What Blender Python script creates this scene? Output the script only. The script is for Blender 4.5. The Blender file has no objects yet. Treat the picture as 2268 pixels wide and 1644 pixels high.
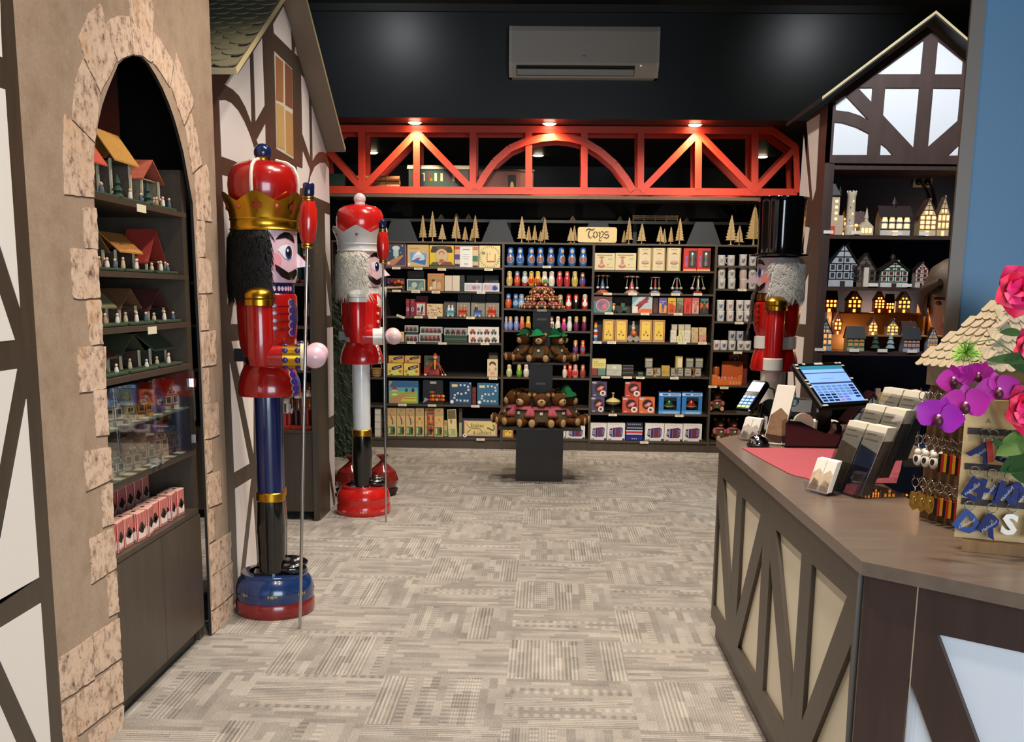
import bpy, math, random
from mathutils import Vector as V, Matrix, Euler
PI = math.pi
sin, cos, rad = math.sin, math.cos, math.radians
rnd = random.Random(7)
S = bpy.context.scene
COL = S.collection
FPX, CX, CY, CAMH = 2374.2, 1134.0, 1093.5, 1.5415
_a, _b, _c = 0.18372, 0.029267, 0.012783
_Rx = Matrix(((1,0,0),(0,cos(_a),-sin(_a)),(0,sin(_a),cos(_a))))
_Rz = Matrix(((cos(_c),-sin(_c),0),(sin(_c),cos(_c),0),(0,0,1)))
_M = _Rz@_Rx
RW = Matrix((_M@V((cos(_b),0,-sin(_b))),_M@V((sin(_b),0,cos(_b))),_M@V((0,-1,0))))
CAMP = V((0,0,CAMH))
def ray(x, y):
 return RW@V(((x-CX)/FPX,(y-CY)/FPX,1.0))
def atz(x, y, z=0.0):
 d = ray(x, y)
 return CAMP+d*((z-CAMH)/d.z)
def atx(x, y, X):
 d = ray(x, y)
 return CAMP+d*(X/d.x)
def aty(x, y, Y):
 d = ray(x, y)
 return CAMP+d*(Y/d.y)
cam_d = bpy.data.cameras.new('camera')
cam = bpy.data.objects.new('camera', cam_d)
COL.objects.link(cam)
S.camera = cam
cam_d.sensor_fit = 'HORIZONTAL'
cam_d.sensor_width = 36.0
cam_d.lens = FPX/2268*36.0
cam_d.shift_y = (CY-822.0)/2268.0
cam_d.clip_start = 0.05
_cx, _cy, _cz = RW@V((1,0,0)), RW@V((0,-1,0)), RW@V((0,0,-1))
cam.matrix_world = Matrix(((_cx.x,_cy.x,_cz.x,0),(_cx.y,_cy.y,_cz.y,0),(_cx.z,_cy.z,_cz.z,CAMH),(0,0,0,1)))
vs = S.view_settings
S.display_settings.display_device = 'sRGB'
vs.view_transform = 'Standard'
vs.look = 'None'
vs.gamma = 1
vs.use_curve_mapping = False
vs.exposure = 0.0
def lin(h):
 h = h.lstrip('#')
 o = []
 for i in (0, 2, 4):
  c = int(h[i:i+2], 16)/255
  o.append(c/12.92 if c<=.04045 else ((c+.055)/1.055)**2.4)
 return (*o, 1)
_mats = {}
def mat(h, rough=.5, metal=0., coat=0., emit=0., alpha=1., trans=0., var=.08, scale=24., spec=.5, name=None):
 key = (h, rough, metal, coat, emit, alpha, trans, var, scale, spec)
 if key in _mats:
  return _mats[key]
 m = bpy.data.materials.new(name or ('paint_'+h))
 m.use_nodes = True
 nt = m.node_tree
 b = nt.nodes['Principled BSDF']
 c = lin(h)
 if var>0:
  n = nt.nodes.new('ShaderNodeTexNoise')
  tc = nt.nodes.new('ShaderNodeTexCoord')
  n.inputs['Scale'].default_value = scale
  n.inputs['Detail'].default_value = 1.5
  mx = nt.nodes.new('ShaderNodeMix')
  mx.data_type = 'RGBA'
  nt.links.new(tc.outputs['Object'], n.inputs['Vector'])
  nt.links.new(n.outputs['Fac'], mx.inputs['Factor'])
  mx.inputs['A'].default_value = (*[v*(1-var) for v in c[:3]], 1)
  mx.inputs['B'].default_value = (*[min(1,v*(1+var)) for v in c[:3]], 1)
  nt.links.new(mx.outputs['Result'], b.inputs['Base Color'])
 else :
  b.inputs['Base Color'].default_value = c
 b.inputs['Roughness'].default_value = rough
 b.inputs['Metallic'].default_value = metal
 b.inputs['Coat Weight'].default_value = coat
 b.inputs['Coat Roughness'].default_value = .06
 b.inputs['Specular IOR Level'].default_value = spec
 if emit:
  b.inputs['Emission Color'].default_value = c
  b.inputs['Emission Strength'].default_value = emit
 if alpha<1:
  b.inputs['Alpha'].default_value = alpha
 if trans:
  b.inputs['Transmission Weight'].default_value = trans
  b.inputs['IOR'].default_value = 1.1
 _mats[key] = m
 return m
class NT:
 """tiny node-tree writer"""
 def __init__(s, name, rough=.6, spec=.5):
  s.m = bpy.data.materials.new(name)
  s.m.use_nodes = True
  s.nt = s.m.node_tree
  s.b = s.nt.nodes['Principled BSDF']
  s.b.inputs['Roughness'].default_value = rough
  s.b.inputs['Specular IOR Level'].default_value = spec
  s.co = s.nt.nodes.new('ShaderNodeTexCoord').outputs['Object']
 def n(s, typ, **kw):
  nd = s.nt.nodes.new('ShaderNode'+typ)
  for k, v in kw.items():
   setattr(nd, k, v)
  return nd
 def put(s, inp, v):
  if hasattr(v, 'is_output') or isinstance(v, bpy.types.NodeSocket):
   s.nt.links.new(v, inp)
  else :
   inp.default_value = v
 def math(s, op, a, b=0.0, c=None):
  nd = s.n('Math', operation=op)
  s.put(nd.inputs[0], a)
  s.put(nd.inputs[1], b)
  if c is not None:
   s.put(nd.inputs[2], c)
  return nd.outputs[0]
 def sep(s, v):
  nd = s.n('SeparateXYZ')
  s.put(nd.inputs[0], v)
  return nd.outputs
 def comb(s, x, y, z=0.0):
  nd = s.n('CombineXYZ')
  s.put(nd.inputs[0], x)
  s.put(nd.inputs[1], y)
  s.put(nd.inputs[2], z)
  return nd.outputs[0]
 def mapv(s, sc, loc=(0,0,0), v=None):
  nd = s.n('Mapping')
  s.put(nd.inputs['Vector'], v or s.co)
  nd.inputs['Scale'].default_value = sc
  nd.inputs['Location'].default_value = loc
  return nd.outputs[0]
 def noise(s, vec, scale, detail=2., rough=.5):
  nd = s.n('TexNoise')
  s.put(nd.inputs['Vector'], vec)
  nd.inputs['Scale'].default_value = scale
  nd.inputs['Detail'].default_value = detail
  nd.inputs['Roughness'].default_value = rough
  return nd.outputs['Fac']
 def white(s, vec):
  nd = s.n('TexWhiteNoise', noise_dimensions='3D')
  s.put(nd.inputs['Vector'], vec)
  return nd.outputs['Value']
 def ramp(s, fac, stops):
  nd = s.n('ValToRGB')
  s.put(nd.inputs[0], fac)
  el = nd.color_ramp.elements
  while len(el)<len(stops):
   el.new(.5)
  for e, (p, c) in zip(el, stops):
   e.position = p
   e.color = lin(c) if isinstance(c, str) else c
  return nd.outputs[0]
 def mix(s, f, a, b, typ='MIX'):
  nd = s.n('Mix', data_type='RGBA', blend_type=typ)
  s.put(nd.inputs['Factor'], f)
  s.put(nd.inputs['A'], a)
  s.put(nd.inputs['B'], b)
  return nd.outputs['Result']
 def col(s, v):
  s.put(s.b.inputs['Base Color'], v)
 def bump(s, h, strength=.3, dist=.005):
  nd = s.n('Bump')
  nd.inputs['Strength'].default_value = strength
  nd.inputs['Distance'].default_value = dist
  s.put(nd.inputs['Height'], h)
  s.put(s.b.inputs['Normal'], nd.outputs[0])
def wood_mat(name, c1, c2, sc=(2,30,30), rough=.45, f=1.):
 t = NT(name, rough)
 v = t.mapv(sc)
 t.col(t.ramp(t.noise(v,2.2*f,5,.6),[(.3,c1),(.7,c2)]))
 return t.m
LAM = wood_mat('brown_laminate', '3f352b', '493e33', (14,14,1.2), .42)
LAMD = wood_mat('dark_laminate', '241c16', '2c231b', (14,14,1.2), .45)
LAMC = wood_mat('counter_laminate', '67594e', '736458', (2,14,14), .3)
LAMR = wood_mat('walnut_laminate', '3c2c27', '47352f', (12,12,1.2), .45)
PLY = wood_mat('laser_cut_plywood', 'b99c6a', 'c9ae7c', (6,6,30), .6)
PLYC = wood_mat('cardboard_shingle', 'a8977c', 'b5a58a', (9,9,9), .75)
t = NT('timber_print_board', .4)
t.col(t.ramp(t.noise(t.mapv((10,10,1.5)),3,4),[(.3,'40362b'),(.7,'4a3f33')]))
TIMB = t.m
t = NT('plaster_print', .55)
_n = t.noise(t.co, 9, 6, .65)
t.col(t.mix(t.math('MULTIPLY',t.noise(t.co,90,2),.5),t.ramp(_n,[(.28,'a08870'),(.5,'b49c86'),(.75,'bfa993')]),lin('75624c')))
PLAS = t.m
t = NT('stone_print', .55)
_n = t.noise(t.co, 26, 6, .7)
_s = t.ramp(_n, [(.30,'5e4b42'),(.38,'a68a76'),(.5,'d8bba2'),(.75,'e6cdb6')])
_y = t.ramp(t.noise(t.co,4.5,2), [(.6,(0,0,0,1)),(.72,(1,1,1,1))])
_d = t.ramp(t.noise(t.co,60,4,.7), [(.60,(0,0,0,1)),(.68,(1,1,1,1))])
t.col(t.mix(_d,t.mix(t.math('MULTIPLY',_y,.35),_s,lin('dda870')),lin('6b5348')))
STONE = t.m
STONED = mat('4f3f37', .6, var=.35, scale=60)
WHT = mat('ece7df', .42, var=.015)
CREAM = mat('e9e2cb', .42, var=.015)
BLACKW = mat('25282a', .4, var=.06, scale=4)
BLACK = mat('0b0a09', .7, var=0, spec=.15)
CEILM = mat('141516', .6, var=.08, scale=3)
GOLD = mat('c9972c', .28, 1., var=.12, scale=14)
BRASS = mat('c7a24a', .3, 1., var=.05)
STEEL = mat('b8b8b6', .22, 1., var=.03)
CHROME = mat('e6e6e6', .07, 1., var=0)
PAPER = mat('f1ece0', .6, var=.03)
CARD = mat('d9c8a4', .7, var=.05)
RTRUSS = mat('e23d1e', .38, var=.03)
def glass_mat(name, tint=(1,1,1), refl=.09, rough=.02):
 """thin clear sheet: mostly see-through with a mirror share"""
 t = NT(name)
 nt = t.nt
 tr = t.n('BsdfTransparent')
 tr.inputs[0].default_value = (*tint, 1)
 gl = t.n('BsdfGlossy')
 gl.inputs['Roughness'].default_value = rough
 fr = t.n('Fresnel')
 fr.inputs[0].default_value = 1.45
 mx = t.n('MixShader')
 f = t.math('ADD', t.math('MULTIPLY',fr.outputs[0],.4), refl-.04)
 nt.links.new(f, mx.inputs[0])
 nt.links.new(tr.outputs[0], mx.inputs[1])
 nt.links.new(gl.outputs[0], mx.inputs[2])
 nt.links.new(mx.outputs[0], nt.nodes['Material Output'].inputs[0])
 return t.m
GLASS = glass_mat('clear_glass', (.96,.98,.97), .06)
ACRYL = glass_mat('clear_acrylic', (.86,.87,.88), .07)
class MB:
 def __init__(s):
  s.v, s.f, s.mi, s.mats = [], [], [], []
  s.T = None
 def slot(s, m):
  if m not in s.mats:
   s.mats.append(m)
  return s.mats.index(m)
 def add(s, vs_, fs, m):
  o = len(s.v)
  T = s.T
  s.v += [(T@V(p)) if T else V(p) for p in vs_]
  k = s.slot(m)
  for f in fs:
   s.f.append([i+o for i in f])
   s.mi.append(k)
  return s
 def poly(s, pts, m):
  return s.add(pts, [list(range(len(pts)))], m)
 def box(s, x0, y0, z0, x1, y1, z1, m):
  return s.add([(x0,y0,z0),(x1,y0,z0),(x1,y1,z0),(x0,y1,z0),(x0,y0,z1),(x1,y0,z1),(x1,y1,z1),(x0,y1,z1)], [(0,3,2,1),(4,5,6,7),(0,1,5,4),(1,2,6,5),(2,3,7,6),(3,0,4,7)], m)
 def bbox(s, x0, y0, z0, x1, y1, z1, m, b=.004):
  """box with bevelled vertical outline (chamfered in all three axes)"""
  pts = []
  fs = []
  X, Y, Z = (x0, x1), (y0, y1), (z0, z1)
  idx = {}
  for i in (0, 1):
   for j in (0, 1):
    for k in (0, 1):
     p = (X[i], Y[j], Z[k])
     d = (b if i==0 else -b, b if j==0 else -b, b if k==0 else -b)
     for ax in range(3):
      q = [p[a]+(d[a] if a!=ax else 0) for a in range(3)]
      idx[i, j, k, ax] = len(pts)
      pts.append(q)
  for ax in range(3):
   o1, o2 = [a for a in range(3) if a!=ax]
   for sgn in (0, 1):
    ring = []
    for (u, w) in ((0,0), (1,0), (1,1), (0,1)):
     c = [0, 0, 0]
     c[ax], c[o1], c[o2] = sgn, u, w
     ring.append(idx[(*c,ax)])
    fs.append(ring)
  for ax in range(3):
   o1, o2 = [a for a in range(3) if a!=ax]
   for u in (0, 1):
    for w in (0, 1):
     c0, c1 = [0, 0, 0], [0, 0, 0]
     c0[o1] = c1[o1] = u
     c0[o2] = c1[o2] = w
     c1[ax] = 1
     fs.append([idx[(*c0,o1)],idx[(*c1,o1)],idx[(*c1,o2)],idx[(*c0,o2)]])
  for i in (0, 1):
   for j in (0, 1):
    for k in (0, 1):
     fs.append([idx[i,j,k,0],idx[i,j,k,1],idx[i,j,k,2]])
  return s.add(pts, fs, m)
 def prism(s, pts, ext, m, m2=None):
  """extrude a planar polygon (3d points) by the vector ext"""
  n = len(pts)
  a = [V(p) for p in pts]
  b = [p+V(ext) for p in a]
  s.add(a+b, [list(range(n))[::-1],list(range(n,2*n))], m)
  s.add(a+b, [[i,(i+1)%n,n+(i+1)%n,n+i] for i in range(n)], m2 or m)
  return s
 def tube(s, path, r, m, n=8, caps=True, closed=False):
  path = [V(p) for p in path]
  k = len(path)
  rs = r if isinstance(r, (list,tuple)) else [r]*k
  pts, fs = [], []
  up = None
  for i, p in enumerate(path):
   if closed:
    d = path[(i+1)%k]-path[i-1]
   else :
    d = path[min(i+1,k-1)]-path[max(i-1,0)]
   d = d.normalized()
   if up is None:
    up = d.orthogonal().normalized()
   up = (up-d*up.dot(d))
   up = up.normalized() if up.length>1e-6 else d.orthogonal().normalized()
   w = d.cross(up)
   for j in range(n):
    a = 2*PI*j/n
    pts.append(p+(up*cos(a)+w*sin(a))*rs[i])
  for i in range(k if closed else k-1):
   i2 = (i+1)%k
   for j in range(n):
    fs.append([i*n+j,i*n+(j+1)%n,i2*n+(j+1)%n,i2*n+j])
  if caps and not closed:
   fs += [list(range(n))[::-1], list(range((k-1)*n,k*n))]
  return s.add(pts, fs, m)
 def lathe(s, prof, m, c=(0,0,0), n=24, sx=1., sy=1., T=None, a0=0., a1=2*PI):
  """profile of (radius, z) pairs turned about z"""
  pts, fs = [], []
  full = abs(a1-a0-2*PI)<1e-6
  nn = n if full else n+1
  for (r, z) in prof:
   for j in range(nn):
    a = a0+(a1-a0)*j/n
    p = V((r*cos(a)*sx,r*sin(a)*sy,z))
    if T:
     p = T@p
    pts.append(p+V(c))
  for i in range(len(prof)-1):
   for j in range(n):
    j2 = (j+1)%nn
    fs.append([i*nn+j,i*nn+j2,(i+1)*nn+j2,(i+1)*nn+j])
  if full:
   if prof[0][0]>1e-5:
    fs.append(list(range(nn))[::-1])
   if prof[-1][0]>1e-5:
    fs.append(list(range((len(prof)-1)*nn,len(prof)*nn)))
  return s.add(pts, fs, m)
 def ell(s, c, rx, ry, rz, m, n=12, k=8, T=None):
  prof = [(sin(PI*i/k),-cos(PI*i/k)) for i in range(k+1)]
  M_ = Matrix.Diagonal((rx,ry,rz)).to_4x4()
  if T:
   M_ = T.to_4x4()@M_
  return s.lathe([(max(r,1e-6),z) for r,z in prof], m, c, n, T=M_)
 def ring(s, c, R, r, m, n=16, k=6, T=None):
  p = []
  for i in range(n):
   q = V((R*cos(2*PI*i/n),0,R*sin(2*PI*i/n)))
   if T:
    q = T@q
   p.append(V(c)+q)
  return s.tube(p, r, m, k, closed=True)
 def text(s, txt, T, size, m, font_shear=0., align='CENTER', sx=1., ext=0., bold=0.):
  cu = bpy.data.curves.new('t', 'FONT')
  cu.body = txt
  cu.size = size
  cu.shear = font_shear
  cu.extrude = ext
  cu.offset = bold
  cu.align_x = align
  cu.align_y = 'CENTER'
  cu.resolution_u = 2
  o = bpy.data.objects.new('t', cu)
  COL.objects.link(o)
  dg = bpy.context.evaluated_depsgraph_get()
  me = o.evaluated_get(dg).to_mesh()
  pts = [T@V((p.co.x*sx,p.co.y,p.co.z)) for p in me.vertices]
  fs = [list(p.vertices) for p in me.polygons]
  if pts:
   s.add(pts, fs, m)
  o.evaluated_get(dg).to_mesh_clear()
  bpy.data.objects.remove(o)
  bpy.data.curves.remove(cu)
  return s
 def build(s, name, parent=None, smooth=None, off=None, loc=None, label=None):
  me = bpy.data.meshes.new(name)
  vs_ = s.v if off is None else [p-V(off) for p in s.v]
  me.from_pydata([tuple(p) for p in vs_], [], s.f)
  for m in s.mats:
   me.materials.append(m)
  me.polygons.foreach_set('material_index', s.mi)
  if smooth is not None:
   me.polygons.foreach_set('use_smooth', [True]*len(me.polygons))
   me.set_sharp_from_angle(angle=rad(smooth))
  me.update()
  o = bpy.data.objects.new(name, me)
  COL.objects.link(o)
  if parent:
   o.parent = parent
  if loc is not None:
   o.location = loc
  if label:
   o['label'] = label
  return o
def tag(o, label, cat, group=None):
 o['label'] = label
 o['category'] = cat
 if group:
  o['group'] = group
 return o
def thing(name, label, cat, loc=(0,0,0), rz=0., group=None, rot=None):
 o = bpy.data.objects.new(name, None)
 COL.objects.link(o)
 o.location = loc
 o.rotation_euler = rot if rot else (0, 0, rz)
 o.empty_display_size = .05
 return tag(o, label, cat, group)
def struct(o):
 o['kind'] = 'structure'
 return o
def kids(o):
 return [c for c in bpy.data.objects if c.parent==o]
def cp(root, loc=None, rz=None, label=None, group=None, sc=None, rot=None):
 """copy a thing with its parts and sub-parts"""
 def go(o, par):
  c = o.copy()
  COL.objects.link(c)
  c.parent = par
  for k in o.children:
   go(k, c)
  return c
 r = go(root, None)
 if loc is not None:
  r.location = loc
 if rz is not None:
  r.rotation_euler = (0, 0, rz)
 if rot is not None:
  r.rotation_euler = rot
 if sc is not None:
  r.scale = (sc, sc, sc)
 if label:
  r['label'] = label
 if group:
  r['group'] = group
 return r
ORD = ['first', 'second', 'third', 'fourth', 'fifth', 'sixth', 'seventh', 'eighth', 'ninth', 'tenth', 'eleventh', 'twelfth', 'thirteenth', 'fourteenth', 'fifteenth', 'sixteenth']
def nth(i, n, a='left', b='right'):
 """place word for item i of n in a row"""
 if n==1:
  return 'only one'
 if i==0:
  return a+'most'
 if i==n-1:
  return b+'most'
 if i>(n-1)/2:
  return ORD[n-1-i]+' from '+b
 return ORD[i]+' from '+a
RX90 = Matrix.Rotation(PI/2, 4, 'X')
from mathutils.geometry import tessellate_polygon
XA, FX, FR = -1.49, -1.53, -1.40
YB = 10.72
def zm(x0, y0, sc, pts):
 """points read off an enlarged crop -> photo pixels"""
 return [(x0+x/sc,y0+y/sc) for x, y in pts]
def onX(pts, X):
 return [atx(x,y,X) for x, y in pts]
def onY(pts, Y):
 return [aty(x,y,Y) for x, y in pts]
def plate(mb, outer, holes, ext, m, m2=None):
 """flat board with openings; outer / holes are coplanar 3d loops, ext the thickness vector"""
 loops = [[V(p) for p in outer]]+[[V(p) for p in h] for h in holes]
 tris = tessellate_polygon(loops)
 flat = [p for l in loops for p in l]
 e = V(ext)
 mb.add(flat, [list(t_) for t_ in tris], m)
 mb.add([p+e for p in flat], [list(t_)[::-1] for t_ in tris], m)
 for l in loops:
  n = len(l)
  mb.add(l+[p+e for p in l], [[i,(i+1)%n,n+(i+1)%n,n+i] for i in range(n)], m2 or m)
def rough_edge(pts, j=1.1, step=9):
 o = []
 n = len(pts)
 for i in range(n):
  a, b = pts[i], pts[(i+1)%n]
  L = math.hypot(b[0]-a[0], b[1]-a[1])
  k = max(1, int(L/step))
  for q in range(k):
   f = q/k
   o.append((a[0]+(b[0]-a[0])*f+rnd.uniform(-j,j),a[1]+(b[1]-a[1])*f+rnd.uniform(-j,j)))
 return o
t = NT('carpet_tiles', .95, .1)
x, y, _ = t.sep(t.co)
u = t.math('DIVIDE', t.math('ADD',x,1.134+20), .5)
w = t.math('DIVIDE', t.math('ADD',y,-4.16+20), .5)
iu, iw = t.math('FLOOR', u), t.math('FLOOR', w)
fu, fw = t.math('SUBTRACT', u, iu), t.math('SUBTRACT', w, iw)
odd = t.math('MODULO', t.math('ADD',iu,iw), 2.0)
ev = t.math('SUBTRACT', 1.0, odd)
p = t.math('ADD', t.math('MULTIPLY',fw,ev), t.math('MULTIPLY',fu,odd))
q = t.math('ADD', t.math('MULTIPLY',fu,ev), t.math('MULTIPLY',fw,odd))
tid = t.math('ADD', t.math('MULTIPLY',iu,7.31), t.math('MULTIPLY',iw,3.17))
band = t.white(t.comb(t.math('FLOOR',t.math('MULTIPLY',q,5.0)),tid,1.0))
band2 = t.white(t.comb(t.math('FLOOR',t.math('MULTIPLY',q,15.0)),tid,2.0))
seg = t.white(t.comb(t.math('FLOOR',t.math('ADD',t.math('MULTIPLY',p,3.2),t.math('MULTIPLY',band2,3.0))),t.math('FLOOR',t.math('MULTIPLY',q,15.0)),tid))
ribs = t.math('SINE', t.math('MULTIPLY',q,2*PI*30))
ribs2 = t.math('SINE', t.math('MULTIPLY',q,2*PI*44))
dash = t.math('SINE', t.math('MULTIPLY',p,2*PI*13))
val = t.math('MULTIPLY', t.math('SUBTRACT',seg,.5), .26)
val = t.math('ADD', val, t.math('MULTIPLY',t.math('MULTIPLY',ribs,t.math('GREATER_THAN',band,.66)),.15))
val = t.math('ADD', val, t.math('MULTIPLY',t.math('MULTIPLY',ribs2,t.math('LESS_THAN',band,.3)),.07))
dm = t.math('MULTIPLY', t.math('GREATER_THAN',band2,.8), t.math('LESS_THAN',band,.52))
val = t.math('ADD', val, t.math('MULTIPLY',t.math('MULTIPLY',dash,dm),.11))
dk = t.math('MULTIPLY', t.math('GREATER_THAN',seg,.9), t.math('LESS_THAN',band2,.3))
val = t.math('SUBTRACT', val, t.math('MULTIPLY',dk,.25))
sp = t.noise(t.co, 230, 2, .7)
lg = t.noise(t.co, 5, 3, .6)
val = t.math('ADD', val, t.math('MULTIPLY',t.math('SUBTRACT',sp,.5),1.25))
val = t.math('ADD', val, t.math('MULTIPLY',t.math('SUBTRACT',lg,.5),.42))
val = t.math('ADD', val, .52)
t.col(t.ramp(val,[(.05,'56534f'),(.35,'827d77'),(.62,'a39d96'),(.95,'c6c0b6')]))
t.bump(t.math('ADD',sp,t.math('MULTIPLY',ribs,.2)), .35, .004)
CARPET = t.m
mb = MB().box(-4, -3.2, -.05, 5.2, 14.2, 0, CARPET)
fl = struct(mb.build('floor'))
WALLD = mat('17191b', .42, var=.08, scale=3)
struct(MB().box(-4,-3.2,4.2,5.2,14.2,4.3,CEILM).build('ceiling'))
struct(MB().box(-4,14.1,0,5.2,14.2,4.2,BLACKW).build('wall_back'))
struct(MB().box(-4.1,-3.2,0,-4,14.2,4.2,WALLD).build('wall_left_outer'))
struct(MB().box(5.2,-3.2,0,5.3,14.2,4.2,WALLD).build('wall_right_outer'))
mb = MB()
plate(mb, [(-4,-3.1,0),(5.2,-3.1,0),(5.2,-3.1,4.2),(-4,-3.1,4.2)], [[(0.1,-3.1,.05),(4.3,-3.1,.05),(4.3,-3.1,2.9),(.1,-3.1,2.9)]], (0,-.1,0), WALLD)
struct(mb.build('wall_front'))
BKY, SOF = 10.36, 3.14
mb = MB().box(-4, BKY, SOF, 5.2, BKY+.12, 4.2, BLACKW)
struct(mb.build('wall_bulkhead'))
SOFM = mat('2e2724', .45, var=.06)
struct(MB().box(-4,BKY+.12,SOF,5.2,14.1,SOF+.05,SOFM).build('ceiling_soffit'))
mb = MB()
mb.prism([(-4,BKY,4.2),(-4,BKY,4.06),(-4,BKY-.03,4.06),(-4,BKY-.05,4.12),(-4,BKY-.12,4.17),(-4,BKY-.12,4.2)], (9.2,0,0), CEILM)
struct(mb.build('trim_cornice'))
mb = MB()
mb.box(XA-.02, 1.2, 0, XA, 3.12, 4.2, TIMB)
for pp in ([(-30,-40),(-2,-40),(1,64),(4,127),(-30,113)], [(-30,186),(10.5,198),(43.5,681),(-30,452)], [(-30,566),(0,656),(32,753),(-30,760)], [(-30,827),(37,817),(-30,1190)], [(57.7,884),(86,1279),(-30,1345),(-30,1358)], [(89.6,1336),(117,1724),(-26,1407)], [(-30,1496),(70,1724),(-30,1724)]):
 mb.prism(onX(pp,XA), (.0015,0,0), WHT)
for k in range(3):
 y1 = 2.55-k*.5
 for z0, z1 in ((.15,.55), (.75,1.3), (1.5,2.1), (2.3,2.9)):
  mb.prism([(XA,y1,z0),(XA,y1-.4,z0),(XA,y1,z1)], (.0015,0,0), WHT)
struct(mb.build('wall_left_timber'))
ARCHL = [(275,1600), (262,1240), (252,1080), (240,850), (232,730), (222,600), (210,440), (210,370), (212,310), (218,270), (226,235), (236,205), (247,178), (262,142), (278,127), (297,120), (315,126), (330,142), (345,166), (360,195), (374,228), (386,262), (397,300), (407,340), (417,395), (425,450), (436,780), (447,1000), (470,1411)]
op = [(v_.y,v_.z) for v_ in onX(ARCHL,XA)]
op[0] = (op[0][0], 0)
op[-1] = (4.62, 0)
for i in range(len(op)):
 if i<8:
  op[i] = (3.592, op[i][1])
 if i>=26:
  op[i] = (4.56 if i<28 else 4.62, op[i][1])
op[-2] = (4.62, op[-2][1])
op[-3] = (4.62, op[-3][1])
op[-4] = (4.60, op[-4][1])
outer = [(3.12,0)]+op+[(4.93,0), (4.93,4.2), (3.12,4.2)]
mb = MB()
plate(mb, [(XA,a,b) for a,b in outer], [], (-.012,0,0), PLAS, mat('1a1512',.6))
Z1, Z2, Z3, Z4, Z5, Z6 = (0, 0, 3.574), (130, 260, 5.48), (150, 460, 5.136), (150, 720, 4.566), (130, 1000, 4.11), (0, 1100, 3.021)
STONES = [(Z1,[(1010,-70),(1185,-70),(1212,50),(1205,480),(1195,492),(1130,445),(1060,432),(1030,130)]), (Z1,[(840,190),(880,150),(945,120),(1025,128),(1055,425),(1000,445),(928,485)]), (Z1,[(625,290),(700,110),(793,25),(830,160),(920,485),(880,560),(840,640),(795,735),(665,460)]), (Z1,[(655,470),(790,735),(775,900),(765,1000),(748,1125),(570,945),(580,750),(610,590)]), (Z1,[(510,900),(742,1135),(745,1560),(510,1540),(495,1200)]), (Z1,[(1212,250),(1250,285),(1320,400),(1375,500),(1345,690),(1260,560),(1210,495)]), (Z1,[(1397,418),(1430,510),(1530,800),(1525,835),(1455,990),(1405,850),(1352,690)]), (Z1,[(1515,895),(1560,1080),(1598,1300),(1520,1370),(1495,1200),(1465,1010)]), (Z2,[(1640,690),(1790,570),(1810,620),(1855,1270),(1680,1240)]), (Z3,[(165,0),(320,0),(345,400),(345,470),(190,460)]), (Z3,[(25,460),(330,480),(370,1020),(200,1040),(60,1030)]), (Z3,[(210,1060),(375,1050),(400,1550),(250,1570)]), (Z4,[(90,220),(380,215),(385,640),(120,690)]), (Z4,[(260,665),(390,650),(415,1110),(290,1120)]), (Z5,[(225,0),(470,-40),(485,255),(250,365)]), (Z5,[(390,330),(485,290),(500,660),(400,690)]), (Z5,[(280,795),(500,690),(525,1065),(300,1205)]), (Z5,[(435,1130),(525,1080),(548,1460),(460,1510)]), (Z6,[(390,1085),(620,930),(630,1220),(410,1370)]), (Z6,[(625,920),(800,812),(810,1080),(635,1200)]), (Z6,[(410,1400),(500,1345),(515,1680),(425,1760)]), (Z6,[(510,1330),(735,1160),(740,1430),(520,1600)]), (Z6,[(738,1150),(815,1090),(825,1370),(748,1415)]), (Z6,[(590,1590),(825,1400),(832,1600),(600,1780)]), (Z3,[(1460,150),(1555,155),(1565,560),(1475,560)]), (Z3,[(1478,570),(1635,595),(1640,970),(1490,970)]), (Z3,[(1495,990),(1585,985),(1600,1390),(1510,1395)]), (Z4,[(1345,70),(1490,55),(1500,400),(1360,420)]), (Z4,[(1365,440),(1425,440),(1435,790),(1380,790)]), (Z4,[(1380,800),(1520,780),(1530,1110),(1390,1160)]), (Z4,[(1390,1170),(1455,1165),(1460,1470),(1405,1500)]), (Z5,[(1350,210),(1470,175),(1480,470),(1365,515)]), (Z5,[(1360,530),(1415,515),(1420,800),(1370,830)]), (Z5,[(1370,860),(1565,730),(1570,1010),(1385,1140)]), (Z5,[(1385,1145),(1505,1060),(1510,1370),(1395,1450)]), (Z5,[(1510,1060),(1580,1010),(1590,1290),(1515,1360)]), (Z5,[(1392,1470),(1590,1310),(1590,1500),(1395,1660)])]
for zz, pp in STONES:
 px = rough_edge(zm(*zz,pp))
 cy = sum(b for a, b in px)/len(px)
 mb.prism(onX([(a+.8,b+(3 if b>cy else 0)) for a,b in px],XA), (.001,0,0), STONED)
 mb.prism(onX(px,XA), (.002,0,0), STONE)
struct(mb.build('wall_left_arch'))
mb = MB()
e1, e2 = atx(525, 165, FR), atx(632, 0, FR)
g1, g2 = atx(765, 337, FR), atx(678, 0, FR)
s1, s2 = (e2.z-e1.z)/(e2.y-e1.y), (g2.z-g1.z)/(g2.y-g1.y)
ry = (g1.z-e1.z+s1*e1.y-s2*g1.y)/(s1-s2)
rz_ = e1.z+s1*(ry-e1.y)
YH0, YH1 = 4.93, 7.72
YO0, YO1, ZO = 5.75, 7.13, 2.03
def roof_z(y_):
 return min(rz_+s1*(y_-ry), rz_+s2*(y_-ry))-.02
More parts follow.
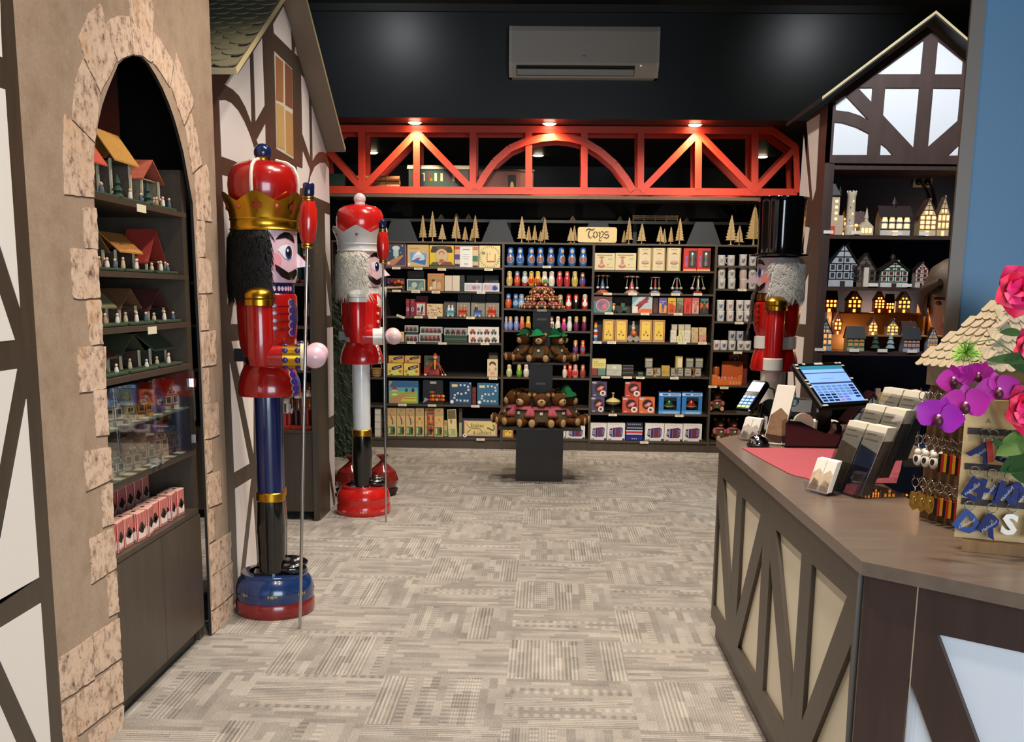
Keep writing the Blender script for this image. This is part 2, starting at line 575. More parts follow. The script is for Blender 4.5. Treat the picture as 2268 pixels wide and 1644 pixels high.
outer = [(YH0,0), (YO0,0), (YO0,ZO-.2)]+[(YO0+.2-.2*cos(a),ZO-.2+.2*sin(a)) for a in (rad(30),rad(60),rad(90))]+[(YO1-.2+.2*sin(a),ZO-.2+.2*cos(a)) for a in (0,rad(30),rad(60),rad(90))]+[(YO1,0), (YH1,0), (YH1,max(2.3,roof_z(YH1))), (ry,min(4.19,roof_z(ry))), (YH0,roof_z(YH0))]
plate(mb, [(FX,a,b) for a,b in outer], [], (-.03,0,0), TIMB)
A, B_, C_, D_, E_ = (440, 0, 3.575), (465, 300, 2.936), (485, 820, 2.834), (600, 380, 6.32), (690, 560, 2.7)
PINK = mat('efe6e2', .42, var=.015)
for zz, pp in [(A,[(590,190),(670,50),(730,230),(735,400),(595,262)]), (A,[(765,370),(785,445),(760,420)]), (A,[(433,408),(500,305),(520,835),(450,960)]), (A,[(205,670),(255,590),(310,590),(402,450),(415,968),(370,850),(320,760),(270,710)]), (A,[(163,795),(205,792),(255,815),(310,875),(360,965),(400,1060),(440,1180),(466,1320),(345,1300),(180,1240)]), (A,[(525,985),(458,1112),(490,1190),(530,1270)]), (A,[(812,595),(835,620),(870,745),(880,1240),(820,1060)]), (A,[(895,835),(1012,1215),(985,1203),(950,1205),(920,1235),(903,1272)]), (A,[(778,1320),(822,1336),(824,1200),(880,1345),(855,1490),(775,1490)]), (A,[(870,1490),(885,1400),(920,1320),(960,1290),(1000,1290),(1030,1340),(1035,1610),(880,1545)]), (B_,[(80,258),(160,282),(160,930),(112,1098)]), (B_,[(165,985),(135,1228),(200,1226),(200,985)]), (B_,[(140,1340),(215,1330),(215,1600),(190,1560)]), (C_,[(67,-43),(190,587),(95,642)]), (C_,[(136,120),(215,100),(215,525)]), (C_,[(100,745),(200,683),(120,1385)]), (C_,[(213,800),(245,1320),(155,1345)]), (D_,[(690,565),(820,608),(832,1470),(690,750)]), (E_,[(44,-162),(112,375),(58,378)]), (E_,[(60,455),(127,443),(133,970),(73,1002)]), (E_,[(83,1075),(135,1040),(140,1480)]), (E_,[(80,1170),(130,1515),(85,1560)])]:
 mb.prism(onX(zm(*zz,pp),FX), (.0015,0,0), PINK)
mb.prism(onX(zm(*A,[(597,405),(738,545),(750,1260),(615,1180)]),FX), (.0015,0,0), mat('cfc3b6',.42,var=.01))
for h, pp in (('9a6a44',[(607,440),(665,490),(668,815),(610,790)]), ('7c4d33',[(680,495),(735,550),(740,865),(683,830)]), ('c3a063',[(612,815),(672,845),(678,1190),(618,1160)]), ('b58d58',[(685,870),(742,905),(748,1240),(690,1205)])):
 mb.prism(onX(zm(*A,pp),FX), (.003,0,0), mat(h,.42,var=.06,scale=8))
struct(mb.build('wall_left_house'))
SHING = mat('6f6a52', .6, var=.12, scale=12)
SHEDGE = mat('c9b98e', .6, var=.05)
ROOFU = mat('7a6a5a', .6, var=.05)
rt = thing('gable_roof', 'shingled gable roof over the half-timbered house front beside the stone arch', 'roof', (FX,ry,rz_))
mb = MB()
zr = min(rz_, 4.19)
for (yy, zz, sl, nm) in ((e1.y,e1.z,s1,0), (g1.y,g1.z,s2,1)):
 yt = ry if zr==rz_ else yy+(zr-zz)/sl
 P = [(FX-.3,yy,zz), (FR,yy,zz), (FR,yt,zr), (FX-.3,yt,zr)]
 nrm = V((0,-abs(sl) if nm==0 else abs(sl),1)).normalized()
 mb.prism(P, nrm*.03, ROOFU, SHEDGE)
mb.build('roof_board', rt, off=rt.location)
mb = MB()
L = math.hypot(ry-e1.y, rz_-e1.z)
dirv = V((0,ry-e1.y,rz_-e1.z)).normalized()
nrm = V((0,-dirv.z,dirv.y))
for r_ in range(30):
 d0 = r_*.075
 if e1.z+dirv.z*d0>4.12:
  break
 for k in range(5):
  xc = FR-.05-(k+.5*(r_%2))*.1
  c = V((xc,e1.y,e1.z))+dirv*d0+nrm*.032
  pts = [c+V((-.05,0,0))+dirv*.11, c+V((.05,0,0))+dirv*.11, c+V((.05,0,0))+dirv*.02+nrm*.006]+[c+V((.05*cos(a),0,0))+dirv*(.02-.045*sin(a))+nrm*.008 for a in (PI*.2,PI*.4,PI*.6,PI*.8)]+[c+V((-.05,0,0))+dirv*.02+nrm*.006]
  pts = [V((max(min(p_.x,FR),FX-.3),p_.y,p_.z)) for p_ in pts]
  mb.prism(pts, nrm*.006, SHING)
mb.build('shingles', rt, off=rt.location)
struct(MB().box(-3.2,4.93,0,-3.15,10.6,4.2,WALLD).build('wall_left_recess'))
YF, XS, YR = 6.40, 1.572, 6.87
mb = MB()
Rz = (1740, 0, 3.574)
HOLES = [[(1095,315),(1070,587),(718,587)], [(1207,322),(1405,480),(1397,588),(1183,588)], [(572,693),(688,693),(680,808)], [(398,805),(475,755),(662,955),(590,915),(500,885),(398,873)], [(388,965),(450,970),(560,1005),(658,1055),(645,1227),(370,1227)], [(790,695),(1058,695),(1013,1170),(772,912)], [(1170,695),(1387,698),(1363,955),(1128,1163)], [(755,1135),(800,1170),(848,1228),(748,1228)], [(1460,1060),(1440,1232),(1282,1232)]]
pk = aty(*zm(*Rz,[(1190,90)])[0], YF-.12)
lv = aty(*zm(*Rz,[(290,770)])[0], YF-.12)
slp = (pk.z-lv.z)/(pk.x-lv.x)
zt = aty(1960, 362, YF).z
XE = 2*pk.x-XS
HW2 = wood_mat('house_timber', '41302a', '4e3a33', (8,8,2), .45)
WHT2 = mat('eef1f4', .45, var=.01)
gz = pk.z-.05
def gab(x_):
 return gz-slp*abs(x_-pk.x)
plate(mb, [(XS,YF,zt),(XE,YF,zt),(XE,YF,gab(XE)),(pk.x,YF,gz),(XS,YF,gab(XS))], [onY(zm(*Rz,h),YF) for h in HOLES], (0,.008,0), HW2)
mb.prism([(XS+.01,YF+.008,zt),(XE,YF+.008,zt),(XE,YF+.008,gab(XE)),(pk.x,YF+.008,gz),(XS+.01,YF+.008,gab(XS)-.01)], (0,.02,0), WHT2)
struct(mb.build('wall_house_gable'))
mb = MB()
mb.box(XS, YF, 0, XS+.025, YR, gab(XS)-.01, HW2)
Q6 = (1560, 420, 3.42)
for zz, pp in ((Rz,[(145,1068),(190,1560),(110,1560)]), (Rz,[(168,968),(272,902),(240,1500),(215,1590)]), (Q6,[(715,490),(760,280),(800,290),(770,490)]), (Q6,[(680,1015),(720,820),(790,640),(768,1022)]), (Q6,[(672,1105),(757,1120),(722,1600),(700,1600)]), (Q6,[(620,1700),(640,1300),(668,1290),(690,1700)])):
 mb.prism(onX(zm(*zz,pp),XS), (-.0015,0,0), PINK)
struct(mb.build('wall_house_side'))
rt = thing('house_roof', 'dark gable roof with a pale edge above the lit village shelves', 'roof', (pk.x,YF,pk.z))
mb = MB()
for sg in (-1, 1):
 ex = pk.x+sg*(pk.x-lv.x)
 mb.prism([(pk.x,YF-.12,pk.z),(ex,YF-.12,lv.z),(ex,YF-.12,lv.z-.022),(pk.x,YF-.12,pk.z-.022)], (0,.9,0), mat('1b1715',.6), None)
mb.build('roof_board', rt, off=rt.location)
mb = MB()
for sg in (-1, 1):
 ex = pk.x+sg*(pk.x-lv.x)
 mb.prism([(pk.x,YF-.124,pk.z+.004),(ex,YF-.124,lv.z+.004),(ex,YF-.124,lv.z-.012),(pk.x,YF-.124,pk.z-.012)], (0,.004,0), SHEDGE)
mb.build('roof_edge', rt, off=rt.location)
rt['x'] = 0
BLUEW = mat('315d7e', .5, var=.05, scale=3)
YP = 3.3
x0, x1 = aty(2112, 400, YP).x, aty(2150, 400, YP).x
struct(MB().box(x0+.01,YP,0,x1,YP+.012,4.2,mat('4d453c',.45,var=.04)).build('trim_post'))
struct(MB().box(x1,YP+.01,0,5.2,YP+.022,4.2,BLUEW).build('wall_right_blue'))
YN = 5.05
def zn(y_):
 return aty(592, y_, YN).z
def cyl_decal(mb, pts, r, m, off=.0015, sx=1.):
 """painted patch on an upright round body: pts are (angle deg, z)"""
 ca = sum(a for a, z in pts)/len(pts)
 cz = sum(z for a, z in pts)/len(pts)
 rings = [[(ca+(a-ca)*k,cz+(z-cz)*k) for a,z in pts] for k in (1,.66,.33)]
 n = len(pts)
 rr = r if callable(r) else ( lambda z:r)
 v = []
 for rg in rings:
  v += [((rr(z)+off)*cos(rad(a)),(rr(z)+off)*sin(rad(a)),z) for a, z in rg]
 v.append(((rr(cz)+off)*cos(rad(ca)),(rr(cz)+off)*sin(rad(ca)),cz))
 f = []
 for k in range(2):
  f += [[k*n+i,k*n+(i+1)%n,(k+1)*n+(i+1)%n,(k+1)*n+i] for i in range(n)]
 f += [[2*n+i,2*n+(i+1)%n,3*n] for i in range(n)]
 mb.add(v, f, m)
def oval(a, z, ra, rz, n=16, rot=0.):
 o = []
 for i in range(n):
  t_ = 2*PI*i/n
  x, y = ra*cos(t_), rz*sin(t_)
  o.append((a+x,z+y))
 return o
def hair_mesh(rx, z0, z1, a0, a1, m, n=1300, fl=.02, ln=.075, seed=3, r_in=None, wave=.5):
 """tufted fur around the back of a head: base shell + many bent tapering tufts"""
 r = random.Random(seed)
 mb = MB()
 prof = [(rx*.93,z0+.02), (rx*1.02,z0+(z1-z0)*.3), (rx*1.0,z0+(z1-z0)*.75), (rx*.92,z1)]
 mb.lathe(prof, m, n=20, a0=a0, a1=a1)
 for i in range(n):
  a = r.uniform(a0-.06, a1+.06)
  z = z0+.03+(z1-z0-.03)*r.random()
  f = (z-z0)/(z1-z0)
  R = rx*(1.0-.06*abs(f-.4))
  L = ln*r.uniform(.6, 1.3)
  da = r.uniform(-.1, .1)*wave*2
  wd = .0045*r.uniform(.7, 1.5)
  p = []
  for k, (dz, dr, ww) in enumerate(((0,0,1),(-.5,fl*.8,.8),(-1,fl*r.uniform(.2,1.1),.05))):
   aa = a+da*k*.5
   c = V(((R+dr)*cos(aa),(R+dr)*sin(aa),z+dz*L))
   tg = V((-sin(aa),cos(aa),0))*wd*ww
   p += [c-tg, c+tg]
  mb.add(p, [[0,1,3,2],[2,3,5,4]], m)
 return mb
def nutcracker(name, label, P):
 """tall painted figure facing +x, feet on a round base; heights shared by the two crowned ones"""
 k = .00214
 RED, SKIN = mat(P['coat'], .22, coat=.6, var=.02, scale=3), mat(P['skin'], .3, coat=.4, var=.02, scale=4)
 LEG, BOOT = mat(P['leg'], .22, coat=.6, var=.02), mat('0a0a0a', .15, coat=.6, var=0)
 TRIM = GOLD if P['trim']=='gold' else mat(P['trim'], .3, coat=.4, var=.02)
 BASE = mat(P['base'], .22, coat=.6, var=.03)
 r_ = thing(name, label, 'nutcracker')
 mb = MB()
 mb.lathe([(.186,0),(.19,.012),(.19,.062),(.186,.07)], mat(P['base2'],.25,coat=.5,var=.03), n=40)
 mb.lathe([(.184,.07),(.189,.1),(.187,.13),(.175,.165),(.162,.18),(.158,.186),(.16,.192),(.158,.2),(.12,.203)], BASE, n=40)
 mb.add([(.12*cos(i*PI/12),.12*sin(i*PI/12),.203) for i in range(24)], [list(range(24))], BASE)
 FL = mat(P['flower'], .4, var=0)
 for a in range(-135, 60, 45):
  for d in (-5, -1.7, 1.7, 5):
   cyl_decal(mb, oval(a+d*1.1,.115 if P['flower_hi'] else .035,1.5,.008,6), .189 if P['flower_hi'] else .19, FL)
  cyl_decal(mb, oval(a,.115 if P['flower_hi'] else .035,1.2,.012,6), .189 if P['flower_hi'] else .19, FL)
 mb.build('base', r_, 40)
 zb, zl, zs = .2, zn(1098), zn(877)
 for sy in (-1, 1):
  y = sy*.062
  mb = MB()
  mb.lathe([(.06,zl),(.061,zl+.1),(.062,zs+.02)], LEG, (-.005,y,0), 24)
  mb.build('leg', r_, 40)
  mb = MB()
  mb.lathe([(.062,zb),(.064,zb+.05),(.068,zb+.2),(.07,zl-.16),(.064,zl-.02),(.063,zl)], BOOT, (-.005,y,0), 24)
  mb.ell((.075,y,zb+.024), .085, .05, .034, BOOT, 18, 10)
  mb.box(-.09, y-.04, zb, .05, y+.04, zb+.016, BOOT)
  bt = mb.build('boot', r_, 40)
  mb = MB()
  mb.lathe([(.064,zl-.012),(.068,zl-.008),(.068,zl+.028),(.064,zl+.032)], GOLD, (-.005,y,0), 24)
  mb.build('boot_band', bt, 40)
 zw = zn(803)
 mb = MB()
 prof_s = [(.10,zs), (.144,zs+.004), (.148,zs+.02), (.144,zs+.06), (.13,zs+.11), (.112,zw-.01), (.10,zw)]
 mb.lathe(prof_s, RED, n=40)
 def rs(z):
  for (ra, za), (rb, zb_) in zip(prof_s, prof_s[1:]):
   if za<=z<=zb_:
    return ra+(rb-ra)*(z-za)/max(zb_-za, 1e-6)
  return .12
 if P['scallop']:
  PU, SI = mat('33206e', .3, coat=.4, var=.02), mat('b9a6a0', .4, var=0)
  for s_ in (-1, 1):
   for z in [zs+.012+i*.031 for i in range(5)]:
    cyl_decal(mb, oval(s_*31,z,11.5,.019), rs, SI, .001)
    cyl_decal(mb, oval(s_*30,z,10.5,.0165), rs, PU, .002)
  cyl_decal(mb, [(-30,zs+.006),(30,zs+.006),(30,zw-.03),(-30,zw-.03)], rs, mat('3a4a7a',.3,coat=.4,var=.02), .003)
 else :
  WB = mat('f0eee6', .3, coat=.3, var=.02)
  for s_ in (-1, 1):
   cyl_decal(mb, [(s_*32-8,zs+.008),(s_*32+8,zs+.008),(s_*30+7,zw-.02),(s_*30-7,zw-.02)], rs, WB, .002)
   for i in range(4):
    cyl_decal(mb, oval(s_*32,zs+.03+i*.03,3,.006,8), rs, mat('8a2a22',.4,var=0), .004)
 mb.build('skirt', r_, 40)
 zc = zn(650)
 mb = MB()
 prof_t = [(.098,zw-.004), (.112,zn(790)), (.13,zn(765)), (.136,zn(735)), (.139,zn(690)), (.139,zc-.012), (.13,zc), (.09,zc+.002)]
 mb.lathe(prof_t, RED, n=40)
 if P['scallop']:
  for s_ in (-1, 1):
   for i in range(5):
    z = zn(735)+i*.034
    cyl_decal(mb, oval(s_*33,z,10,.0185), .1385, SI, .001)
    cyl_decal(mb, oval(s_*32,z,9,.016), .1385, PU, .002)
   for i in range(4):
    z = zn(725)+i*.034
    cyl_decal(mb, [(s_*42,z-.001),(s_*70,z-.001),(s_*70,z+.001),(s_*42,z+.001)], .139, GOLD, .002)
    cyl_decal(mb, oval(s_*72,z,4,.0085,12), .139, mat('8c93a8',.3,.6,var=0), .003)
  cyl_decal(mb, [(-31,zn(738)),(31,zn(738)),(31,zc-.01),(-31,zc-.01)], .1385, mat('2a1a4a',.3,coat=.3,var=0), .0025)
 else :
  cyl_decal(mb, [(-40,zc-.004),(40,zc-.004),(38,zc-.05),(25,zc-.09),(0,zc-.1),(-25,zc-.09),(-38,zc-.05)], .138, WB, .002)
  for s_ in (-1, 1):
   for i in range(3):
    mb.ell((.142*cos(rad(s_*36)),.142*sin(rad(s_*36)),zc-.075-i*.055), .011, .011, .011, mat('e8b79c',.25,coat=.5,var=0), 10, 6)
 to = mb.build('torso', r_, 40)
 mb = MB()
 mb.lathe([(.105,zn(806)),(.112,zn(804)),(.112,zn(780)),(.105,zn(777))], BOOT if P['scallop'] else mat('e9e6de',.3), n=30)
 mb.box(-.155, -.035, zn(800), -.1, .035, zn(772), BOOT if P['scallop'] else mat('4b463f',.4))
 mb.build('belt', r_, 40)
 zf0, zf1 = zn(628), zn(511)
 mb = MB()
 mb.lathe([(.12,zc-.002),(.128,zc+.004),(.128,zf0-.002),(.11,zf0)], mat(P['collar'],.25,coat=.4,var=.02), n=36)
 if P['scallop']:
  JW = mat('e7b7c6', .25, coat=.5, var=0)
  for a in (-60, -52, -44, -36, -28, -70, 28, 44, 60):
   cyl_decal(mb, oval(a,(zc+zf0)/2,3.4,.012,10), .128, JW)
 mb.build('collar', r_, 40)
 hr = .146
 mb = MB()
 mb.lathe([(.10,zf0-.002),(.136,zf0+.004),(.142,zf0+.03),(hr,zf0+.08),(hr,zf1+.004),(.10,zf1+.006)], SKIN, n=48)
 INK, WH = mat('1c1210', .3, coat=.5, var=0), mat('e9e6ea', .3, coat=.4, var=0)
 BLU, ROS = mat('1f2c63', .3, coat=.4, var=0), mat('dd8f9d', .35, coat=.3, var=.02)
 H = zf1-zf0
 def zz(f):
  return zf0+H*f
 for s_ in (-1, 1):
  def pa(pts):
   return [(s_*a,zz(f)) for a, f in (pts if s_>0 else pts)]
  cyl_decal(mb, oval(s_*70,zz(.42),13,H*.15,20), hr, ROS, .001)
  cyl_decal(mb, pa([(64,.62),(58,.69),(46,.73),(34,.70),(29,.6),(31,.5),(40,.45),(50,.47)]), hr, WH, .002)
  cyl_decal(mb, oval(s_*41,zz(.58),8,H*.125,18), hr, BLU, .0035)
  cyl_decal(mb, oval(s_*41,zz(.58),4.5,H*.07,12), hr, INK, .0045)
  cyl_decal(mb, oval(s_*44.5,zz(.62),2.2,H*.03,10), hr, WH, .0055)
  cyl_decal(mb, pa([(68,.81),(60,.9),(50,.955),(38,.95),(27,.89),(22,.76),(30,.79),(40,.83),(54,.86)]), hr, INK, .002)
  cyl_decal(mb, pa([(70,.36),(68,.24),(58,.12),(44,.065),(28,.08),(17,.17),(15,.25),(22,.28),(32,.245),(42,.19),(54,.2),(64,.27)]), hr, INK, .002)
 cyl_decal(mb, [(-16,zz(.1)),(16,zz(.1)),(13,zz(.05)),(-13,zz(.05))], hr, mat('7c2430',.4,var=0), .002)
 hd = mb.build('head', r_, 40)
 mb = MB()
 mb.add([(hr-.01,-.028,zz(.62)),(hr-.01,.028,zz(.62)),(hr+.055,.024,zz(.34)),(hr+.055,-.024,zz(.34)),(hr-.01,-.03,zz(.30)),(hr-.01,.03,zz(.30))], [(0,3,2,1),(3,4,5,2),(0,4,3),(1,2,5)], SKIN)
 mb.build('nose', hd)
 HAIR = mat(P['hair'], .65, var=.25, scale=40, spec=.25)
 mb = hair_mesh(hr+.014, zf0-.05, zf1+.0, rad(84), rad(276), HAIR, 2600, .024, .085, 5, wave=1 if P['scallop'] else 2.2)
 mb.build('hair', r_)
 if not P['scallop']:
  mb = MB()
  r2 = random.Random(9)
  for i in range(420):
   a, z = r2.uniform(-.42, .42), zz(.02)-.21*r2.random()**1.0
   f = (zz(.02)-z)/.21
   c = V((.15+.01*f,.15*a*(1-.5*f),z))
   wdt = .005
   L = .06
   mb.add([c+V((0,-wdt,0)),c+V((0,wdt,0)),c+V((.018,wdt*.7,-L*.5)),c+V((.018,-wdt*.7,-L*.5)),c+V((.012,0,-L))], [(0,1,2,3),(3,2,4)], HAIR)
  mb.lathe([(.001,zz(.02)-.22),(.03,zz(.02)-.12),(.045,zz(.02))], HAIR, (.135,0,0), 10)
  mb.build('beard', r_)
 cm, cj = (GOLD, mat('c2402a',.3,coat=.4,var=0)) if P['scallop'] else (mat('d9d5d2',.3,coat=.4,var=.02), mat('7c3a35',.4,var=0))
 zb0, zb1, zv, zt = zn(513), zn(487), zn(452), zn(428)
 cr = thing('crown', 'x', 'x')
 for kx in ('label', 'category'):
  del cr[kx]
 mb = MB()
 mb.lathe([(.13,zb0-.002),(.158,zb0),(.16,zb0+.006),(.155,zb0+.012),(.155,zb1-.01),(.16,zb1-.004),(.158,zb1+.003)], cm, n=48)
 NA = 72
 pts, fs = [], []
 for i in range(NA):
  a = 2*PI*i/NA
  ph = (a/(2*PI)*6+.12)%1
  tri = abs(ph-.5)*2
  zt_ = zv+(zt-zv)*(1-tri)**1.0
  f = (zt_-zb1)/(zt-zb1)
  for rr, z in ((.156,zb1), (.156+.012*f,zb1+(zt_-zb1)*.5), (.158+.036*f,zt_), (.148+.036*f,zt_-.003), (.144,zb1)):
   pts.append((rr*cos(a),rr*sin(a),z))
 for i in range(NA):
  j = (i+1)%NA
  fs += [[i*5+q_,j*5+q_,j*5+q_+1,i*5+q_+1] for q_ in range(4)]
 mb.add(pts, fs, cm)
 for i in range(6):
  av = 360/6*(i-.12)
  ap = av+30
  if P['scallop']:
   a = rad(av)
   mb.ell((.166*cos(a),.166*sin(a),zb1+.05), .012, .012, .013, cj, 10, 6)
   for da, dz, ra, rz in ((0,.062,3.2,.024), (-5.5,.05,3,.013), (5.5,.05,3,.013), (0,.03,1.4,.014)):
    cyl_decal(mb, oval(ap+da,zb1+dz,ra,rz,10), lambda z:.156+.03*(z-zb1)/(zt-zb1), mat('a8471f',.3,.5,var=0), .004)
  else :
   a = rad(ap)
   mb.ell((.170*cos(a),.170*sin(a),zb1+.058), .009, .009, .009, cj, 8, 6)
 co = mb.build('crown_band', None, 40)
 bpy.data.objects.remove(cr)
 co.name = 'crown'
 co.parent = r_
 mb = MB()
 zd = zn(357)
 prof = [(.14,zb1), (.146,zv), (.158,zn(435)), (.162,zn(412)), (.158,zn(392)), (.142,zn(374)), (.11,zn(363)), (.06,zd), (.03,zd+.003)]
 mb.lathe(prof, RED if P['scallop'] else mat('c81f1c',.22,coat=.6,var=.02), n=48)
 cd = mb.build('cap', co, 60)
 if P['scallop']:
  mb = MB()
  for a in (-15, -105, 75, 165, -60, 30):
   if a in (-60, 30):
    continue
   pth = [(r*1.012*cos(rad(a)),r*1.012*sin(rad(a)),z+.002) for r, z in prof[2:8]]
   mb.tube(pth, .008, mat('d8d2c4',.5,var=.1,scale=60), 8)
  mb.build('piping', co, 40)
 mb = MB()
 mb.lathe([(.035,zd),(.037,zd+.004),(.034,zd+.016)], GOLD if P['scallop'] else TRIM, n=20)
 mb.ell((0,0,zn(338)), .041, .041, .04, mat(P['knob'],.2,coat=.6,var=0), 20, 12)
 mb.build('knob', co, 50)
 ze = zn(786)
 for sy in (-1, 1):
  ysh = sy*.165
  mb = MB()
  mb.lathe([(.02,ze-.048),(.052,ze-.04),(.06,ze),(.06,zn(680)),(.05,zn(660)),(.03,zn(652))], RED, (-.022,ysh,0), 24)
  X9 = Matrix.Rotation(PI/2, 4, 'Y')
  mb.lathe([(.05,-.02),(.052,.05),(.052,.10)], RED, (-.022,ysh,ze), 24, T=X9)
  am = mb.build('arm', r_, 40)
  mb = MB()
  mb.lathe([(.05,zn(677)),(.066,zn(676)),(.066,zn(664)),(.06,zn(662)),(.066,zn(660)),(.066,zn(652)),(.05,zn(642)),(.02,zn(637)),(.002,zn(636))], TRIM, (-.022,ysh,0), 24)
  mb.build('epaulette', am, 40)
  mb = MB()
  cuffm = GOLD if P['scallop'] else mat('f0eee8', .25, coat=.5, var=.01)
  mb.lathe([(.05,.098),(.056,.1),(.056,.178),(.05,.18)], cuffm, (-.022,ysh,ze), 28, T=X9)
  if P['scallop']:
   for i in range(8):
    a = i*PI/4+.2
    for xx in (.112, .168):
     mb.ell((-.022+xx,ysh+.0545*cos(a),ze+.0545*sin(a)), .014, .006+.009*abs(sin(a)), .006+.009*abs(cos(a)), PU, 8, 6)
  mb.build('cuff', am, 40)
  mb = MB()
  if P['scallop']:
   mb.lathe([(.05,.178),(.062,.18),(.062,.196),(.05,.198)], mat('d8cfa8',.3,coat=.4), (-.022,ysh,ze), 28, T=X9)
  mb.ell((.178+.042,ysh,ze), .055, .052, .052, SKIN, 22, 14)
  mb.build('hand', am, 50)
 return r_
n1 = nutcracker('nutcracker', 'life-size red nutcracker king with black hair and gold crown on a blue base', dict(coat='9c1310',skin='dcb6c4',leg='0d1c4e',trim='gold',base='16305f',base2='7a1717',flower='8f8350',flower_hi=True,scallop=True,collar='1a2050',hair='0b0a0a',knob='14224e'))
n1.location = (-1.305, 5.05, 0)
n1.rotation_euler = (0, 0, rad(10))
n2 = nutcracker('nutcracker', 'life-size red nutcracker with white hair, beard and silver crown on a red base', dict(coat='c8191a',skin='e6c2c4',leg='dfe3e6',trim='e3e0dc',base='c9201b',base2='c9201b',flower='ef8d80',flower_hi=False,scallop=False,collar='e9e6e0',hair='d8d2c2',knob='ead9d6'))
n2.location = (-1.275, 7.46, 0)
n2.rotation_euler = (0, 0, rad(9))
def staff(label, base, top, grp='staffs'):
 b = V(base)
 d = V(top)-b
 L = d.length
 o = thing('staff', label, 'staff', base)
 o.rotation_euler = d.to_track_quat('Z', 'Y').to_euler()
 MB().lathe([(.0075,0),(.0075,L)], STEEL, n=10).build('pole', o, 40)
 mb = MB()
 r9 = mat('c01f16', .2, coat=.6, var=.02)
 mb.lathe([(.022,L),(.034,L+.03),(.041,L+.09),(.036,L+.155),(.024,L+.185)], r9, n=24)
 mb.build('grip', o, 50)
 for z in (L-.008, L+.19):
  MB().lathe([(.02,z-.012),(.027,z-.008),(.027,z-.003),(.022,z),(.027,z+.003),(.027,z+.008),(.02,z+.012)], BRASS, n=20).build('collar_ring', o, 40)
 mb = MB()
 mb.lathe([(.022,L+.2),(.025,L+.21),(.025,L+.25),(.02,L+.256),(.001,L+.256)], mat('101a40',.2,coat=.6,var=0), n=20)
 mb.build('finial', o, 40)
 return o
staff('chrome staff with a red barrel top held by the king nutcracker with black hair', tuple(atz(664,1393)), tuple(aty(681,540,atz(664,1393).y)))
staff('chrome staff with a red barrel top held by the white-haired nutcracker', tuple(atz(855,1157)), tuple(aty(848,577,atz(855,1157).y)))
YT = 5.9
def zt_(y_):
 return aty(1720, y_, YT).z
th = thing('nutcracker', 'nutcracker soldier in a tall black top hat with white fur hair behind the counter', 'nutcracker')
RED, SKIN = mat('b3120f', .22, coat=.6, var=.02, scale=3), mat('dcc0c8', .3, coat=.4, var=.02, scale=4)
WHG = mat('e6e4e0', .25, coat=.5, var=.01)
kt = YT/2374.2*1.0
mb = MB().lathe([(.19,0),(.195,.06),(.17,.1),(.15,.12),(.001,.12)], mat('1a1a1c',.25,coat=.5), n=36)
mb.build('base', th, 40)
for sy in (-1, 1):
 mb = MB().lathe([(.055,.5),(.056,.6),(.062,zt_(822)+.02)], WHG, (0,sy*.06,0), 24)
 mb.build('leg', th, 40)
 mb = MB().lathe([(.06,.12),(.064,.3),(.06,.52)], mat('0a0a0a',.15,coat=.6,var=0), (0,sy*.06,0), 24)
 mb.ell((.07,sy*.06,.145), .08, .048, .03, mat('0a0a0a',.15,coat=.6,var=0), 16, 8)
 mb.build('boot', th, 40)
z_s0, z_s1 = zt_(822), zt_(772)
mb = MB().lathe([(.09,z_s0),(.124,z_s0+.004),(.128,z_s0+.02),(.12,z_s0+.07),(.105,z_s1)], RED, n=40)
mb.build('skirt', th, 40)
mb = MB().lathe([(.1,z_s1-.004),(.112,z_s1+.002),(.112,zt_(746)),(.1,zt_(744))], WHG, n=40)
mb.build('belt', th, 40)
zc2 = zt_(668)
mb = MB().lathe([(.1,zt_(747)),(.112,zt_(735)),(.122,zt_(715)),(.124,zt_(690)),(.12,zc2-.01),(.1,zc2)], RED, n=40)
for s_ in (-1, 1):
 for i in range(4):
  z = zt_(678+i*12)
  cyl_decal(mb, [(s_*18,z-.0025),(s_*46,z-.0025),(s_*46,z+.0025),(s_*18,z+.0025)], .1235, GOLD, .002)
  cyl_decal(mb, [(s_*44,z-.009),(s_*54,z),(s_*44,z+.009)], .1235, GOLD, .003)
mb.build('torso', th, 40)
mb = MB().lathe([(.1,zc2-.002),(.11,zc2+.004),(.11,zt_(652)),(.09,zt_(650))], GOLD, n=36)
mb.build('collar', th, 40)
zf0, zf1 = zt_(651), zt_(574)
H = zf1-zf0
hr = .116
mb = MB().lathe([(.09,zf0-.002),(.106,zf0+.004),(hr,zf0+.05),(hr,zf1+.004)], SKIN, n=48)
INK, WH = mat('1c1210', .3, coat=.5, var=0), mat('e9e6ea', .3, coat=.4, var=0)
for s_ in (-1, 1):
 def zz(f):
  return zf0+H*f
 def pa(pts):
  return [(s_*a,zz(f)) for a, f in pts]
 cyl_decal(mb, oval(s_*58,zz(.42),14,H*.16,20), hr, mat('e08a86',.35,coat=.3,var=.02), .001)
 cyl_decal(mb, pa([(56,.68),(38,.74),(26,.66),(28,.52),(40,.48),(52,.54)]), hr, mat('d9d6e6',.3,coat=.4,var=0), .002)
 cyl_decal(mb, oval(s_*38,zz(.6),7,H*.13,16), hr, mat('20357f',.3,coat=.4,var=0), .0035)
 cyl_decal(mb, oval(s_*38,zz(.6),3.5,H*.07,10), hr, INK, .0045)
 cyl_decal(mb, pa([(58,.8),(48,.93),(34,.99),(20,.95),(14,.82),(26,.86),(44,.84)]), hr, INK, .002)
 cyl_decal(mb, pa([(62,.34),(58,.18),(46,.08),(28,.06),(14,.14),(12,.24),(22,.27),(40,.19),(52,.24)]), hr, INK, .002)
hd = mb.build('head', th, 40)
mb = MB()
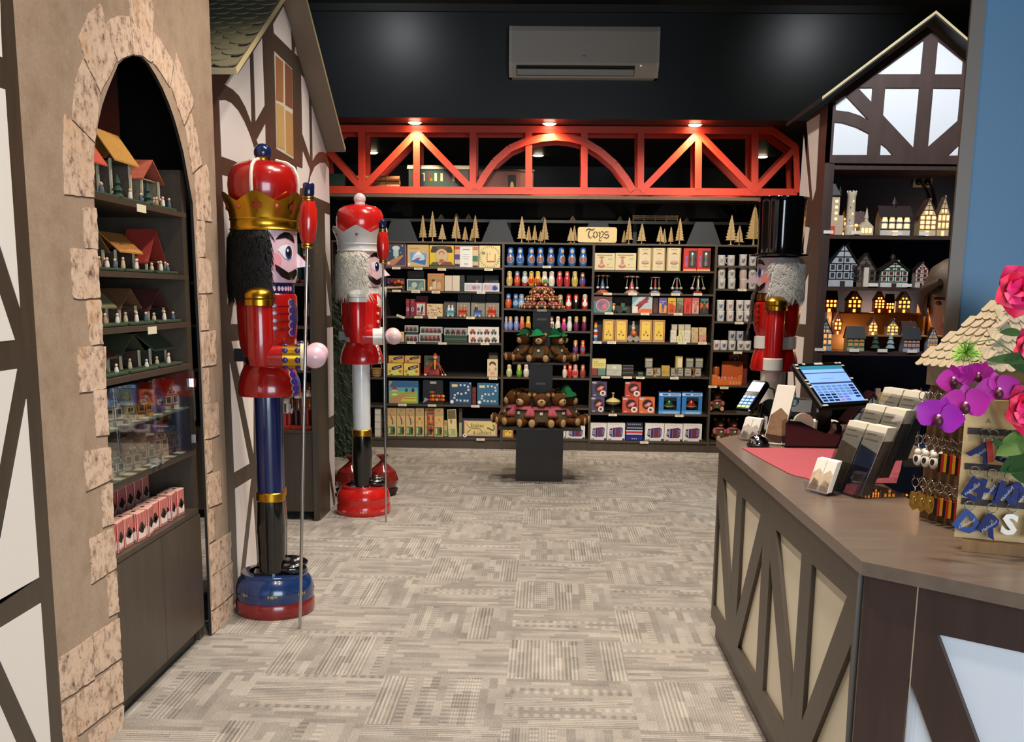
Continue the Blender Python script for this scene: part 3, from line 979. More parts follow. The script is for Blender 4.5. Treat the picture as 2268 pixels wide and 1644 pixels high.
mb.add([(hr-.01,-.022,zz(.68)),(hr-.01,.022,zz(.68)),(hr+.06,.018,zz(.32)),(hr+.06,-.018,zz(.32)),(hr-.01,-.024,zz(.30)),(hr-.01,.024,zz(.30))], [(0,3,2,1),(3,4,5,2),(0,4,3),(1,2,5)], SKIN)
mb.build('nose', hd)
HAIR = mat('dcdad4', .65, var=.12, scale=40, spec=.25)
hair_mesh(hr+.012, zf0-.03, zf1, rad(84), rad(276), HAIR, 1700, .016, .06, 12, wave=2).build('hair', th)
mb = MB()
r2 = random.Random(4)
for i in range(260):
 z = zf0+.02-.2*r2.random()
 f = (zf0-z)/.2
 c = V((.122+.02*f,.05*r2.uniform(-1,1)*(1-.6*f),z))
 mb.add([c+V((0,-.004,0)),c+V((0,.004,0)),c+V((.014,.003,-.025)),c+V((.014,-.003,-.025)),c+V((.008,0,-.05))], [(0,1,2,3),(3,2,4)], HAIR)
mb.build('beard', th)
BLK = mat('08080a', .1, coat=.8, var=0)
zb0 = zt_(571)
mb = MB().lathe([(.09,zb0),(.155,zb0+.006),(.158,zb0+.014),(.14,zb0+.018),(.122,zb0+.022),(.119,zb0+.05),(.124,zt_(450)),(.126,zt_(441)),(.12,zt_(437)),(.001,zt_(436))], BLK, n=48)
mb.build('top_hat', th, 40)
for sy in (-1, 1):
 ysh = sy*.145
 mb = MB().lathe([(.03,zt_(794)),(.046,zt_(793)),(.05,zt_(740)),(.05,zt_(690)),(.04,zt_(676))], RED, (-.01,ysh,0), 24)
 am = mb.build('arm', th, 40)
 mb = MB().lathe([(.04,zt_(688)),(.06,zt_(687)),(.06,zt_(679)),(.054,zt_(677)),(.06,zt_(675)),(.058,zt_(667)),(.035,zt_(658)),(.001,zt_(656))], GOLD, (-.01,ysh,0), 24)
 mb.build('epaulette', am, 40)
 mb = MB().lathe([(.04,zt_(817)),(.052,zt_(816)),(.052,zt_(792)),(.045,zt_(790))], WHG, (-.01,ysh,0), 24)
 mb.build('cuff', am, 40)
 mb = MB()
 mb.ell((-.01,ysh,zt_(824)), .042, .042, .04, SKIN, 18, 12)
 mb.build('hand', am, 50)
th.location = (aty(1720,700,YT).x, YT, 0)
th.rotation_euler = (0, 0, rad(162))
DEP = .40
FRY = YB+.03
ZA, ZB_, ZD, ZE, ZF = (840, 460, 5.138), (840, 720, 5.67), (1040, 500, 6.323), (1300, 460, 5.48), (1300, 700, 5.303)
ZG = (1040, 700, 4.327)
def lev(x, y):
 return aty(x, y, YB).z
BAYS = {'far':(738,853,[537,592,645,701,759,836,898,969],'shelf bay behind the white-haired nutcracker'), 'L':(853,1112.5,[534,592,645,702,759,834,897,969],'shelf bay of boxed games left of the nesting dolls'), 'D':(1112.5,1310,[537,589,634,684,733,784,837,903,972],'shelf bay of nesting dolls behind the bear stand'), 'R':(1310,1577.5,[540,599.5,650.5,695,758.5,834.5,917.5,978],'shelf bay of tin toys and boxes right of the nesting dolls'), 'M':(1577.5,1742,[541,589,640.5,713,777,855,916,981],'shelf bay of mugs beside the top-hat soldier')}
LEVEL = {}
INX = {}
TH = .018
for k, (xa, xb, ys, lab) in BAYS.items():
 xm = (xa+xb)/2
 X0, X1 = aty(xa, 760, YB).x, aty(xb, 760, YB).x
 un = thing('shelf_unit', 'brown open '+lab, 'shelves', ((X0+X1)/2,YB,0), group='shelf units along the back')
 zs_ = [lev(xm,y) for y in ys]
 zs_[0] = aty(980, 535, YB).z
 LEVEL[k] = [z+.0006 for z in zs_]
 INX[k] = (X0+.0125, X1-.0125)
 ox = un.location
 zt_top = zs_[0]
 X0 += .0006
 X1 -= .0006
 MB().box(X0, YB, 0, X0+.0105, YB+DEP, zt_top-TH, LAM).build('side_panel', un, off=ox)
 MB().box(X1-.0105, YB, 0, X1, YB+DEP, zt_top-TH, LAM).build('side_panel', un, off=ox)
 MB().box(X0, YB+DEP, .0, X1, YB+DEP+.012, zt_top, BLACK).build('back_panel', un, off=ox)
 MB().box(X0+.011, YB+.02, 0, X1-.011, YB+.04, zs_[-1]-TH, LAM).build('plinth', un, off=ox)
 for i, z in enumerate(zs_):
  e = .011
  MB().box(X0+(e if i else 0), YB+.002, z-TH, X1-(e if i else 0), YB+DEP, z, LAM).build('top_board' if i==0 else 'shelf', un, off=ox)
ZTOP = LEVEL['L'][0]
X0, X1 = aty(738, 760, YB).x, aty(1790, 760, YB).x
struct(MB().box(X0,YB+DEP+.012,ZTOP-.05,X1,YB+1.0,ZTOP-.004,BLACK).build('trim_display_top'))
struct(MB().box(-3.2,YB+1.0,0,3.2,YB+1.04,2.5,BLACK).build('wall_back_shelves'))
YL = YB+.62
zl0 = aty(1200, 494, YL).z
zl1 = aty(1200, 487.5, YL).z
LEDG = mat('8f8574', .35, .3, var=.05)
lg = thing('ledge', 'narrow pale-edged ledge running behind the plywood trees', 'ledge', (0,YL,zl0))
MB().box(X0, YL, zl0, X1, YL+.3, zl1, mat('1d1c1b',.5)).build('board', lg, off=lg.location)
MB().box(X0, YL-.006, zl0, X1, YL, zl1, LEDG).build('edge_strip', lg, off=lg.location)
for xx in (-1.9, -.4, .9, 2.2):
 MB().box(xx-.02, YL+.05, ZTOP-.004, xx+.02, YL+.25, zl0, mat('1d1c1b',.5)).build('support', lg, off=lg.location)
def tree_mesh(h, w, seed):
 r = random.Random(seed)
 n = max(6, int(h/.032))
 tr = .16*h
 left = []
 for i in range(n):
  f = i/n
  hw = w/2*(1-f)**.85
  z = tr+(h-tr)*f
  left += [(hw*r.uniform(.92,1.08),z), (hw*.70,z+(h-tr)/n*.55)]
 half = [(.05*h*.7,0), (.022*h,.04*h), (.016*h,tr)]+left
 prof = [(a,b) for a, b in half]+[(0,h)]+[(-a,b) for a, b in half[::-1]]
 mb = MB()
 mb.prism([(a,-.002,b) for a,b in prof], (0,.004,0), PLY)
 mb.prism([(-.002,a,b) for a,b in prof], (.004,0,0), PLY)
 return mb
TREES = [(ZA,497,85,375,20), (ZA,607,40,372,20), (ZA,717,190,375,18), (ZA,875,95,378,24), (ZA,978,215,380,17), (ZA,1092,85,380,21), (ZA,1055,240,372,12), ((720,230,4.28),1865,1065,1303,21), ((720,230,4.28),1930,1160,1305,15), ((720,230,4.28),1988,1150,1305,16), ((720,230,4.28),2044,1205,1303,13), ((720,230,4.28),2082,1080,1303,20), ((1200,230,3.78),243,1035,1157,17), ((1200,230,3.78),272,1020,1157,15), ((1200,230,3.78),690,1060,1155,15), ((1200,230,3.78),730,950,1160,18), ((1200,230,3.78),838,1000,1160,20), ((1200,230,3.78),993,1025,1160,18), ((1200,230,3.78),1027,1045,1158,12), ((1200,230,3.78),1082,1030,1160,16), ((1200,230,3.78),1155,955,1162,20), ((1200,230,3.78),1585,930,1162,24), ((1200,230,3.78),1655,1020,1162,21), ((1200,230,3.78),1775,840,1157,40)]
NT_ = len(TREES)
for i, (zz, cx_, ty, by, wpx) in enumerate(TREES):
 (px, py), (_, pb) = zm(*zz, [(cx_,ty),(cx_,by)])
 back = i in (3, 6, 11, 14, 18)
 Y_ = YB+(.22 if back else .09)+.02*(i%3)
 pp = aty(px, pb, YB+.09)
 s_ = Y_/(YB+.09)
 h = (aty(px,py,Y_).z-ZTOP)
 w_px = wpx/FPX*Y_*1.02
 o = thing('plywood_tree', 'slotted plywood fir tree on top of the shelves, %s of the %d trees'%(nth(i,NT_),NT_), 'ornament', (aty(px,520,Y_).x,Y_,ZTOP), .25*(i%5)-.4, 'plywood trees on the shelf top')
 tree_mesh(h, w_px, i).build('fir_panels', o)
 MB().lathe([(.26*w_px,0),(.26*w_px,.005)], PLY, n=14).build('foot', o)
SMALL = [((720,230,4.28),1100,1045), ((720,230,4.28),1245,1040), ((720,230,4.28),1360,1045), ((1200,230,3.78),15,945), ((1200,230,3.78),258,938), ((1200,230,3.78),655,940), ((1200,230,3.78),1215,952)]
for i, (zz, cx_, ty) in enumerate(SMALL):
 px, py = zm(*zz, [(cx_,ty)])[0]
 o = thing('plywood_tree', 'small plywood fir on the ledge behind, %s of the ledge trees'%nth(i,7), 'ornament', (aty(px,490,YL+.12).x,YL+.12,zl1), .3, 'plywood trees on the ledge')
 tree_mesh(aty(px,py,YL+.12).z-zl1, .075, 40+i).build('fir_panels', o)
pa, pb = aty(*zm(1200,230,3.78,[(767,930)])[0], YL+.04), aty(*zm(1200,230,3.78,[(1135,1000)])[0], YL+.04)
fe = thing('toy_fence', 'plywood toy fence standing on the ledge right of the Toys sign', 'fence', (pa.x,YL+.04,zl1))
w_, h_ = pb.x-pa.x, pa.z-zl1
for i in range(5):
 MB().box(w_*i/4-.006, 0, 0, w_*i/4+.006, .008, h_, PLY).build('post', fe)
for i in range(3):
 MB().box(0, -.004, h_*(.35+.25*i)-.005, w_, 0, h_*(.35+.25*i)+.005, PLY).build('rail', fe)
SLATE = mat('2b3136', .6, var=.05, scale=5)
for i, (zz, pp, lab) in enumerate([((720,230,4.28),[(630,1095),(800,1095),(882,1303),(560,1303)],'leftmost, above the navy game box'),((720,230,4.28),[(1570,1100),(1712,1100),(1797,1310),(1478,1310)],'second, left of the blue nesting dolls'),((1200,230,3.78),[(400,985),(545,985),(620,1160),(320,1160)],'third, behind the Toys sign'),((1200,230,3.78),[(1288,988),(1432,988),(1502,1166),(1207,1166)],'rightmost, above the tall cream boxes')]):
 Y_ = YB+.16+(.1 if i==2 else 0)
 q4 = onY(zm(*zz,pp), Y_)
 for k_ in (2, 3):
  q4[k_].z = ZTOP+.0005
 mb = MB().prism(q4, (0,.012,0), SLATE)
 c_ = V(((q4[2].x+q4[3].x)/2,Y_,ZTOP))
 tag(mb.build('hill_board',None,off=c_,loc=c_), 'slate grey trapezoid hill board on the shelf top, '+lab, 'board', 'hill boards on the shelf top')
sg = thing('sign', 'cream rounded Toys sign in blackletter on top of the shelves', 'sign', tuple(aty(1322,537,YB+.03)))
sg.location.z = ZTOP
SS = (1270, 490, 17.446)
def sp_(x, y, d=0.):
 p_ = aty(*zm(*SS,[(x,y)])[0], YB+.03)
 return V((p_.x-sg.location.x,d,p_.z-ZTOP))
b0, b1 = sp_(160, 815), sp_(1690, 240)
b0.z = max(b0.z, .0)
rr = .02
pts = []
for cx_, cz_, a0 in ((b1.x-rr,b1.z-rr,0), (b0.x+rr,b1.z-rr,90), (b0.x+rr,b0.z+rr,180), (b1.x-rr,b0.z+rr,270)):
 pts += [(cx_+rr*cos(rad(a0+d)),0,cz_+rr*sin(rad(a0+d))) for d in (0,30,60,90)]
MB().prism(pts, (0,.015,0), mat('d8c38a',.5,var=.04)).build('board', sg)
mb = MB()
INKB = mat('33200c', .5, var=0)
def stroke(pts, ws):
 P = [sp_(*p_) for p_ in pts]
 L_, R_ = [], []
 for i, p_ in enumerate(P):
  d = (P[min(i+1,len(P)-1)]-P[max(i-1,0)]).normalized()
  nrm = V((-d.z,0,d.x))*ws[min(i,len(ws)-1)]*.5/17.446*1.0*YB/FPX
  L_.append(p_+nrm)
  R_.append(p_-nrm)
 for i in range(len(P)-1):
  mb.add([L_[i]+V((0,-.001,0)),L_[i+1]+V((0,-.001,0)),R_[i+1]+V((0,-.001,0)),R_[i]+V((0,-.001,0))], [[0,1,2,3]], INKB)
stroke([(475,405),(520,335),(580,300),(640,310),(700,345),(760,335),(800,305),(828,285)], [14,40,40,52,50,50,30,10])
stroke([(655,345),(605,420),(580,500),(590,580),(625,640),(665,675)], [20,40,44,46,46,20])
stroke([(650,675),(700,625),(755,570),(790,530),(780,490),(800,440),(862,400)], [16,22,16,20,46,40,16])
stroke([(860,398),(905,440),(925,500),(915,580),(845,665)], [16,44,40,40,16])
stroke([(775,560),(800,615),(845,668)], [50,50,16])
stroke([(960,450),(1000,415),(1025,460),(1018,540),(1005,600),(1040,645)], [14,40,46,46,46,16])
stroke([(1040,440),(1110,395),(1150,440),(1150,500),(1130,580),(1070,625),(1010,680),(990,735),(1020,770),(1080,735),(1085,675)], [14,46,40,40,26,30,26,36,40,20,10])
stroke([(1380,405),(1330,425),(1270,405),(1215,445),(1205,495),(1260,540),(1330,510),(1365,560),(1340,630),(1275,670),(1215,625),(1180,620),(1135,660)], [8,40,42,36,40,40,40,40,40,44,40,34,8])
mb.build('lettering', sg)
br = thing('truss_bridge', 'red wooden truss bridge carrying the model train above the shelves', 'bridge', (aty(1232,421,YB).x,YB,0))
DECKZ = aty(1100, 427, YB).z
def truss(y0):
 mb = MB()
 def bar(p, q, w=14.):
  a, b = aty(*p, YB), aty(*q, YB)
  d = (b-a).normalized()
  n_ = V((-d.z,0,d.x))*(w/FPX*YB*.5)
  e_ = V((0,-.0004*(len(mb.f)//6),0))
  mb.prism([a+n_+e_,b+n_+e_,b-n_+e_,a-n_+e_], (0,.035,0), RTRUSS)
 bar((752,284.5), (1714,289))
 bar((722,420), (1766,426), 15)
 for x in (800.6, 922.5, 1047, 1171, 1294, 1419, 1546.5, 1672):
  bar((x+(2 if x<1200 else -2)*0+(285-350)*-.012*(x-970)/600,288), (x,418), 14)
 bar((800,420), (923,292))
 bar((922,292), (1046,420))
 bar((1420,424), (1547,294))
 bar((1546,294), (1673,424))
 bar((802,420), (714,322), 12)
 bar((1671,424), (1762,328), 12)
 bar((712,322), (754,284), 13)
 bar((1712,289), (1764,327), 13)
 bar((713,320), (722,422), 12)
 bar((1763,325), (1766,427), 12)
 arc = [(1056,420), (1074,388), (1096,358), (1129,329), (1164,314), (1199,306), (1231,303), (1262,306), (1294,314), (1330,336), (1362,364), (1388,398), (1402,423)]
 for a, b in zip(arc, arc[1:]):
  bar(a, b, 15)
 mb.v = [v_+V((0,y0-YB,0)) for v_ in mb.v]
 return mb
truss(YB).build('front_truss', br, off=br.location)
truss(YB+.33).build('rear_truss', br, off=br.location)
DZ1 = aty(1100, 432, YB).z
MB().box(aty(728,430,YB).x, YB-.004, DZ1-.03, aty(1768,430,YB).x, YB+.42, DZ1, wood_mat('bridge_deck','5b4a3b','66543f',(14,14,1.2),.45)).build('deck', br, off=br.location)
YTR = YB+.2
DK = mat('1a1512', .5)
def zt2(px, py):
 p_ = aty(px, py, YTR)
 return p_.x, p_.z
def bogies(par, x0, x1, z0, k=4):
 for i in range(k):
  xx = x0+(x1-x0)*(i+.5)/k
  mb = MB()
  mb.lathe([(.022,-.05),(.022,.05)], mat('2a2320',.4,.5), (0,0,0), 14, T=Matrix.Rotation(PI/2,4,'X'))
  o = mb.build('wheel_set', par)
  o.location = (xx, 0, z0)
def wag(name, label, xa, xb):
 X0, X1 = zt2(xa, 410)[0], zt2(xb, 410)[0]
 o = thing(name, label, 'model train', ((X0+X1)/2,YTR,DZ1))
 return o, (X1-X0)/2
zz_ = lambda y:zt2(950, y)[1]-DZ1
o, hw = wag('log_wagon', 'model wagon loaded with brown logs on the bridge, behind the left struts', 788, 892)
MB().box(-hw, -.06, .03, hw, .06, .055, DK).build('chassis', o)
bogies(o, -hw*.9, hw*.9, .022)
LOGM = wood_mat('log_wood', '8a5a36', 'b07a4c', (20,20,3), .6)
for r_ in range(3):
 for c_ in range(3):
  L = (hw*2-.04)/3
  mb = MB().lathe([(.001,-L/2),(.024,-L/2+.002),(.024,L/2-.004),(.001,L/2-.004)], LOGM, n=12, T=Matrix.Rotation(PI/2,4,'Y'))
  MBo = mb.build('log', o, 40)
  MBo.location = (-hw+.02+L*(c_+.5), -.045+.045*(r_%2), .08+.04*r_)
o, hw = wag('passenger_coach', 'green model passenger coach with a pale roof on the bridge', 907, 1039)
GR = mat('2c4a3a', .4, var=.04)
zr0, zr1 = zz_(376), zz_(366)
mb = MB().box(-hw, -.06, .05, hw, .06, zr0, GR)
for i, xx in enumerate([-.9+.2*k for k in range(10)]):
 mb.box(hw*xx-.012, -.062, zr0*.55, hw*xx+.012, -.06, zr0*.85, mat('d8c9a0' if i%3 else '6b2a28',.4,var=0))
mb.box(-hw*.62, -.063, .06, -hw*.5, -.06, zr0*.8, mat('101210',.4))
mb.lathe([(.001,0),(.016,.001)], GOLD, (-hw*.25,-.062,zr0*.6), 14, T=Matrix.Rotation(PI/2,4,'X'))
mb.box(-hw-.01, -.064, .045, hw+.01, .064, .058, mat('c9c2a2',.5))
mb.build('body', o)
mb = MB().prism([(-hw-.015,-.07,zr0),(-hw-.015,-.06,zr0+.02),(-hw-.015,-.03,zr1-.004),(-hw-.015,0,zr1),(-hw-.015,.03,zr1-.004),(-hw-.015,.06,zr0+.02),(-hw-.015,.07,zr0)], (2*hw+.03,0,0), mat('c2b59a',.5))
mb.build('roof', o)
bogies(o, -hw*.9, hw*.9, .022)
o, hw = wag('box_wagon', 'dull red model box wagon with an open door on the bridge', 1061, 1181)
BR = mat('6b3a2c', .5, var=.06)
zr0 = zz_(379)
mb = MB().box(-hw, -.06, .045, hw, .06, zr0, BR)
for k in range(14):
 xx = -hw+2*hw*(k+.5)/14
 mb.box(xx-.001, -.0605, .05, xx+.001, -.06, zr0-.01, mat('4a271d',.5))
mb.box(.02, -.062, .055, .1, -.06, zr0*.85, mat('120c08',.6))
mb.build('body', o)
MB().ell((.06,-.064,zr0*.42), .018, .006, .04, mat('d8c07a',.5,var=.1)).build('figure', o)
MB().prism([(-hw-.01,-.07,zr0),(-hw-.01,0,zr0+.025),(-hw-.01,.07,zr0)], (2*hw+.02,0,0), mat('59463c',.5)).build('roof', o)
bogies(o, -hw*.9, hw*.9, .022)
o, hw = wag('tender', 'dark green model engine tender at the left end of the bridge', 734, 763)
MB().box(-hw, -.06, .04, hw, .06, zz_(388), mat('26402c',.4,var=.05)).build('body', o)
MB().box(-hw-.01, -.065, .03, hw+.02, .065, .045, mat('8f8f80',.4,.4)).build('chassis', o)
bogies(o, -hw*.8, hw*.8, .022, 2)
LAMP = mat('ffe2b8', emit=22, var=0)
for i, (px, py, w) in enumerate([(920,272,0),(1217,274,0),(1537,278,0),(825,337,1),(1192,343,1),(1688,346,1)]):
 p_ = atz(px, py, SOF)
 if w==0:
  p_.y = min(p_.y, YB-.1)
 o = thing('downlight', 'round recessed downlight %s, %s'%('in the ceiling far behind the bridge' if w else 'in the soffit in front of the red bridge',('left','middle','right')[i%3]+' of three'), 'downlight', (p_.x,p_.y,SOF), group='downlights behind the bridge' if w else 'downlights over the bridge')
 MB().lathe([(.06,-.006),(.07,-.005),(.072,0),(.06,0)], mat('e8e2d8',.4,var=0), n=28).build('trim_ring', o, 40)
 mb = MB().lathe([(.001,-.02),(.04,-.018),(.058,-.011),(.058,-.004),(.001,-.004)], LAMP, n=24)
 mb.build('lamp', o, 40)
 DL = globals().setdefault('DLS', [])
 DL.append((p_.x,p_.y,w))
a0, a1 = aty(1128, 52, BKY-.2), aty(1459, 169, BKY-.2)
ac = thing('air_conditioner', 'white split air conditioner mounted on the dark bulkhead wall', 'air conditioner', ((a0.x+a1.x)/2,BKY-.001,a1.z))
hw, hh = (a1.x-a0.x)/2, a0.z-a1.z
ACW = mat('c2bcb2', .4, var=.02)
prof = [(0,hh), (-.15,hh), (-.19,hh-.02), (-.2,hh-.06), (-.2,.11), (-.19,.09), (-.12,.02), (-.1,0), (0,0)]
MB().prism([(-hw,a,b) for a,b in prof], (2*hw,0,0), ACW).build('casing', ac)
for s_ in (-1, 1):
 mb = MB()
 x0_ = s_*hw
 mb.prism([(x0_,a*1.02 if a else a-.0,b) for a,b in prof], (-s_*.025,0,0), mat('d0cbc0',.35,var=.02))
 mb.build('end_cap', ac)
MB().prism([(-hw*.9,-.196,.085),(-hw*.9,-.12,.012),(-hw*.9,-.11,.03),(-hw*.9,-.18,.095)], (hw*1.58,0,0), mat('15171a',.5)).build('air_slot', ac)
fl_ = MB().prism([(-hw*.89,-.185,.055),(-hw*.89,-.14,.014),(-hw*.89,-.135,.02),(-hw*.89,-.18,.062)], (hw*1.56,0,0), mat('a9b0b2',.35)).build('louvre', ac)
MB().box(-hw*.8, -.012, .03, hw*.8, 0, hh-.03, mat('8d8880',.4)).build('wall_mount', ac)
MB().ell((0,-.2005,.17), .018, .002, .008, mat('8d8880',.4,var=0)).build('badge', ac)
MB().ell((hw*.76,-.197,.088), .006, .003, .006, mat('cfd8e8',.4,var=0,emit=1)).build('indicator', ac)
GS = {}
def art(mb, x0, z0, w, h, y, items, step=.0003, k0=1):
 """printed patches and one drawn shine on an upright face at depth y (seen from -y)"""
 k = k0
 for it in items:
  typ = it[0]
  yy = y-step*k
  k += 1
  P_ = lambda u, v:(x0+u*w, yy, z0+v*h)
  if typ=='r':
   _, u0, v0, u1, v1, c = it
   mb.poly([P_(u0,v0),P_(u1,v0),P_(u1,v1),P_(u0,v1)], mat(c,.5,var=.05))
  elif typ=='o':
   _, u, v, ru, rv, c = it
   mb.poly([P_(u+ru*cos(2*PI*i/14),v+rv*sin(2*PI*i/14)) for i in range(14)], mat(c,.5,var=.05))
  elif typ=='p':
   mb.poly([P_(u,v) for u,v in it[1]], mat(it[2],.5,var=.05))
  elif typ=='t':
   _, s_, u, v, sz, c, rot = it
   mb.text(s_, Matrix.Translation(P_(u,v))@Matrix.Rotation(-rot,4,'Y')@RX90, sz*h, mat(c,.5,var=0))
 return mb
def where(zz, x0, x1, ytop, ybot, back=0.):
 a = zm(*zz, [(x0,ytop),(x1,ybot)])
 ym = (a[0][1]+a[1][1])/2
 Y_ = FRY+back
 X0, X1 = aty(a[0][0], ym, Y_).x, aty(a[1][0], ym, Y_).x
 return X0, X1, aty((a[0][0]+a[1][0])/2, a[0][1], Y_).z, Y_
def gbox(zz, lv, x0, x1, yt, yb, name, label, col, arts=(), dep=.12, back=0., cat='box', group=None, on=None, side=None, rot=0., gap=.0012):
 X0, X1, z1, Y_ = where(zz, x0, x1, yt, yb, back)
 z0 = (LEVEL[lv[0]][lv[1]] if on is None else on['ztop'])+.0004
 X0 = max(X0+gap, INX[lv[0]][0])
 X1 = min(X1-gap, INX[lv[0]][1])
 mb = MB()
 m = mat(col, .55, var=.05)
 cx_ = (X0+X1)/2
 w, h = X1-X0, z1-z0
 mb.bbox(-w/2, 0, 0, w/2, dep, h, m if not side else mat(side,.55,var=.05), .0015)
 if side:
  mb.poly([(-w/2+.0015,-.0001,.0015),(w/2-.0015,-.0001,.0015),(w/2-.0015,-.0001,h-.0015),(-w/2+.0015,-.0001,h-.0015)], m)
 art(mb, -w/2, 0, w, h, -.0002, arts)
 o = mb.build(name, None, loc=(cx_,Y_,z0))
 if rot:
  o.rotation_euler = (0, rot, 0)
 tag(o, label, cat, group)
 o['ztop'] = z1
 return o
T1 = [('r',.06,.07,.94,.95,'2f4057'), ('p',[(.06,.07),(.42,.07),(.86,.46),(.8,.5),(.3,.3),(.06,.2)],'c08052'), ('p',[(.5,.07),(.94,.07),(.94,.28),(.86,.3),(.55,.18)],'4a3a5c'), ('r',.36,.45,.62,.72,'b9cfc4'), ('o',.49,.8,.19,.1,'cfe0d6'), ('r',.42,.36,.56,.46,'a9bfb8'), ('o',.8,.9,.03,.03,'e8ecf0'), ('o',.72,.6,.025,.02,'d8dfe6'), ('o',.2,.66,.02,.02,'d8dfe6'), ('o',.13,.15,.06,.06,'ece4d8')]
gbox(ZA, ('L',1), 70, 310, 407, 660, 'game_box', 'navy game box with a pale castle and starry sky on the top left shelf', '9c5a63', T1)
gbox(ZA, ('L',1), 318, 566, 420, 665, 'game_box', 'tan game box showing a white iceberg on blue waves', 'd9b878', [('p',[(.14,.24),(.84,.06),(.9,.6),(.12,.66)],'6f9fd0'),('p',[(.2,.3),(.3,.55),(.52,.72),(.78,.5),(.82,.25)],'c8dcec'),('p',[(.34,.5),(.52,.72),(.66,.56)],'f2f3f2'),('p',[(.17,.24),(.84,.1),(.86,.34),(.6,.28),(.4,.36)],'3a6fb8'),('p',[(.4,.4),(.62,.42),(.56,.33),(.46,.33)],'b8476a'),('r',.1,.8,.55,.86,'c89a58'),('o',.08,.12,.06,.06,'efe8d8')])
gbox(ZA, ('L',1), 570, 850, 428, 685, 'game_box', 'yellow game box with a dark banner and a round clown portrait', 'f0c828', [('p',[(.06,.66),(.94,.66),(.94,.78),(.88,.95),(.12,.95),(.06,.78)],'3a2b22'),('r',.3,.84,.7,.97,'6a4a30'),('o',.5,.5,.28,.34,'c9b070'),('o',.5,.52,.24,.3,'d8c290'),('o',.5,.62,.13,.13,'c47a68'),('o',.5,.57,.1,.1,'e2b89a'),('p',[(.0,.02),(1,.02),(1,.1),(0,.1)],'3d3028'),('p',[(.03,.1),(.4,.1),(.34,.24),(.12,.22)],'4c5a40'),('p',[(.42,.1),(.97,.1),(.9,.24),(.6,.26)],'7a4a3c'),('p',[(.38,.2),(.62,.2),(.58,.36),(.42,.36)],'c45a4e')])
gbox(ZA, ('L',1), 855, 1130, 433, 690, 'game_box', 'game box with a white card between rows of rainbow blocks', 'd8c8b4', [('r',.01,.82,.22,.96,'c8372c'),('r',.01,.62,.22,.8,'e2b878'),('r',.01,.36,.22,.6,'5a3f8c'),('r',.01,.18,.22,.34,'d8c8a0'),('r',.01,.02,.22,.16,'33246a'),('r',.76,.8,.98,.96,'d97a34'),('r',.76,.56,.98,.78,'e0c894'),('r',.76,.28,.98,.54,'2f7a54'),('r',.76,.1,.98,.26,'d8b880'),('r',.76,.02,.98,.09,'2e2a28'),('r',.24,.03,.74,.93,'f0efea'),('r',.34,.8,.64,.84,'8c8c8a'),('r',.36,.58,.62,.6,'b0b0ac'),('r',.3,.48,.66,.5,'b8b8b4'),('r',.36,.38,.6,.4,'b0b0ac'),('r',.4,.14,.58,.18,'77777a')])
rays = [('p',[(.5+.5*cos(a)*1.0,.5+.5*sin(a)),(.5+.5*cos(a+.09),.5+.5*sin(a+.09)),(.5+.38*cos(a+.045),.5+.38*sin(a+.045))],'7d8a5c') for a in [i*PI/14 for i in range(28)]]
gbox(ZA, ('L',1), 1135, 1378, 433, 695, 'game_box', 'cream game box with radiating green dashes and a red horseshoe', 'e8d69a', rays+[('r',.36,.3,.4,.68,'d0653c'),('r',.74,.3,.78,.62,'d0653c'),('r',.38,.27,.76,.31,'d0653c'),('r',.5,.58,.52,.7,'8a7a40'),('r',.14,.62,.28,.72,'8a7a4a')])
gl = gbox(ZA, ('L',2), 76, 290, 806, 940, 'toy_set', 'clear box of blue, red and orange balls with a wooden mallet', '5a4848', [('r',.02,.04,.98,.96,'3a2c2e')], .02, .06, 'toy')
for i, c in enumerate(('1f4f9c','9c1c1c','c8371c','e07020','d85a18')):
 mb = MB()
 mb.ell((-.07+.034*i,-.03,.075+.012*(i%2)), .02, .02, .02, mat(c,.4,var=0), 12, 8)
 mb.build('ball', gl, 60)
mb = MB().tube([(-.08,-.035,.03),(-.06,-.035,.025),(.04,-.035,.03),(.07,-.035,.035)], [.014,.012,.01,.016], mat('d8a878',.5), 10)
mb.build('mallet', gl, 60)
gbox(ZA, ('L',2), 318, 512, 718, 815, 'box', 'dark patterned box standing behind the teal picture box', '4a3c3e', [('o',.2+.2*(i%4),.55+.2*(i//4),.06,.05,'6a5a58') for i in range(8)], .06, .2)
gbox(ZA, ('L',2), 312, 521, 815, 945, 'box', 'teal picture box in a cream frame on the second left shelf', 'e0d4b0', [('r',.06,.09,.94,.91,'4f7478'),('o',.42,.5,.16,.25,'b5c8bc'),('p',[(.58,.1),(.9,.1),(.9,.8),(.7,.7)],'7a9a94'),('p',[(.08,.1),(.5,.1),(.4,.3),(.1,.35)],'9ab0a0'),('o',.86,.2,.05,.08,'e8e2d0')])
gbox(ZA, ('L',2), 548, 738, 750, 948, 'box', 'orange box with pale animals drawn on brown', 'd98a4c', [('r',.08,.08,.92,.9,'b5824e'),('p',[(.3,.1),(.32,.5),(.45,.62),(.55,.5),(.52,.1)],'d8c49c'),('p',[(.55,.1),(.6,.45),(.72,.55),(.82,.4),(.8,.1)],'ccb184'),('o',.36,.6,.09,.07,'4a3020'),('o',.2,.16,.09,.09,'efe6d2'),('r',.12,.68,.86,.84,'c0905a')])
for i, (a, b) in enumerate(((742,828),(829,916))):
 gbox(ZA, ('L',2), a, b, 773, 948, 'book', 'plain cream %s-hand volume of two beside the orange animal box'%('left','right')[i], 'ddd0bb', [], .1, cat='book', group='cream volumes')
gbox(ZA, ('L',2), 920, 972, 770, 948, 'box', 'narrow dark green box on end beside the cream volumes', '252c28', [('r',.1,.3*k+.05,.9,.3*k+.08,'3a443c') for k in range(3)], .1, .05)
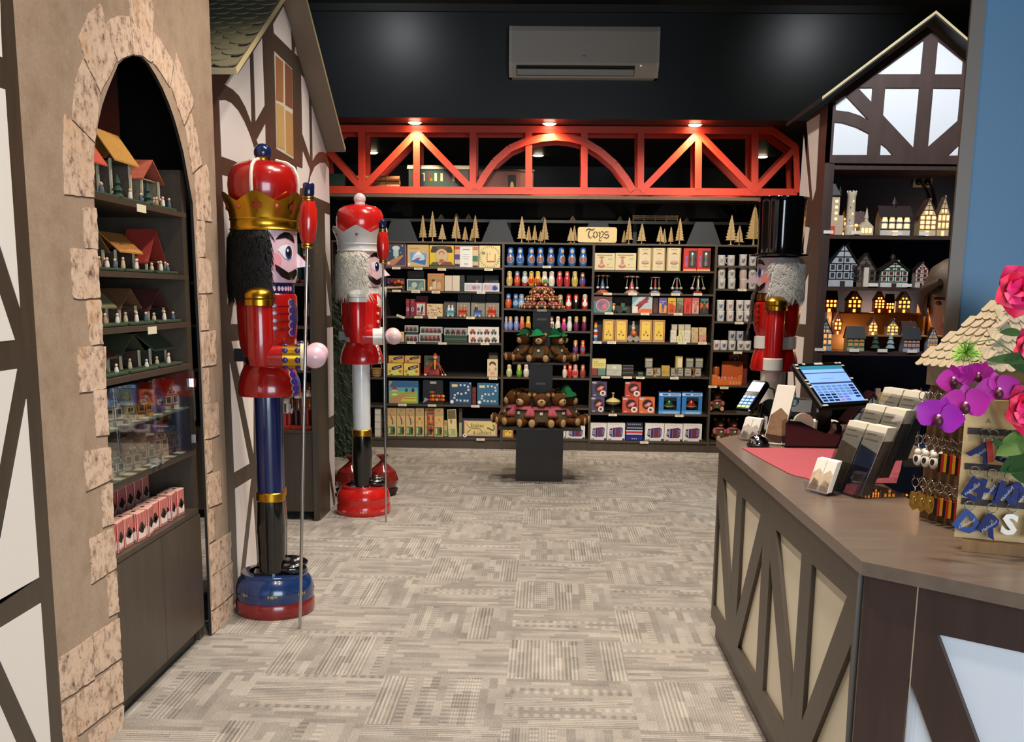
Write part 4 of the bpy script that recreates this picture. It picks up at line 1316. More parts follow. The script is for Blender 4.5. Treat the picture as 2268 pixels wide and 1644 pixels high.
gbox(ZA, ('L',2), 990, 1186, 770, 862, 'toy_set', 'dark window box with pale wooden pieces, behind the pink-picture box', '302c30', [('r',.04,.06,.96,.94,'45423f'),('r',.06,.1,.94,.24,'d8ac70'),('r',.56,.24,.7,.7,'d8ac70')], .06, .2, 'toy')
gbox(ZA, ('L',2), 1192, 1362, 770, 860, 'box', 'dark box behind the blue-picture box, right end of the second left shelf', '2a2830', [('r',.1,.15,.9,.85,'35333c')], .06, .15)
gbox(ZA, ('L',2), 968, 1168, 858, 955, 'box', 'white-framed window box with a pink flower', 'dfe2e0', [('r',.06,.14,.94,.84,'b9bcc4'),('o',.56,.45,.12,.24,'c06a84'),('o',.3,.4,.16,.15,'d0b8c0'),('o',.8,.5,.1,.2,'9a9cb0')])
gbox(ZA, ('L',2), 1172, 1368, 860, 955, 'box', 'white-framed window box with a blue block', 'dfe2e0', [('r',.06,.14,.94,.84,'b8b4c4'),('p',[(.6,.2),(.78,.12),(.92,.4),(.74,.76),(.6,.6)],'2a3fa0'),('o',.3,.45,.16,.2,'d0a0a8'),('o',.18,.6,.06,.1,'c08a60')])
for i, (a, b) in enumerate(((302,346),(352,406))):
 gbox(ZA, ('L',3), a, b, 1040, 1225, 'box', 'narrow dark red box on end, %s of the pair'%('left','right')[i], '8c2430', [('o',.5,.4,.34,.12,'cfc0cc'),('o',.5,.4,.2,.07,'3a2f7a'),('r',.15,.8,.85,.84,'c05050')], .12, group='narrow red boxes')
gbox(ZA, ('L',3), 415, 556, 1005, 1075, 'box', 'dark red box stacked behind the red-framed picture box', '6a2420', [('r',.1,.4,.9,.45,'8c3a30')], .06, .2)
gbox(ZA, ('L',3), 408, 535, 1076, 1230, 'box', 'red-framed box with a black and white figure', 'a8252a', [('r',.14,.08,.88,.9,'d8cfc8'),('p',[(.5,.12),(.62,.16),(.74,.6),(.66,.86),(.56,.6)],'2a2522'),('o',.3,.5,.12,.14,'6a3a78'),('o',.68,.25,.1,.1,'c87a68'),('r',.2,.1,.5,.3,'8c8478')])
gbox(ZA, ('L',3), 540, 723, 1096, 1240, 'box', 'cream box sprinkled with red and pink dots', 'e0c99a', [('o',(i*.37)%.9+.05,(i*.61)%.88+.06,.05,.045,('c8583c','e0905c','b03a3a','ead8b0')[i%4]) for i in range(26)]+[('r',.3,.62,.7,.72,'e8d8b0'),('r',.36,.34,.66,.42,'e8d8b0')])
for i, (a, b) in enumerate(((890,1052),(1056,1212),(1216,1366))):
 gbox(ZA, ('L',3), a, b, 985, 1240, 'box', 'grey-brown box, %s of the three behind the toy carts'%nth(i,3), '403834', [('o',.48,.76,.03,.02,'15110f')], .06, .24, group='grey boxes behind the toy carts')
for i, (a, b, c, f1, f2, cc) in enumerate(((750,866,'5fa9b4','e8e6e0','e8e6e0','2f6a78'),(892,1002,'d0441c','c86a40','c86a40','9c2c12'),(1065,1172,'4a74c0','2a2a38',None,'2f4f9c'),(1222,1336,'d0441c','c84a28','d8744c','9c2c12'))):
 gbox(ZA, ('L',3), *((735,872),(880,1036),(1044,1204),(1208,1366))[i], 1076-(12 if i==0 else 0), 1240, 'display_card', 'beige backing box behind the %s'%('teal toy cart','left red toy cart','blue toy cart','right red toy cart')[i], '554e4a' if i==0 else '8f8878', [], .05, .12, group=None)
 X0, X1, z1, Y_ = where(ZA, a, b, 1170, 1240)
 z0 = LEVEL['L'][3]+.0004
 o = thing('toy_cart', ('teal toy cart with two white figures','red toy cart left of the blue one, two figures on top','blue toy cart with one dark figure','red toy cart right of the blue one, two figures on top')[i], 'toy', ((X0+X1)/2,Y_+.04,z0), group='toy carts')
 hw, h = (X1-X0)/2*.86, z1-z0
 MB().bbox(-hw*.84, -.03, .006, hw*.84, .03, h*.75, mat(c,.35,var=.04), .004).build('body', o)
 MB().bbox(-hw, -.036, h*.75, hw, .036, h, mat(cc if i!=0 else c,.35,var=.04), .004).build('lid', o)
 for s_, f_ in ((-.4,f1), (.4,f2)):
  if f_:
   mb = MB().lathe([(.001,h),(.014,h),(.016,h+.02),(.008,h+.032)], mat(f_,.4,var=0), (hw*s_,0,0), 12)
   mb.ell((hw*s_,0,h+.042), .011, .011, .012, mat('d8b090' if i else 'eceae4',.4,var=0), 10, 8)
   mb.build('figure', o, 50)
 for s_ in (-1, 1):
  for q_ in (-1, 1):
   MB().lathe([(.001,-.004),(.011,-.004),(.011,.004),(.001,.004)], mat('c8b890',.5), (hw*.5*s_,q_*.034,.0115), 12, T=Matrix.Rotation(PI/2,4,'X')).build('wheel', o, 40)
gbox(ZA, ('L',4), 128, 282, 1415, 1520, 'box', 'cream box printed with a grid of small faces', 'dcc488', [('o',.16+.22*(k%4),.2+.3*(k//4),.055,.07,'a8864c') for k in range(12)])
def tray(x0, x1, yt, yb, label, veh, on=None, col='cfd0c8', inner='8c8f8a'):
 o = gbox(ZA, ('L',4), x0, x1, yt, yb, 'vehicle_tray', label, col, [('r',.03,.12,.97,.88,inner)], .1, 0, 'toy', 'trays of toy vehicles', on)
 X0, X1, z1, Y_ = where(ZA, x0, x1, yt, yb)
 w = (X1-X0)
 z0 = o.location.z
 h = z1-z0
 n = len(veh)
 for i, c in enumerate(veh):
  mb = MB()
  xx = w*((i+.5)/n-.5)*.9
  ww = w*.36/n
  m_ = mat(c, .35, var=.06)
  mb.bbox(xx-ww, -.012, h*.3, xx+ww, -.001, h*.52, m_, .002)
  mb.bbox(xx-ww*.6, -.011, h*.52, xx+ww*.5, -.001, h*.74, m_, .002)
  for s_ in (-.55, .55):
   mb.lathe([(.001,-.004),(h*.11,-.004),(h*.11,.004)], mat('2a2422',.5), (xx+ww*s_,-.011,h*.3), 10, T=Matrix.Rotation(PI/2,4,'X'))
  mb.build('toy_vehicle', o)
 return o
a_ = tray(295, 442, 1447, 1525, 'lower tray of red racing cars under the green box', ['8c2a20','a03428','8c2a20'])
a_ = gbox(ZA, ('L',4), 300, 442, 1418, 1447, 'box', 'green box between the two trays of racing cars', '243a2c', [], .1, .005, on=a_)
a_ = tray(288, 440, 1342, 1418, 'upper tray of red racing cars over the green box', ['8c2a20','7a2a20','8c2a20'], on=a_)
a_ = tray(452, 708, 1434, 1525, 'lower tray with a green engine and red wagons', ['3a5a48','9c2c28','a83430','9c2c28','7a2420'])
tray(462, 720, 1360, 1432, 'upper tray with a green engine and red wagons', ['3a5a48','9c2c28','a83430','9c2c28','7a2420'], on=a_)
a_ = gbox(ZA, ('L',4), 735, 1005, 1455, 1530, 'box', 'wide glossy dark green box under a tray of dark engines', '1f3b2a', [('r',.04,.46,.96,.5,'9fb8a4'),('r',.04,.2,.96,.24,'2c5540')], .1)  # pale upper band is a reflected shine drawn into the front colour
tray(735, 1005, 1370, 1450, 'tray of dark red engines over the glossy green box', ['2f3a34','5a2420','6a2a26','5a3430'], on=a_, col='a8aaa4')
a_ = tray(1015, 1365, 1455, 1532, 'lower tray of four rounded toy vehicles, red one first', ['c8441c','8c8078','9c5a50','5a5850'], inner='d8d4c8', col='e2e2dc')
tray(1008, 1362, 1360, 1450, 'upper tray of four rounded toy vehicles, red one first', ['c8441c','b8b4b0','a05a58','7a7870'], inner='dcd8cc', on=a_, col='e2e2dc')
RB = [('p',[(0,0),(.4,0),(.6,.5),(.1,.5)],'d8cf58'), ('o',.5,.2,.3,.2,'d9dc70'), ('p',[(.26,.5),(.36,.42),(.94,.66),(.9,.84),(.84,.88),(.3,.68)],'1d1d1d'), ('o',.16,.34,.1,.12,'c09048'), ('o',.82,.34,.11,.13,'a8854a'), ('o',.26,.07,.08,.05,'3a2e20'), ('t','Rag Ball',.62,.665,.17,'f0efe8',rad(22)), ('p',[(.9,.86),(1,.9),(1,1),(.9,1)],'d88858')]
for i, (a, b) in enumerate(((100,300),(304,506))):
 lo = gbox(ZB_, ('L',5), a, b, 480, 628, 'game_box', 'yellow ball-game box with a black slanted banner, lower %s of four'%('left','right')[i], 'e6c85e', RB, .14, group='yellow ball-game boxes', side='b8452a')
 gbox(ZB_, ('L',5), a+14, b+12, 385, 480, 'game_box', 'yellow ball-game box with a black slanted banner, upper %s of four'%('left','right')[i], 'cfae58', [('p',[(.3,.5),(.4,.34),(.94,.66),(.9,.9),(.84,.95),(.34,.72)],'1d1d1d'),('t','Rag Ball',.64,.64,.26,'c9c8c0',rad(22)),('o',.2,.2,.1,.14,'9a6a38')], .1, .06, group='yellow ball-game boxes', on=lo, side='b8452a')
lo = gbox(ZB_, ('L',5), 560, 760, 530, 628, 'game_box', 'red and purple box lying behind the string puppet', '94302f', [('o',.2+.15*k,.3+.2*(k%3),.08,.12,('4a2048','c04a3a','6a2a50','c8503c')[k%4]) for k in range(5)]+[('r',.6,.1,.95,.9,'c04630')], .08, .08)
gbox(ZB_, ('L',5), 562, 760, 385, 530, 'game_box', 'dark green box with a black oval behind the string puppet', '4a4c36', [('o',.5,.68,.28,.12,'1a1a1a'),('o',.2,.3,.1,.14,'6a6a44')], .06, .1, on=lo)
pX0, pX1, pz, pY = where(ZB_, 590, 820, 372, 630)
z0 = LEVEL['L'][5]
pu = thing('string_puppet', 'red jointed puppet with long thin legs sitting between the game boxes', 'puppet', (aty(964,830,FRY+.03).x,FRY+.03,z0))
hp = pz-z0
PR, PK = mat('b5351e', .4, var=.05), mat('e0b8a0', .45, var=.03)
MB().lathe([(.012,hp*.45),(.026,hp*.5),(.024,hp*.72),(.012,hp*.78)], PR, n=14).build('body', pu, 50)
mb = MB()
mb.ell((0,0,hp*.88), .024, .022, .026, PK, 14, 10)
mb.lathe([(.026,hp*.93),(.02,hp),(.001,hp*1.08)], PR, n=12)
mb.build('head', pu, 50)
MB().prism([(-.006,-.03,hp*.3),(.006,-.03,hp*.3),(.008,-.03,hp*.74),(-.006,-.03,hp*.74)], (0,.004,0), mat('d8b440',.5)).build('tie', pu)
for i, (kx, fx) in enumerate(((-.075,-.1),(-.055,-.09),(.05,.075),(.06,.105))):
 mb = MB().tube([(kx*.3,0,hp*.62),(kx*.8,-.01,hp*.5),(fx,-.03,.012)], .004, PR, 8)
 mb.build('limb', pu, 60)
 mb = MB()
 mb.ell((fx,-.034,.011), .011, .012, .011, mat('e8cfc0',.45), 10, 8)
 mb.build('foot' if i in (0,3) else 'hand', pu, 60)
gbox(ZB_, ('L',5), 1372, 1492, 345, 625, 'game_box', 'brown box standing behind the cream face box at the right end', '3a2e24', [('r',.1,.6,.9,.9,'5a4a34')], .04, .12)
gbox(ZB_, ('L',5), 1355, 1490, 432, 626, 'game_box', 'cream box with a dark-haired face, alone at the right end', 'dcc69c', [('o',.5,.72,.32,.16,'4a3828'),('o',.5,.55,.26,.2,'e4c8a4'),('o',.5,.2,.24,.1,'d89a84'),('o',.2,.4,.1,.1,'c8a868'),('o',.8,.45,.1,.1,'8a9a80')], .08)
gbox(ZB_, ('L',6), 115, 492, 702, 985, 'game_box', 'landscape game box with blue sky and green meadow', '3a6f9c', [('r',.02,.02,.98,.6,'8fb447'),('r',.02,.55,.98,.72,'5f9fb4'),('r',.02,.72,.98,.98,'2f5f8c'),('p',[(.02,.02),(.5,.02),(.62,.4),(.9,.5),(.85,.55),(.5,.46),(.2,.3),(.02,.26)],'b58a5c'),('p',[(.06,.6),(.2,.78),(.34,.6)],'8a3c3c'),('r',.1,.52,.3,.62,'cbb590'),('o',.6,.6,.05,.08,'2c4a3a'),('o',.82,.6,.05,.09,'3a2c2a'),('p',[(.4,.1),(.96,.1),(.9,.32),(.5,.28)],'d8c840'),('o',.2,.4,.1,.05,'d8d8a0'),('r',.5,.22,.9,.26,'b88a30'),('p',[(.02,.7),(.14,.98),(.02,.98)],'a8a030')], .1)
bX0, bX1, bz, bY = where(ZB_, 545, 805, 692, 990)
z0 = LEVEL['L'][6]+.0005
bg = thing('toy_bag', 'clear-fronted dark bag of red and orange toys', 'bag', ((bX0+bX1)/2,bY,z0))
w, h = bX1-bX0, bz-z0
mb = MB().prism([(-w/2,0,0),(w/2,0,0),(w/2*.96,0,h),(-w/2*.96,0,h)], (0,.07,0), mat('23262a',.25,coat=.4))
art(mb, -w/2, 0, w, h, -.0005, [('r',.36,.85,.66,.94,'a8a8a4'),('p',[(.02,.05),(.3,.2),(.1,.28)],'8c98a8')])
mb.build('bag', bg)
for i in range(16):
 mb = MB()
 mb.ell(((-.2+.1*(i%7))*w+.1*w,-.012,.05*h+.035+.03*(i//7)*h*5), .018, .012, .016, mat(('b8341c','d0641c','a8281c','d89030','3a6a34')[i%5],.4,var=0), 8, 6)
 mb.build('toy_piece', bg, 60)
def path_game(x0, x1, yt, label, col, name='game_box'):
 pc = [(.5,.86), (.68,.86), (.84,.8), (.86,.66), (.74,.52), (.54,.48), (.38,.5), (.24,.42), (.22,.3), (.34,.2), (.5,.18), (.68,.18), (.82,.18)]
 a = [('r',u-.045,v-.045,u+.045,v+.045,'c4cdd2') for u, v in pc]
 return gbox(ZB_, ('L',6), x0, x1, yt, 995, name, label, col, a+[('r',.1,.78,.36,.9,'d8c890'),('o',.11,.13,.08,.08,'eceae4'),('o',.93,.93,.03,.03,'eceae4')], .1)
path_game(882, 1160, 716, 'dark blue board-game box with a winding path of pale squares', '1d4466')
path_game(1228, 1500, 731, 'lighter blue board-game box with a winding path, behind the bears', '2f6488')
o = None
for k, (a, b) in enumerate(((918,985),(850,915),(785,848))):
 o = gbox(ZB_, ('L',6), 1166, 1216, a, b, 'small_box', 'small dark red box, %s of the stack between the blue games'%('bottom','middle','top')[k], '6a2422', [('r',.1,.45,.9,.52,'8c3a34')], .1, .02, on=o, group='small red box stack')
for i, (a, b, yt) in enumerate(((103,216,1040),(220,330,1040),(334,444,1042),(455,561,1040),(573,686,1042),(692,806,1043))):
 A_ = [('r',.04,.72,.96,.99,'b59a6a'), ('o',.5,.9,.14,.03,'a86a3c'), ('p',[(.2,.78),(.3,.8),(.6,.6),(.66,.42),(.5,.4),(.48,.56)],'3a5a78' if i<3 else 'c8582c'), ('p',[(.2,.78),(.34,.8),(.5,.64),(.42,.62)],'c05a48'), ('o',.8,.5,.05,.05,'b8964c'), ('r',.1,.05,.82,.34,'4d7a44'), ('o',.7,.2,.16,.12,'3a3226'), ('r',.16,.1,.3,.3,'c8d0a0')]
 if i==3:
  A_ = A_[:2]+[('o',.5,.62,.16,.05,'d05a30'), ('r',.2,.45,.28,.54,'c86a3c'), ('r',.72,.45,.8,.54,'c86a3c')]+A_[5:]
 if i==5:
  A_ = A_[:2]+[('o',.5,.6,.1,.03,'d05a30'), ('r',.2,.45,.26,.52,'c86a3c'), ('r',.6,.5,.68,.56,'c86a3c')]+A_[5:]
 gbox(ZB_, ('L',7), a, b, yt, 1398, 'tall_box', 'tall cream toy box on the bottom left shelf, %s of six'%nth(i,6), 'd6b474', A_, .1, .03 if i==4 else 0, group='tall cream boxes')
fX0, fX1, fz, fY = where(ZB_, 600, 690, 1055, 1405, -.012)
z0 = LEVEL['L'][7]
tt = thing('jumping_toy', 'red wooden ladder toy standing in front of the tall cream boxes', 'toy', ((fX0+fX1)/2,FRY-.012+.016,z0))
w, h = fX1-fX0, fz-z0
for s_ in (-1, 1):
 MB().box(s_*w*.42-.006, -.006, 0, s_*w*.42+.006, .006, h, PR).build('post', tt)
for k in range(4):
 MB().box(-w*.42+.006, -.004, h*(.3+.2*k)-.006, w*.42-.006, .004, h*(.3+.2*k)+.006, PR).build('rung', tt)
mb = MB()
mb.ell((0,-.008,h*.6), .014, .008, .04, mat('d8965a',.4), 10, 8)
mb.build('figure', tt, 60)
gbox(ZB_, ('L',7), 812, 860, 1205, 1392, 'box', 'short narrow cream box left of the leaning cream box', 'c8b47c', [('r',.1,.1,.8,.4,'7a9a60'),('r',.1,.7,.9,.95,'a8925c')], .08, .05)
gbox(ZB_, ('L',7), 868, 980, 1062, 1395, 'box', 'cream tall box leaning slightly left beside the board game', 'dccb94', [('r',.05,.66,.95,.98,'6a5a38'),('r',.3,.5,.5,.64,'8a7040'),('r',.12,.06,.85,.3,'9ab074'),('r',.16,.1,.3,.26,'d8d8a8')], .07, 0, rot=rad(-3))
gbox(ZB_, ('L',7), 1000, 1040, 1050, 1390, 'box', 'narrow dark-topped box squeezed beside the board game', 'b5a878', [('r',0,.5,1,1,'4a4030'),('r',.2,.08,.8,.36,'9cae80')], .08, .04)
SN = [('r',.05,.08,.97,.9,'cf9a84'), ('r',.08,.16,.92,.86,'d8c684')]
def snake(pts, w, c):
 o = []
 for (a, b), (c1, d) in zip(pts, pts[1:]):
  L = math.hypot((c1-a)*2.0, d-b)+1e-6
  nx, ny = -(d-b)/L*w/2.0, (c1-a)*2.0/L*w
  o.append(('p',[(a-nx,b-ny),(c1-nx,d-ny),(c1+nx,d+ny),(a+nx,b+ny)],c))
 return o
def bez(P, n=14):
 o = []
 for i in range(n+1):
  t_ = i/n
  q_ = [V((*p_,0)) for p_ in P]
  while len(q_)>1:
   q_ = [a.lerp(b,t_) for a, b in zip(q_,q_[1:])]
  o.append((q_[0].x,q_[0].y))
 return o
SN += snake(bez([(.1,.78),(.16,.7),(.14,.3),(.36,.5),(.5,.62),(.56,.4),(.55,.26)]), .02, 'a07a4c')+snake([(.14,.26),(.24,.44)], .018, '8a7a50')
SN += snake(bez([(.7,.52),(.78,.62),(.8,.2),(.98,.36),(.9,.7),(.86,.7)]), .026, '4a5a30')
SN += [('t','Snakes',.42,.66,.26,'7c8450',0), ('t','& Ladders',.56,.28,.24,'7c8450',0), ('o',.075,.1,.06,.1,'efe2dc'), ('o',.075,.1,.025,.04,'8a6a6a')]
gbox(ZB_, ('L',7), 1040, 1492, 1180, 1415, 'game_box', 'Snakes & Ladders board-game box in a dark frame on the bottom shelf', '303540', SN, .06)
gbox((1010,920,16.2), ('D',8), 1665, 2058, 372, 830, 'toy_box', 'yellow toy box with a double border at the left foot of the doll shelves', 'dca866', [('r',.06,.05,.94,.95,'8a5a20'),('r',.12,.08,.88,.92,'e0b868'),('r',.16,.11,.84,.89,'7a4c18'),('r',.19,.13,.81,.87,'e4c254'),('o',.32,.48,.06,.05,'4a3410'),('o',.68,.44,.06,.06,'4a3410'),('p',[(.35,.5),(.5,.72),(.66,.5),(.5,.56)],'b07a28')], .08)
FZ = (620, 780, 4.11)
o = None
for k in range(4):
 o = gbox(FZ, ('far',7), 862, 918, 710-65*k, 768-65*k, 'white_box', 'white flat box, %s of the stack behind the nutcracker staff'%('bottom one','second from bottom','second from top','top one')[k], 'cfc6b4', [('r',.05,.1,.95,.2,'9a8f7c')], .12, on=o, group='white box stack')
X0, X1, z1, Y_ = where(FZ, 838, 908, 170, 232)
bk = thing('basket', 'small wicker basket on the far left shelf behind the white-haired nutcracker', 'basket', ((X0+X1)/2,Y_+.05,LEVEL['far'][5]))
mb = MB().lathe([(.04,0),(.05,.04),(.055,.09)], mat('a8814c',.7,var=.25,scale=80), n=18)
for k in range(5):
 mb.ring((0,0,.012+.018*k), .044+.0035*k, .004, mat('8f6a3a',.7,var=.2), 18, 6, T=Matrix.Rotation(PI/2,4,'X'))
mb.build('bowl', bk, 60)
MB().tube([(-.055,0,.08),(-.04,0,.15),(0,0,.175),(.04,0,.15),(.055,0,.08)], .005, mat('8f6a3a',.7), 8).build('handle', bk, 60)
def doll(label, zz, px, yt, yb, lv, body, head, apron, wpx, face='e8c8a8', back=.04, hair=None, apron2=None, lower=None, turn=0., group='nesting dolls', extra=None):
 X0, X1, z1, Y_ = where(zz, px-wpx/2, px+wpx/2, yt, yb, back)
 z0 = LEVEL[lv[0]][lv[1]]+.0004
 h, w = z1-z0, (X1-X0)/2
 xc_ = min(max((X0+X1)/2,INX[lv[0]][0]+w), INX[lv[0]][1]-w)
 X0, X1 = xc_-w, xc_+w
 mb = MB()
 mB, mH = mat(body, .25, coat=.5, var=.04), mat(head, .25, coat=.5, var=.04)
 prof = [(.001,0), (.74,0), (.78,.03), (.92,.12), (1,.28), (.98,.42), (.86,.56), (.72,.63), (.68,.7), (.72,.8), (.68,.9), (.5,.97), (.25,.995), (.001,1)]
 rr = lambda z:[a[0]+(b[0]-a[0])*(z/h-a[1])/max(b[1]-a[1],1e-6) for a, b in zip(prof[1:],prof[2:]) if a[1]<=z/h<=b[1]+1e-9][0]*w
 k = 6
 lo, hi = prof[:8], prof[7:]
 if lower:
  mb.lathe([(r*w,z*h) for r,z in prof[:5]], mat(lower,.25,coat=.5,var=.04), n=18)
  lo = prof[4:8]
 mb.lathe([(r*w,z*h) for r,z in lo], mB, n=18)
 mb.lathe([(r*w,z*h) for r,z in hi], mH, n=18)
 A0 = -90+turn
 cyl_decal(mb, oval(A0,.79*h,38,.115*h,14), rr, mat(hair or '8a5a30',.3,coat=.4,var=0), .001)
 cyl_decal(mb, oval(A0,.775*h,32,.1*h,14), rr, mat(face,.3,coat=.4,var=0), .002)
 for s_ in (-1, 1):
  cyl_decal(mb, oval(A0+s_*12,.79*h,3.5,.012*h,8), rr, mat('2a1c18',.4,var=0), .003)
 cyl_decal(mb, oval(A0,.735*h,5,.008*h,8), rr, mat('b03a30',.4,var=0), .003)
 if apron2:
  cyl_decal(mb, oval(A0,.34*h,52,.2*h,16), rr, mat(apron2,.3,coat=.4,var=0), .001)
 cyl_decal(mb, oval(A0,.34*h,44,.17*h,16), rr, mat(apron,.3,coat=.4,var=.25,scale=60), .002)
 for (da, f, ra, rz, c) in (extra or ()):
  cyl_decal(mb, oval(A0+da,f*h,ra,rz*h,10), rr, mat(c,.3,coat=.3,var=0), .003)
 o = mb.build('nesting_doll', None, 50, loc=((X0+X1)/2,Y_,z0))
 return tag(o, label, 'nesting doll', group)
NB = [(575,0), (710,0), (862,12), (993,0), (1138,4), (1283,30), (1435,0), (1590,0)]
for i, (px, tn) in enumerate(NB):
 doll('blue nesting doll with a round flower apron, %s on the top doll shelf'%nth(i,8), ZD, px, 303, 560, ('D',1), '2f68b0', '2f6cbc', '2f68b0' if i==1 else '9a6a5c', 118, turn=tn, apron2='b9c4c8', hair='4f8fd0', group='blue nesting dolls on the top shelf', extra=[(-8,.38,10,.03,'c8506a'),(8,.3,9,.03,'d8a0a8'),(0,.56,8,.05,'e8eaf0')] if i!=1 else [(0,.44,20,.06,'c8788a'),(0,.56,8,.05,'e8eaf0')])
for px, b, h_, a, l, tn, lab in ((560,'d9c480','d9c87c','cfa95c',None,0,'yellow and green nesting doll, leftmost on the second doll shelf'), (668,'c8442c','4a78b4','d86a3c',None,0,'nesting doll with a blue shawl and red body on the second doll shelf'), (775,'d8dfe0','7fb0b4','c8d4dc','b83a2c',0,'white nesting doll with red foot and pale blue scarf'), (866,'e08a2c','e0c03c','d0341c',None,0,'orange nesting doll with a large red apron and dark hair'), (957,'e8b43c','ecd048','d0522c',None,-10,'yellow-scarfed nesting doll right of the orange one'), (1052,'e8e4d8','eeece4','dcd8cc',None,0,'plain white nesting doll, left of the white and black one'), (1150,'ecebe2','e8e6e0','dedace',None,-14,'white nesting doll with a black-edged hood'), (1262,'c03c44','c8404a','b03040',None,0,'coral red nesting doll, left of the matching pair'), (1366,'c03a3e','c84048','b0303a',None,0,'coral red nesting doll, right of the matching pair'), (1474,'d9c468','d8cc80','c8a850',None,6,'slim yellow nesting doll with a teal scarf'), (1582,'5a4a8c','6a4a3c','4a5a9c','9c3440',0,'purple and blue nesting doll, rightmost on the second doll shelf')):
 i_ = 'white nesting doll with a black' in lab
 doll(lab, ZD, px, 632 if px<1500 else 652, 838, ('D',2), b, h_, a, 92, lower=l, turn=tn, hair='15130f' if i_ or 'dark hair' in lab else None, group='nesting dolls on the second shelf', extra=[(-30,.6,12,.1,'3f8c6c')] if 'green' in lab or 'teal' in lab else None)
for px, yt, b, h_, a, l, lab in ((545,950,'d0522c','2f6ca8','d85a34',None,'nesting doll with a big orange apron and blue flowered scarf'), (648,952,'2f68b0','3a74bc','9fb0b8',None,'blue nesting doll second on the third doll shelf'), (728,955,'6a9ccc','7fa8d0','b8c4c8',None,'pale blue nesting doll half hidden by the small bears'), (1270,965,'3f7a54','c9b27c','a8543c',None,'green nesting doll right of the small bears'), (1388,958,'c8362c','c02c28','ece8e0',None,'santa nesting doll, left of two'), (1490,960,'17140f','c8281c','15120f',None,'red-capped nesting doll on a black body between the santas'), (1615,958,'b83228','dcd2c4','f0ece4',None,'santa nesting doll, right of two')):
 doll(lab, ZD, px, yt, 1155, ('D',3), b, h_, a, 96, group='nesting dolls on the third shelf', extra=[(0,.56,20,.12,'eeeae2')] if 'santa' in lab else None)
for px, b, h_, a, l, lab in ((505,'7f8fc8','8f9cd0','a8a0c0',None,'grey-blue nesting doll, leftmost on the fourth doll shelf'), (572,'6f86c0','c8a860','8f9ccc',None,'blue nesting doll with a gold scarf'), (655,'7f8fd0','8c9cd8','8a9ad8',None,'periwinkle nesting doll left of the coral one'), (735,'d86a4c','dc8a5c','d0604a',None,'coral nesting doll on the fourth doll shelf'), (822,'e0b83c','e8c848','c87a2c',None,'yellow nesting doll left of the bear stand post'), (1150,'dad6cc','5a3a2c','8a5a40',None,'brown and white nesting doll right of the bear stand post'), (1237,'eae6dc','e8e4da','e0dcd0',None,'white nesting doll with a black-edged hood on the fourth doll shelf'), (1322,'c0306c','c83a3c','a83888',None,'small magenta nesting doll on the fourth doll shelf'), (1400,'c8dcd0','d0e0d4','dfe8e0',None,'pale mint nesting doll'), (1495,'6a2448','e0b83c','702a50',None,'yellow-topped purple nesting doll, left of two'), (1605,'6a2448','e0b83c','702a50',None,'yellow-topped purple nesting doll, right of two')):
 doll(lab, ZD, px, 1268 if px!=1322 else 1292, 1470, ('D',4), b, h_, a, 60 if px==505 else 76, hair='1d1712' if 'yellow-topped' in lab else ('15130f' if 'black-edged' in lab else None), group='nesting dolls on the fourth shelf')
for px, b, h_, a, lab in ((1015,'5a3468','d8a04c','7a4c80','purple nesting doll half hidden beside the middle bears'), (1085,'c23a1c','c8441c','6a78a0','red nesting doll with a blue apron right of the middle bears')):
 doll(lab, ZG, px, 230, 358, ('D',5), b, h_, a, 54, group='nesting dolls on the fifth shelf')
for px, b, h_, a, lab in ((380,'d8d49c','dcd8b8','b8c48c','cream and green nesting doll left of the lower post'), (475,'5a8c2c','c8c44c','7aa83c','green nesting doll with a yellow scarf left of the lower post'), (543,'e0dcd0','e8e4d8','d8d0c0','white nesting doll touching the lower post'), (912,'dcd4cc','c8342c','e0c0b4','white and red nesting doll right of the lower post'), (962,'b8281c','c03020','a02018','bright red nesting doll right of the lower post'), (1014,'d08c88','d8a090','c0403c','pink nesting doll with a red apron'), (1085,'9c4c40','a85848','8c4038','brick red nesting doll, rightmost above the lower bears')):
 doll(lab, ZG, px, 464, 596, ('D',6), b, h_, a, 58 if px!=912 else 46, group='nesting dolls on the sixth shelf')
for i, (a, b) in enumerate(((92,341),(343,598))):
 gbox(ZE, ('R',1), a, b, 552, 755, 'toy_box', 'wide cream carousel box, %s of two'%('left','right')[i], 'dccfa2', [('r',.1,.84,.86,.9,'a89868'),('p',[(.18,.74),(.34,.82),(.5,.74),(.42,.7),(.26,.7)],'c87a5c'),('p',[(.26,.3),(.3,.7),(.38,.7),(.44,.3)],'b58a7c'),('o',.34,.24,.18,.12,'c06a50'),('o',.34,.3,.12,.08,'d0a49a'),('r',.66,.66,.88,.68,'a09070'),('r',.66,.6,.84,.62,'a09070'),('o',.66,.32,.03,.04,'9a8a6a'),('r',.55,.16,.92,.18,'a89878')], .12, group='wide cream carousel boxes')
for i, (a, b) in enumerate(((618,786),(788,952),(966,1142))):
 gbox(ZE, ('R',1), a, b, 489, 760, 'toy_box', 'tall cream carousel box, %s of three'%nth(i,3), 'dccfa8', [('r',.0,.0,.1,1,'b59c6c'),('r',.9,0,1,1,'b59c6c'),('r',.28,.9,.74,.93,'a89868'),('p',[(.28,.7),(.54,.8),(.8,.7),(.54,.74)],'b8584c'),('o',.54,.34,.27,.07,'8a5a40'),('o',.54,.38,.27,.07,'c8a08c'),('p',[(.44,.42),(.54,.6),(.64,.42)],'d8c0b0'),('r',.36,.16,.7,.18,'b0a080')], .12, group='tall cream carousel boxes')
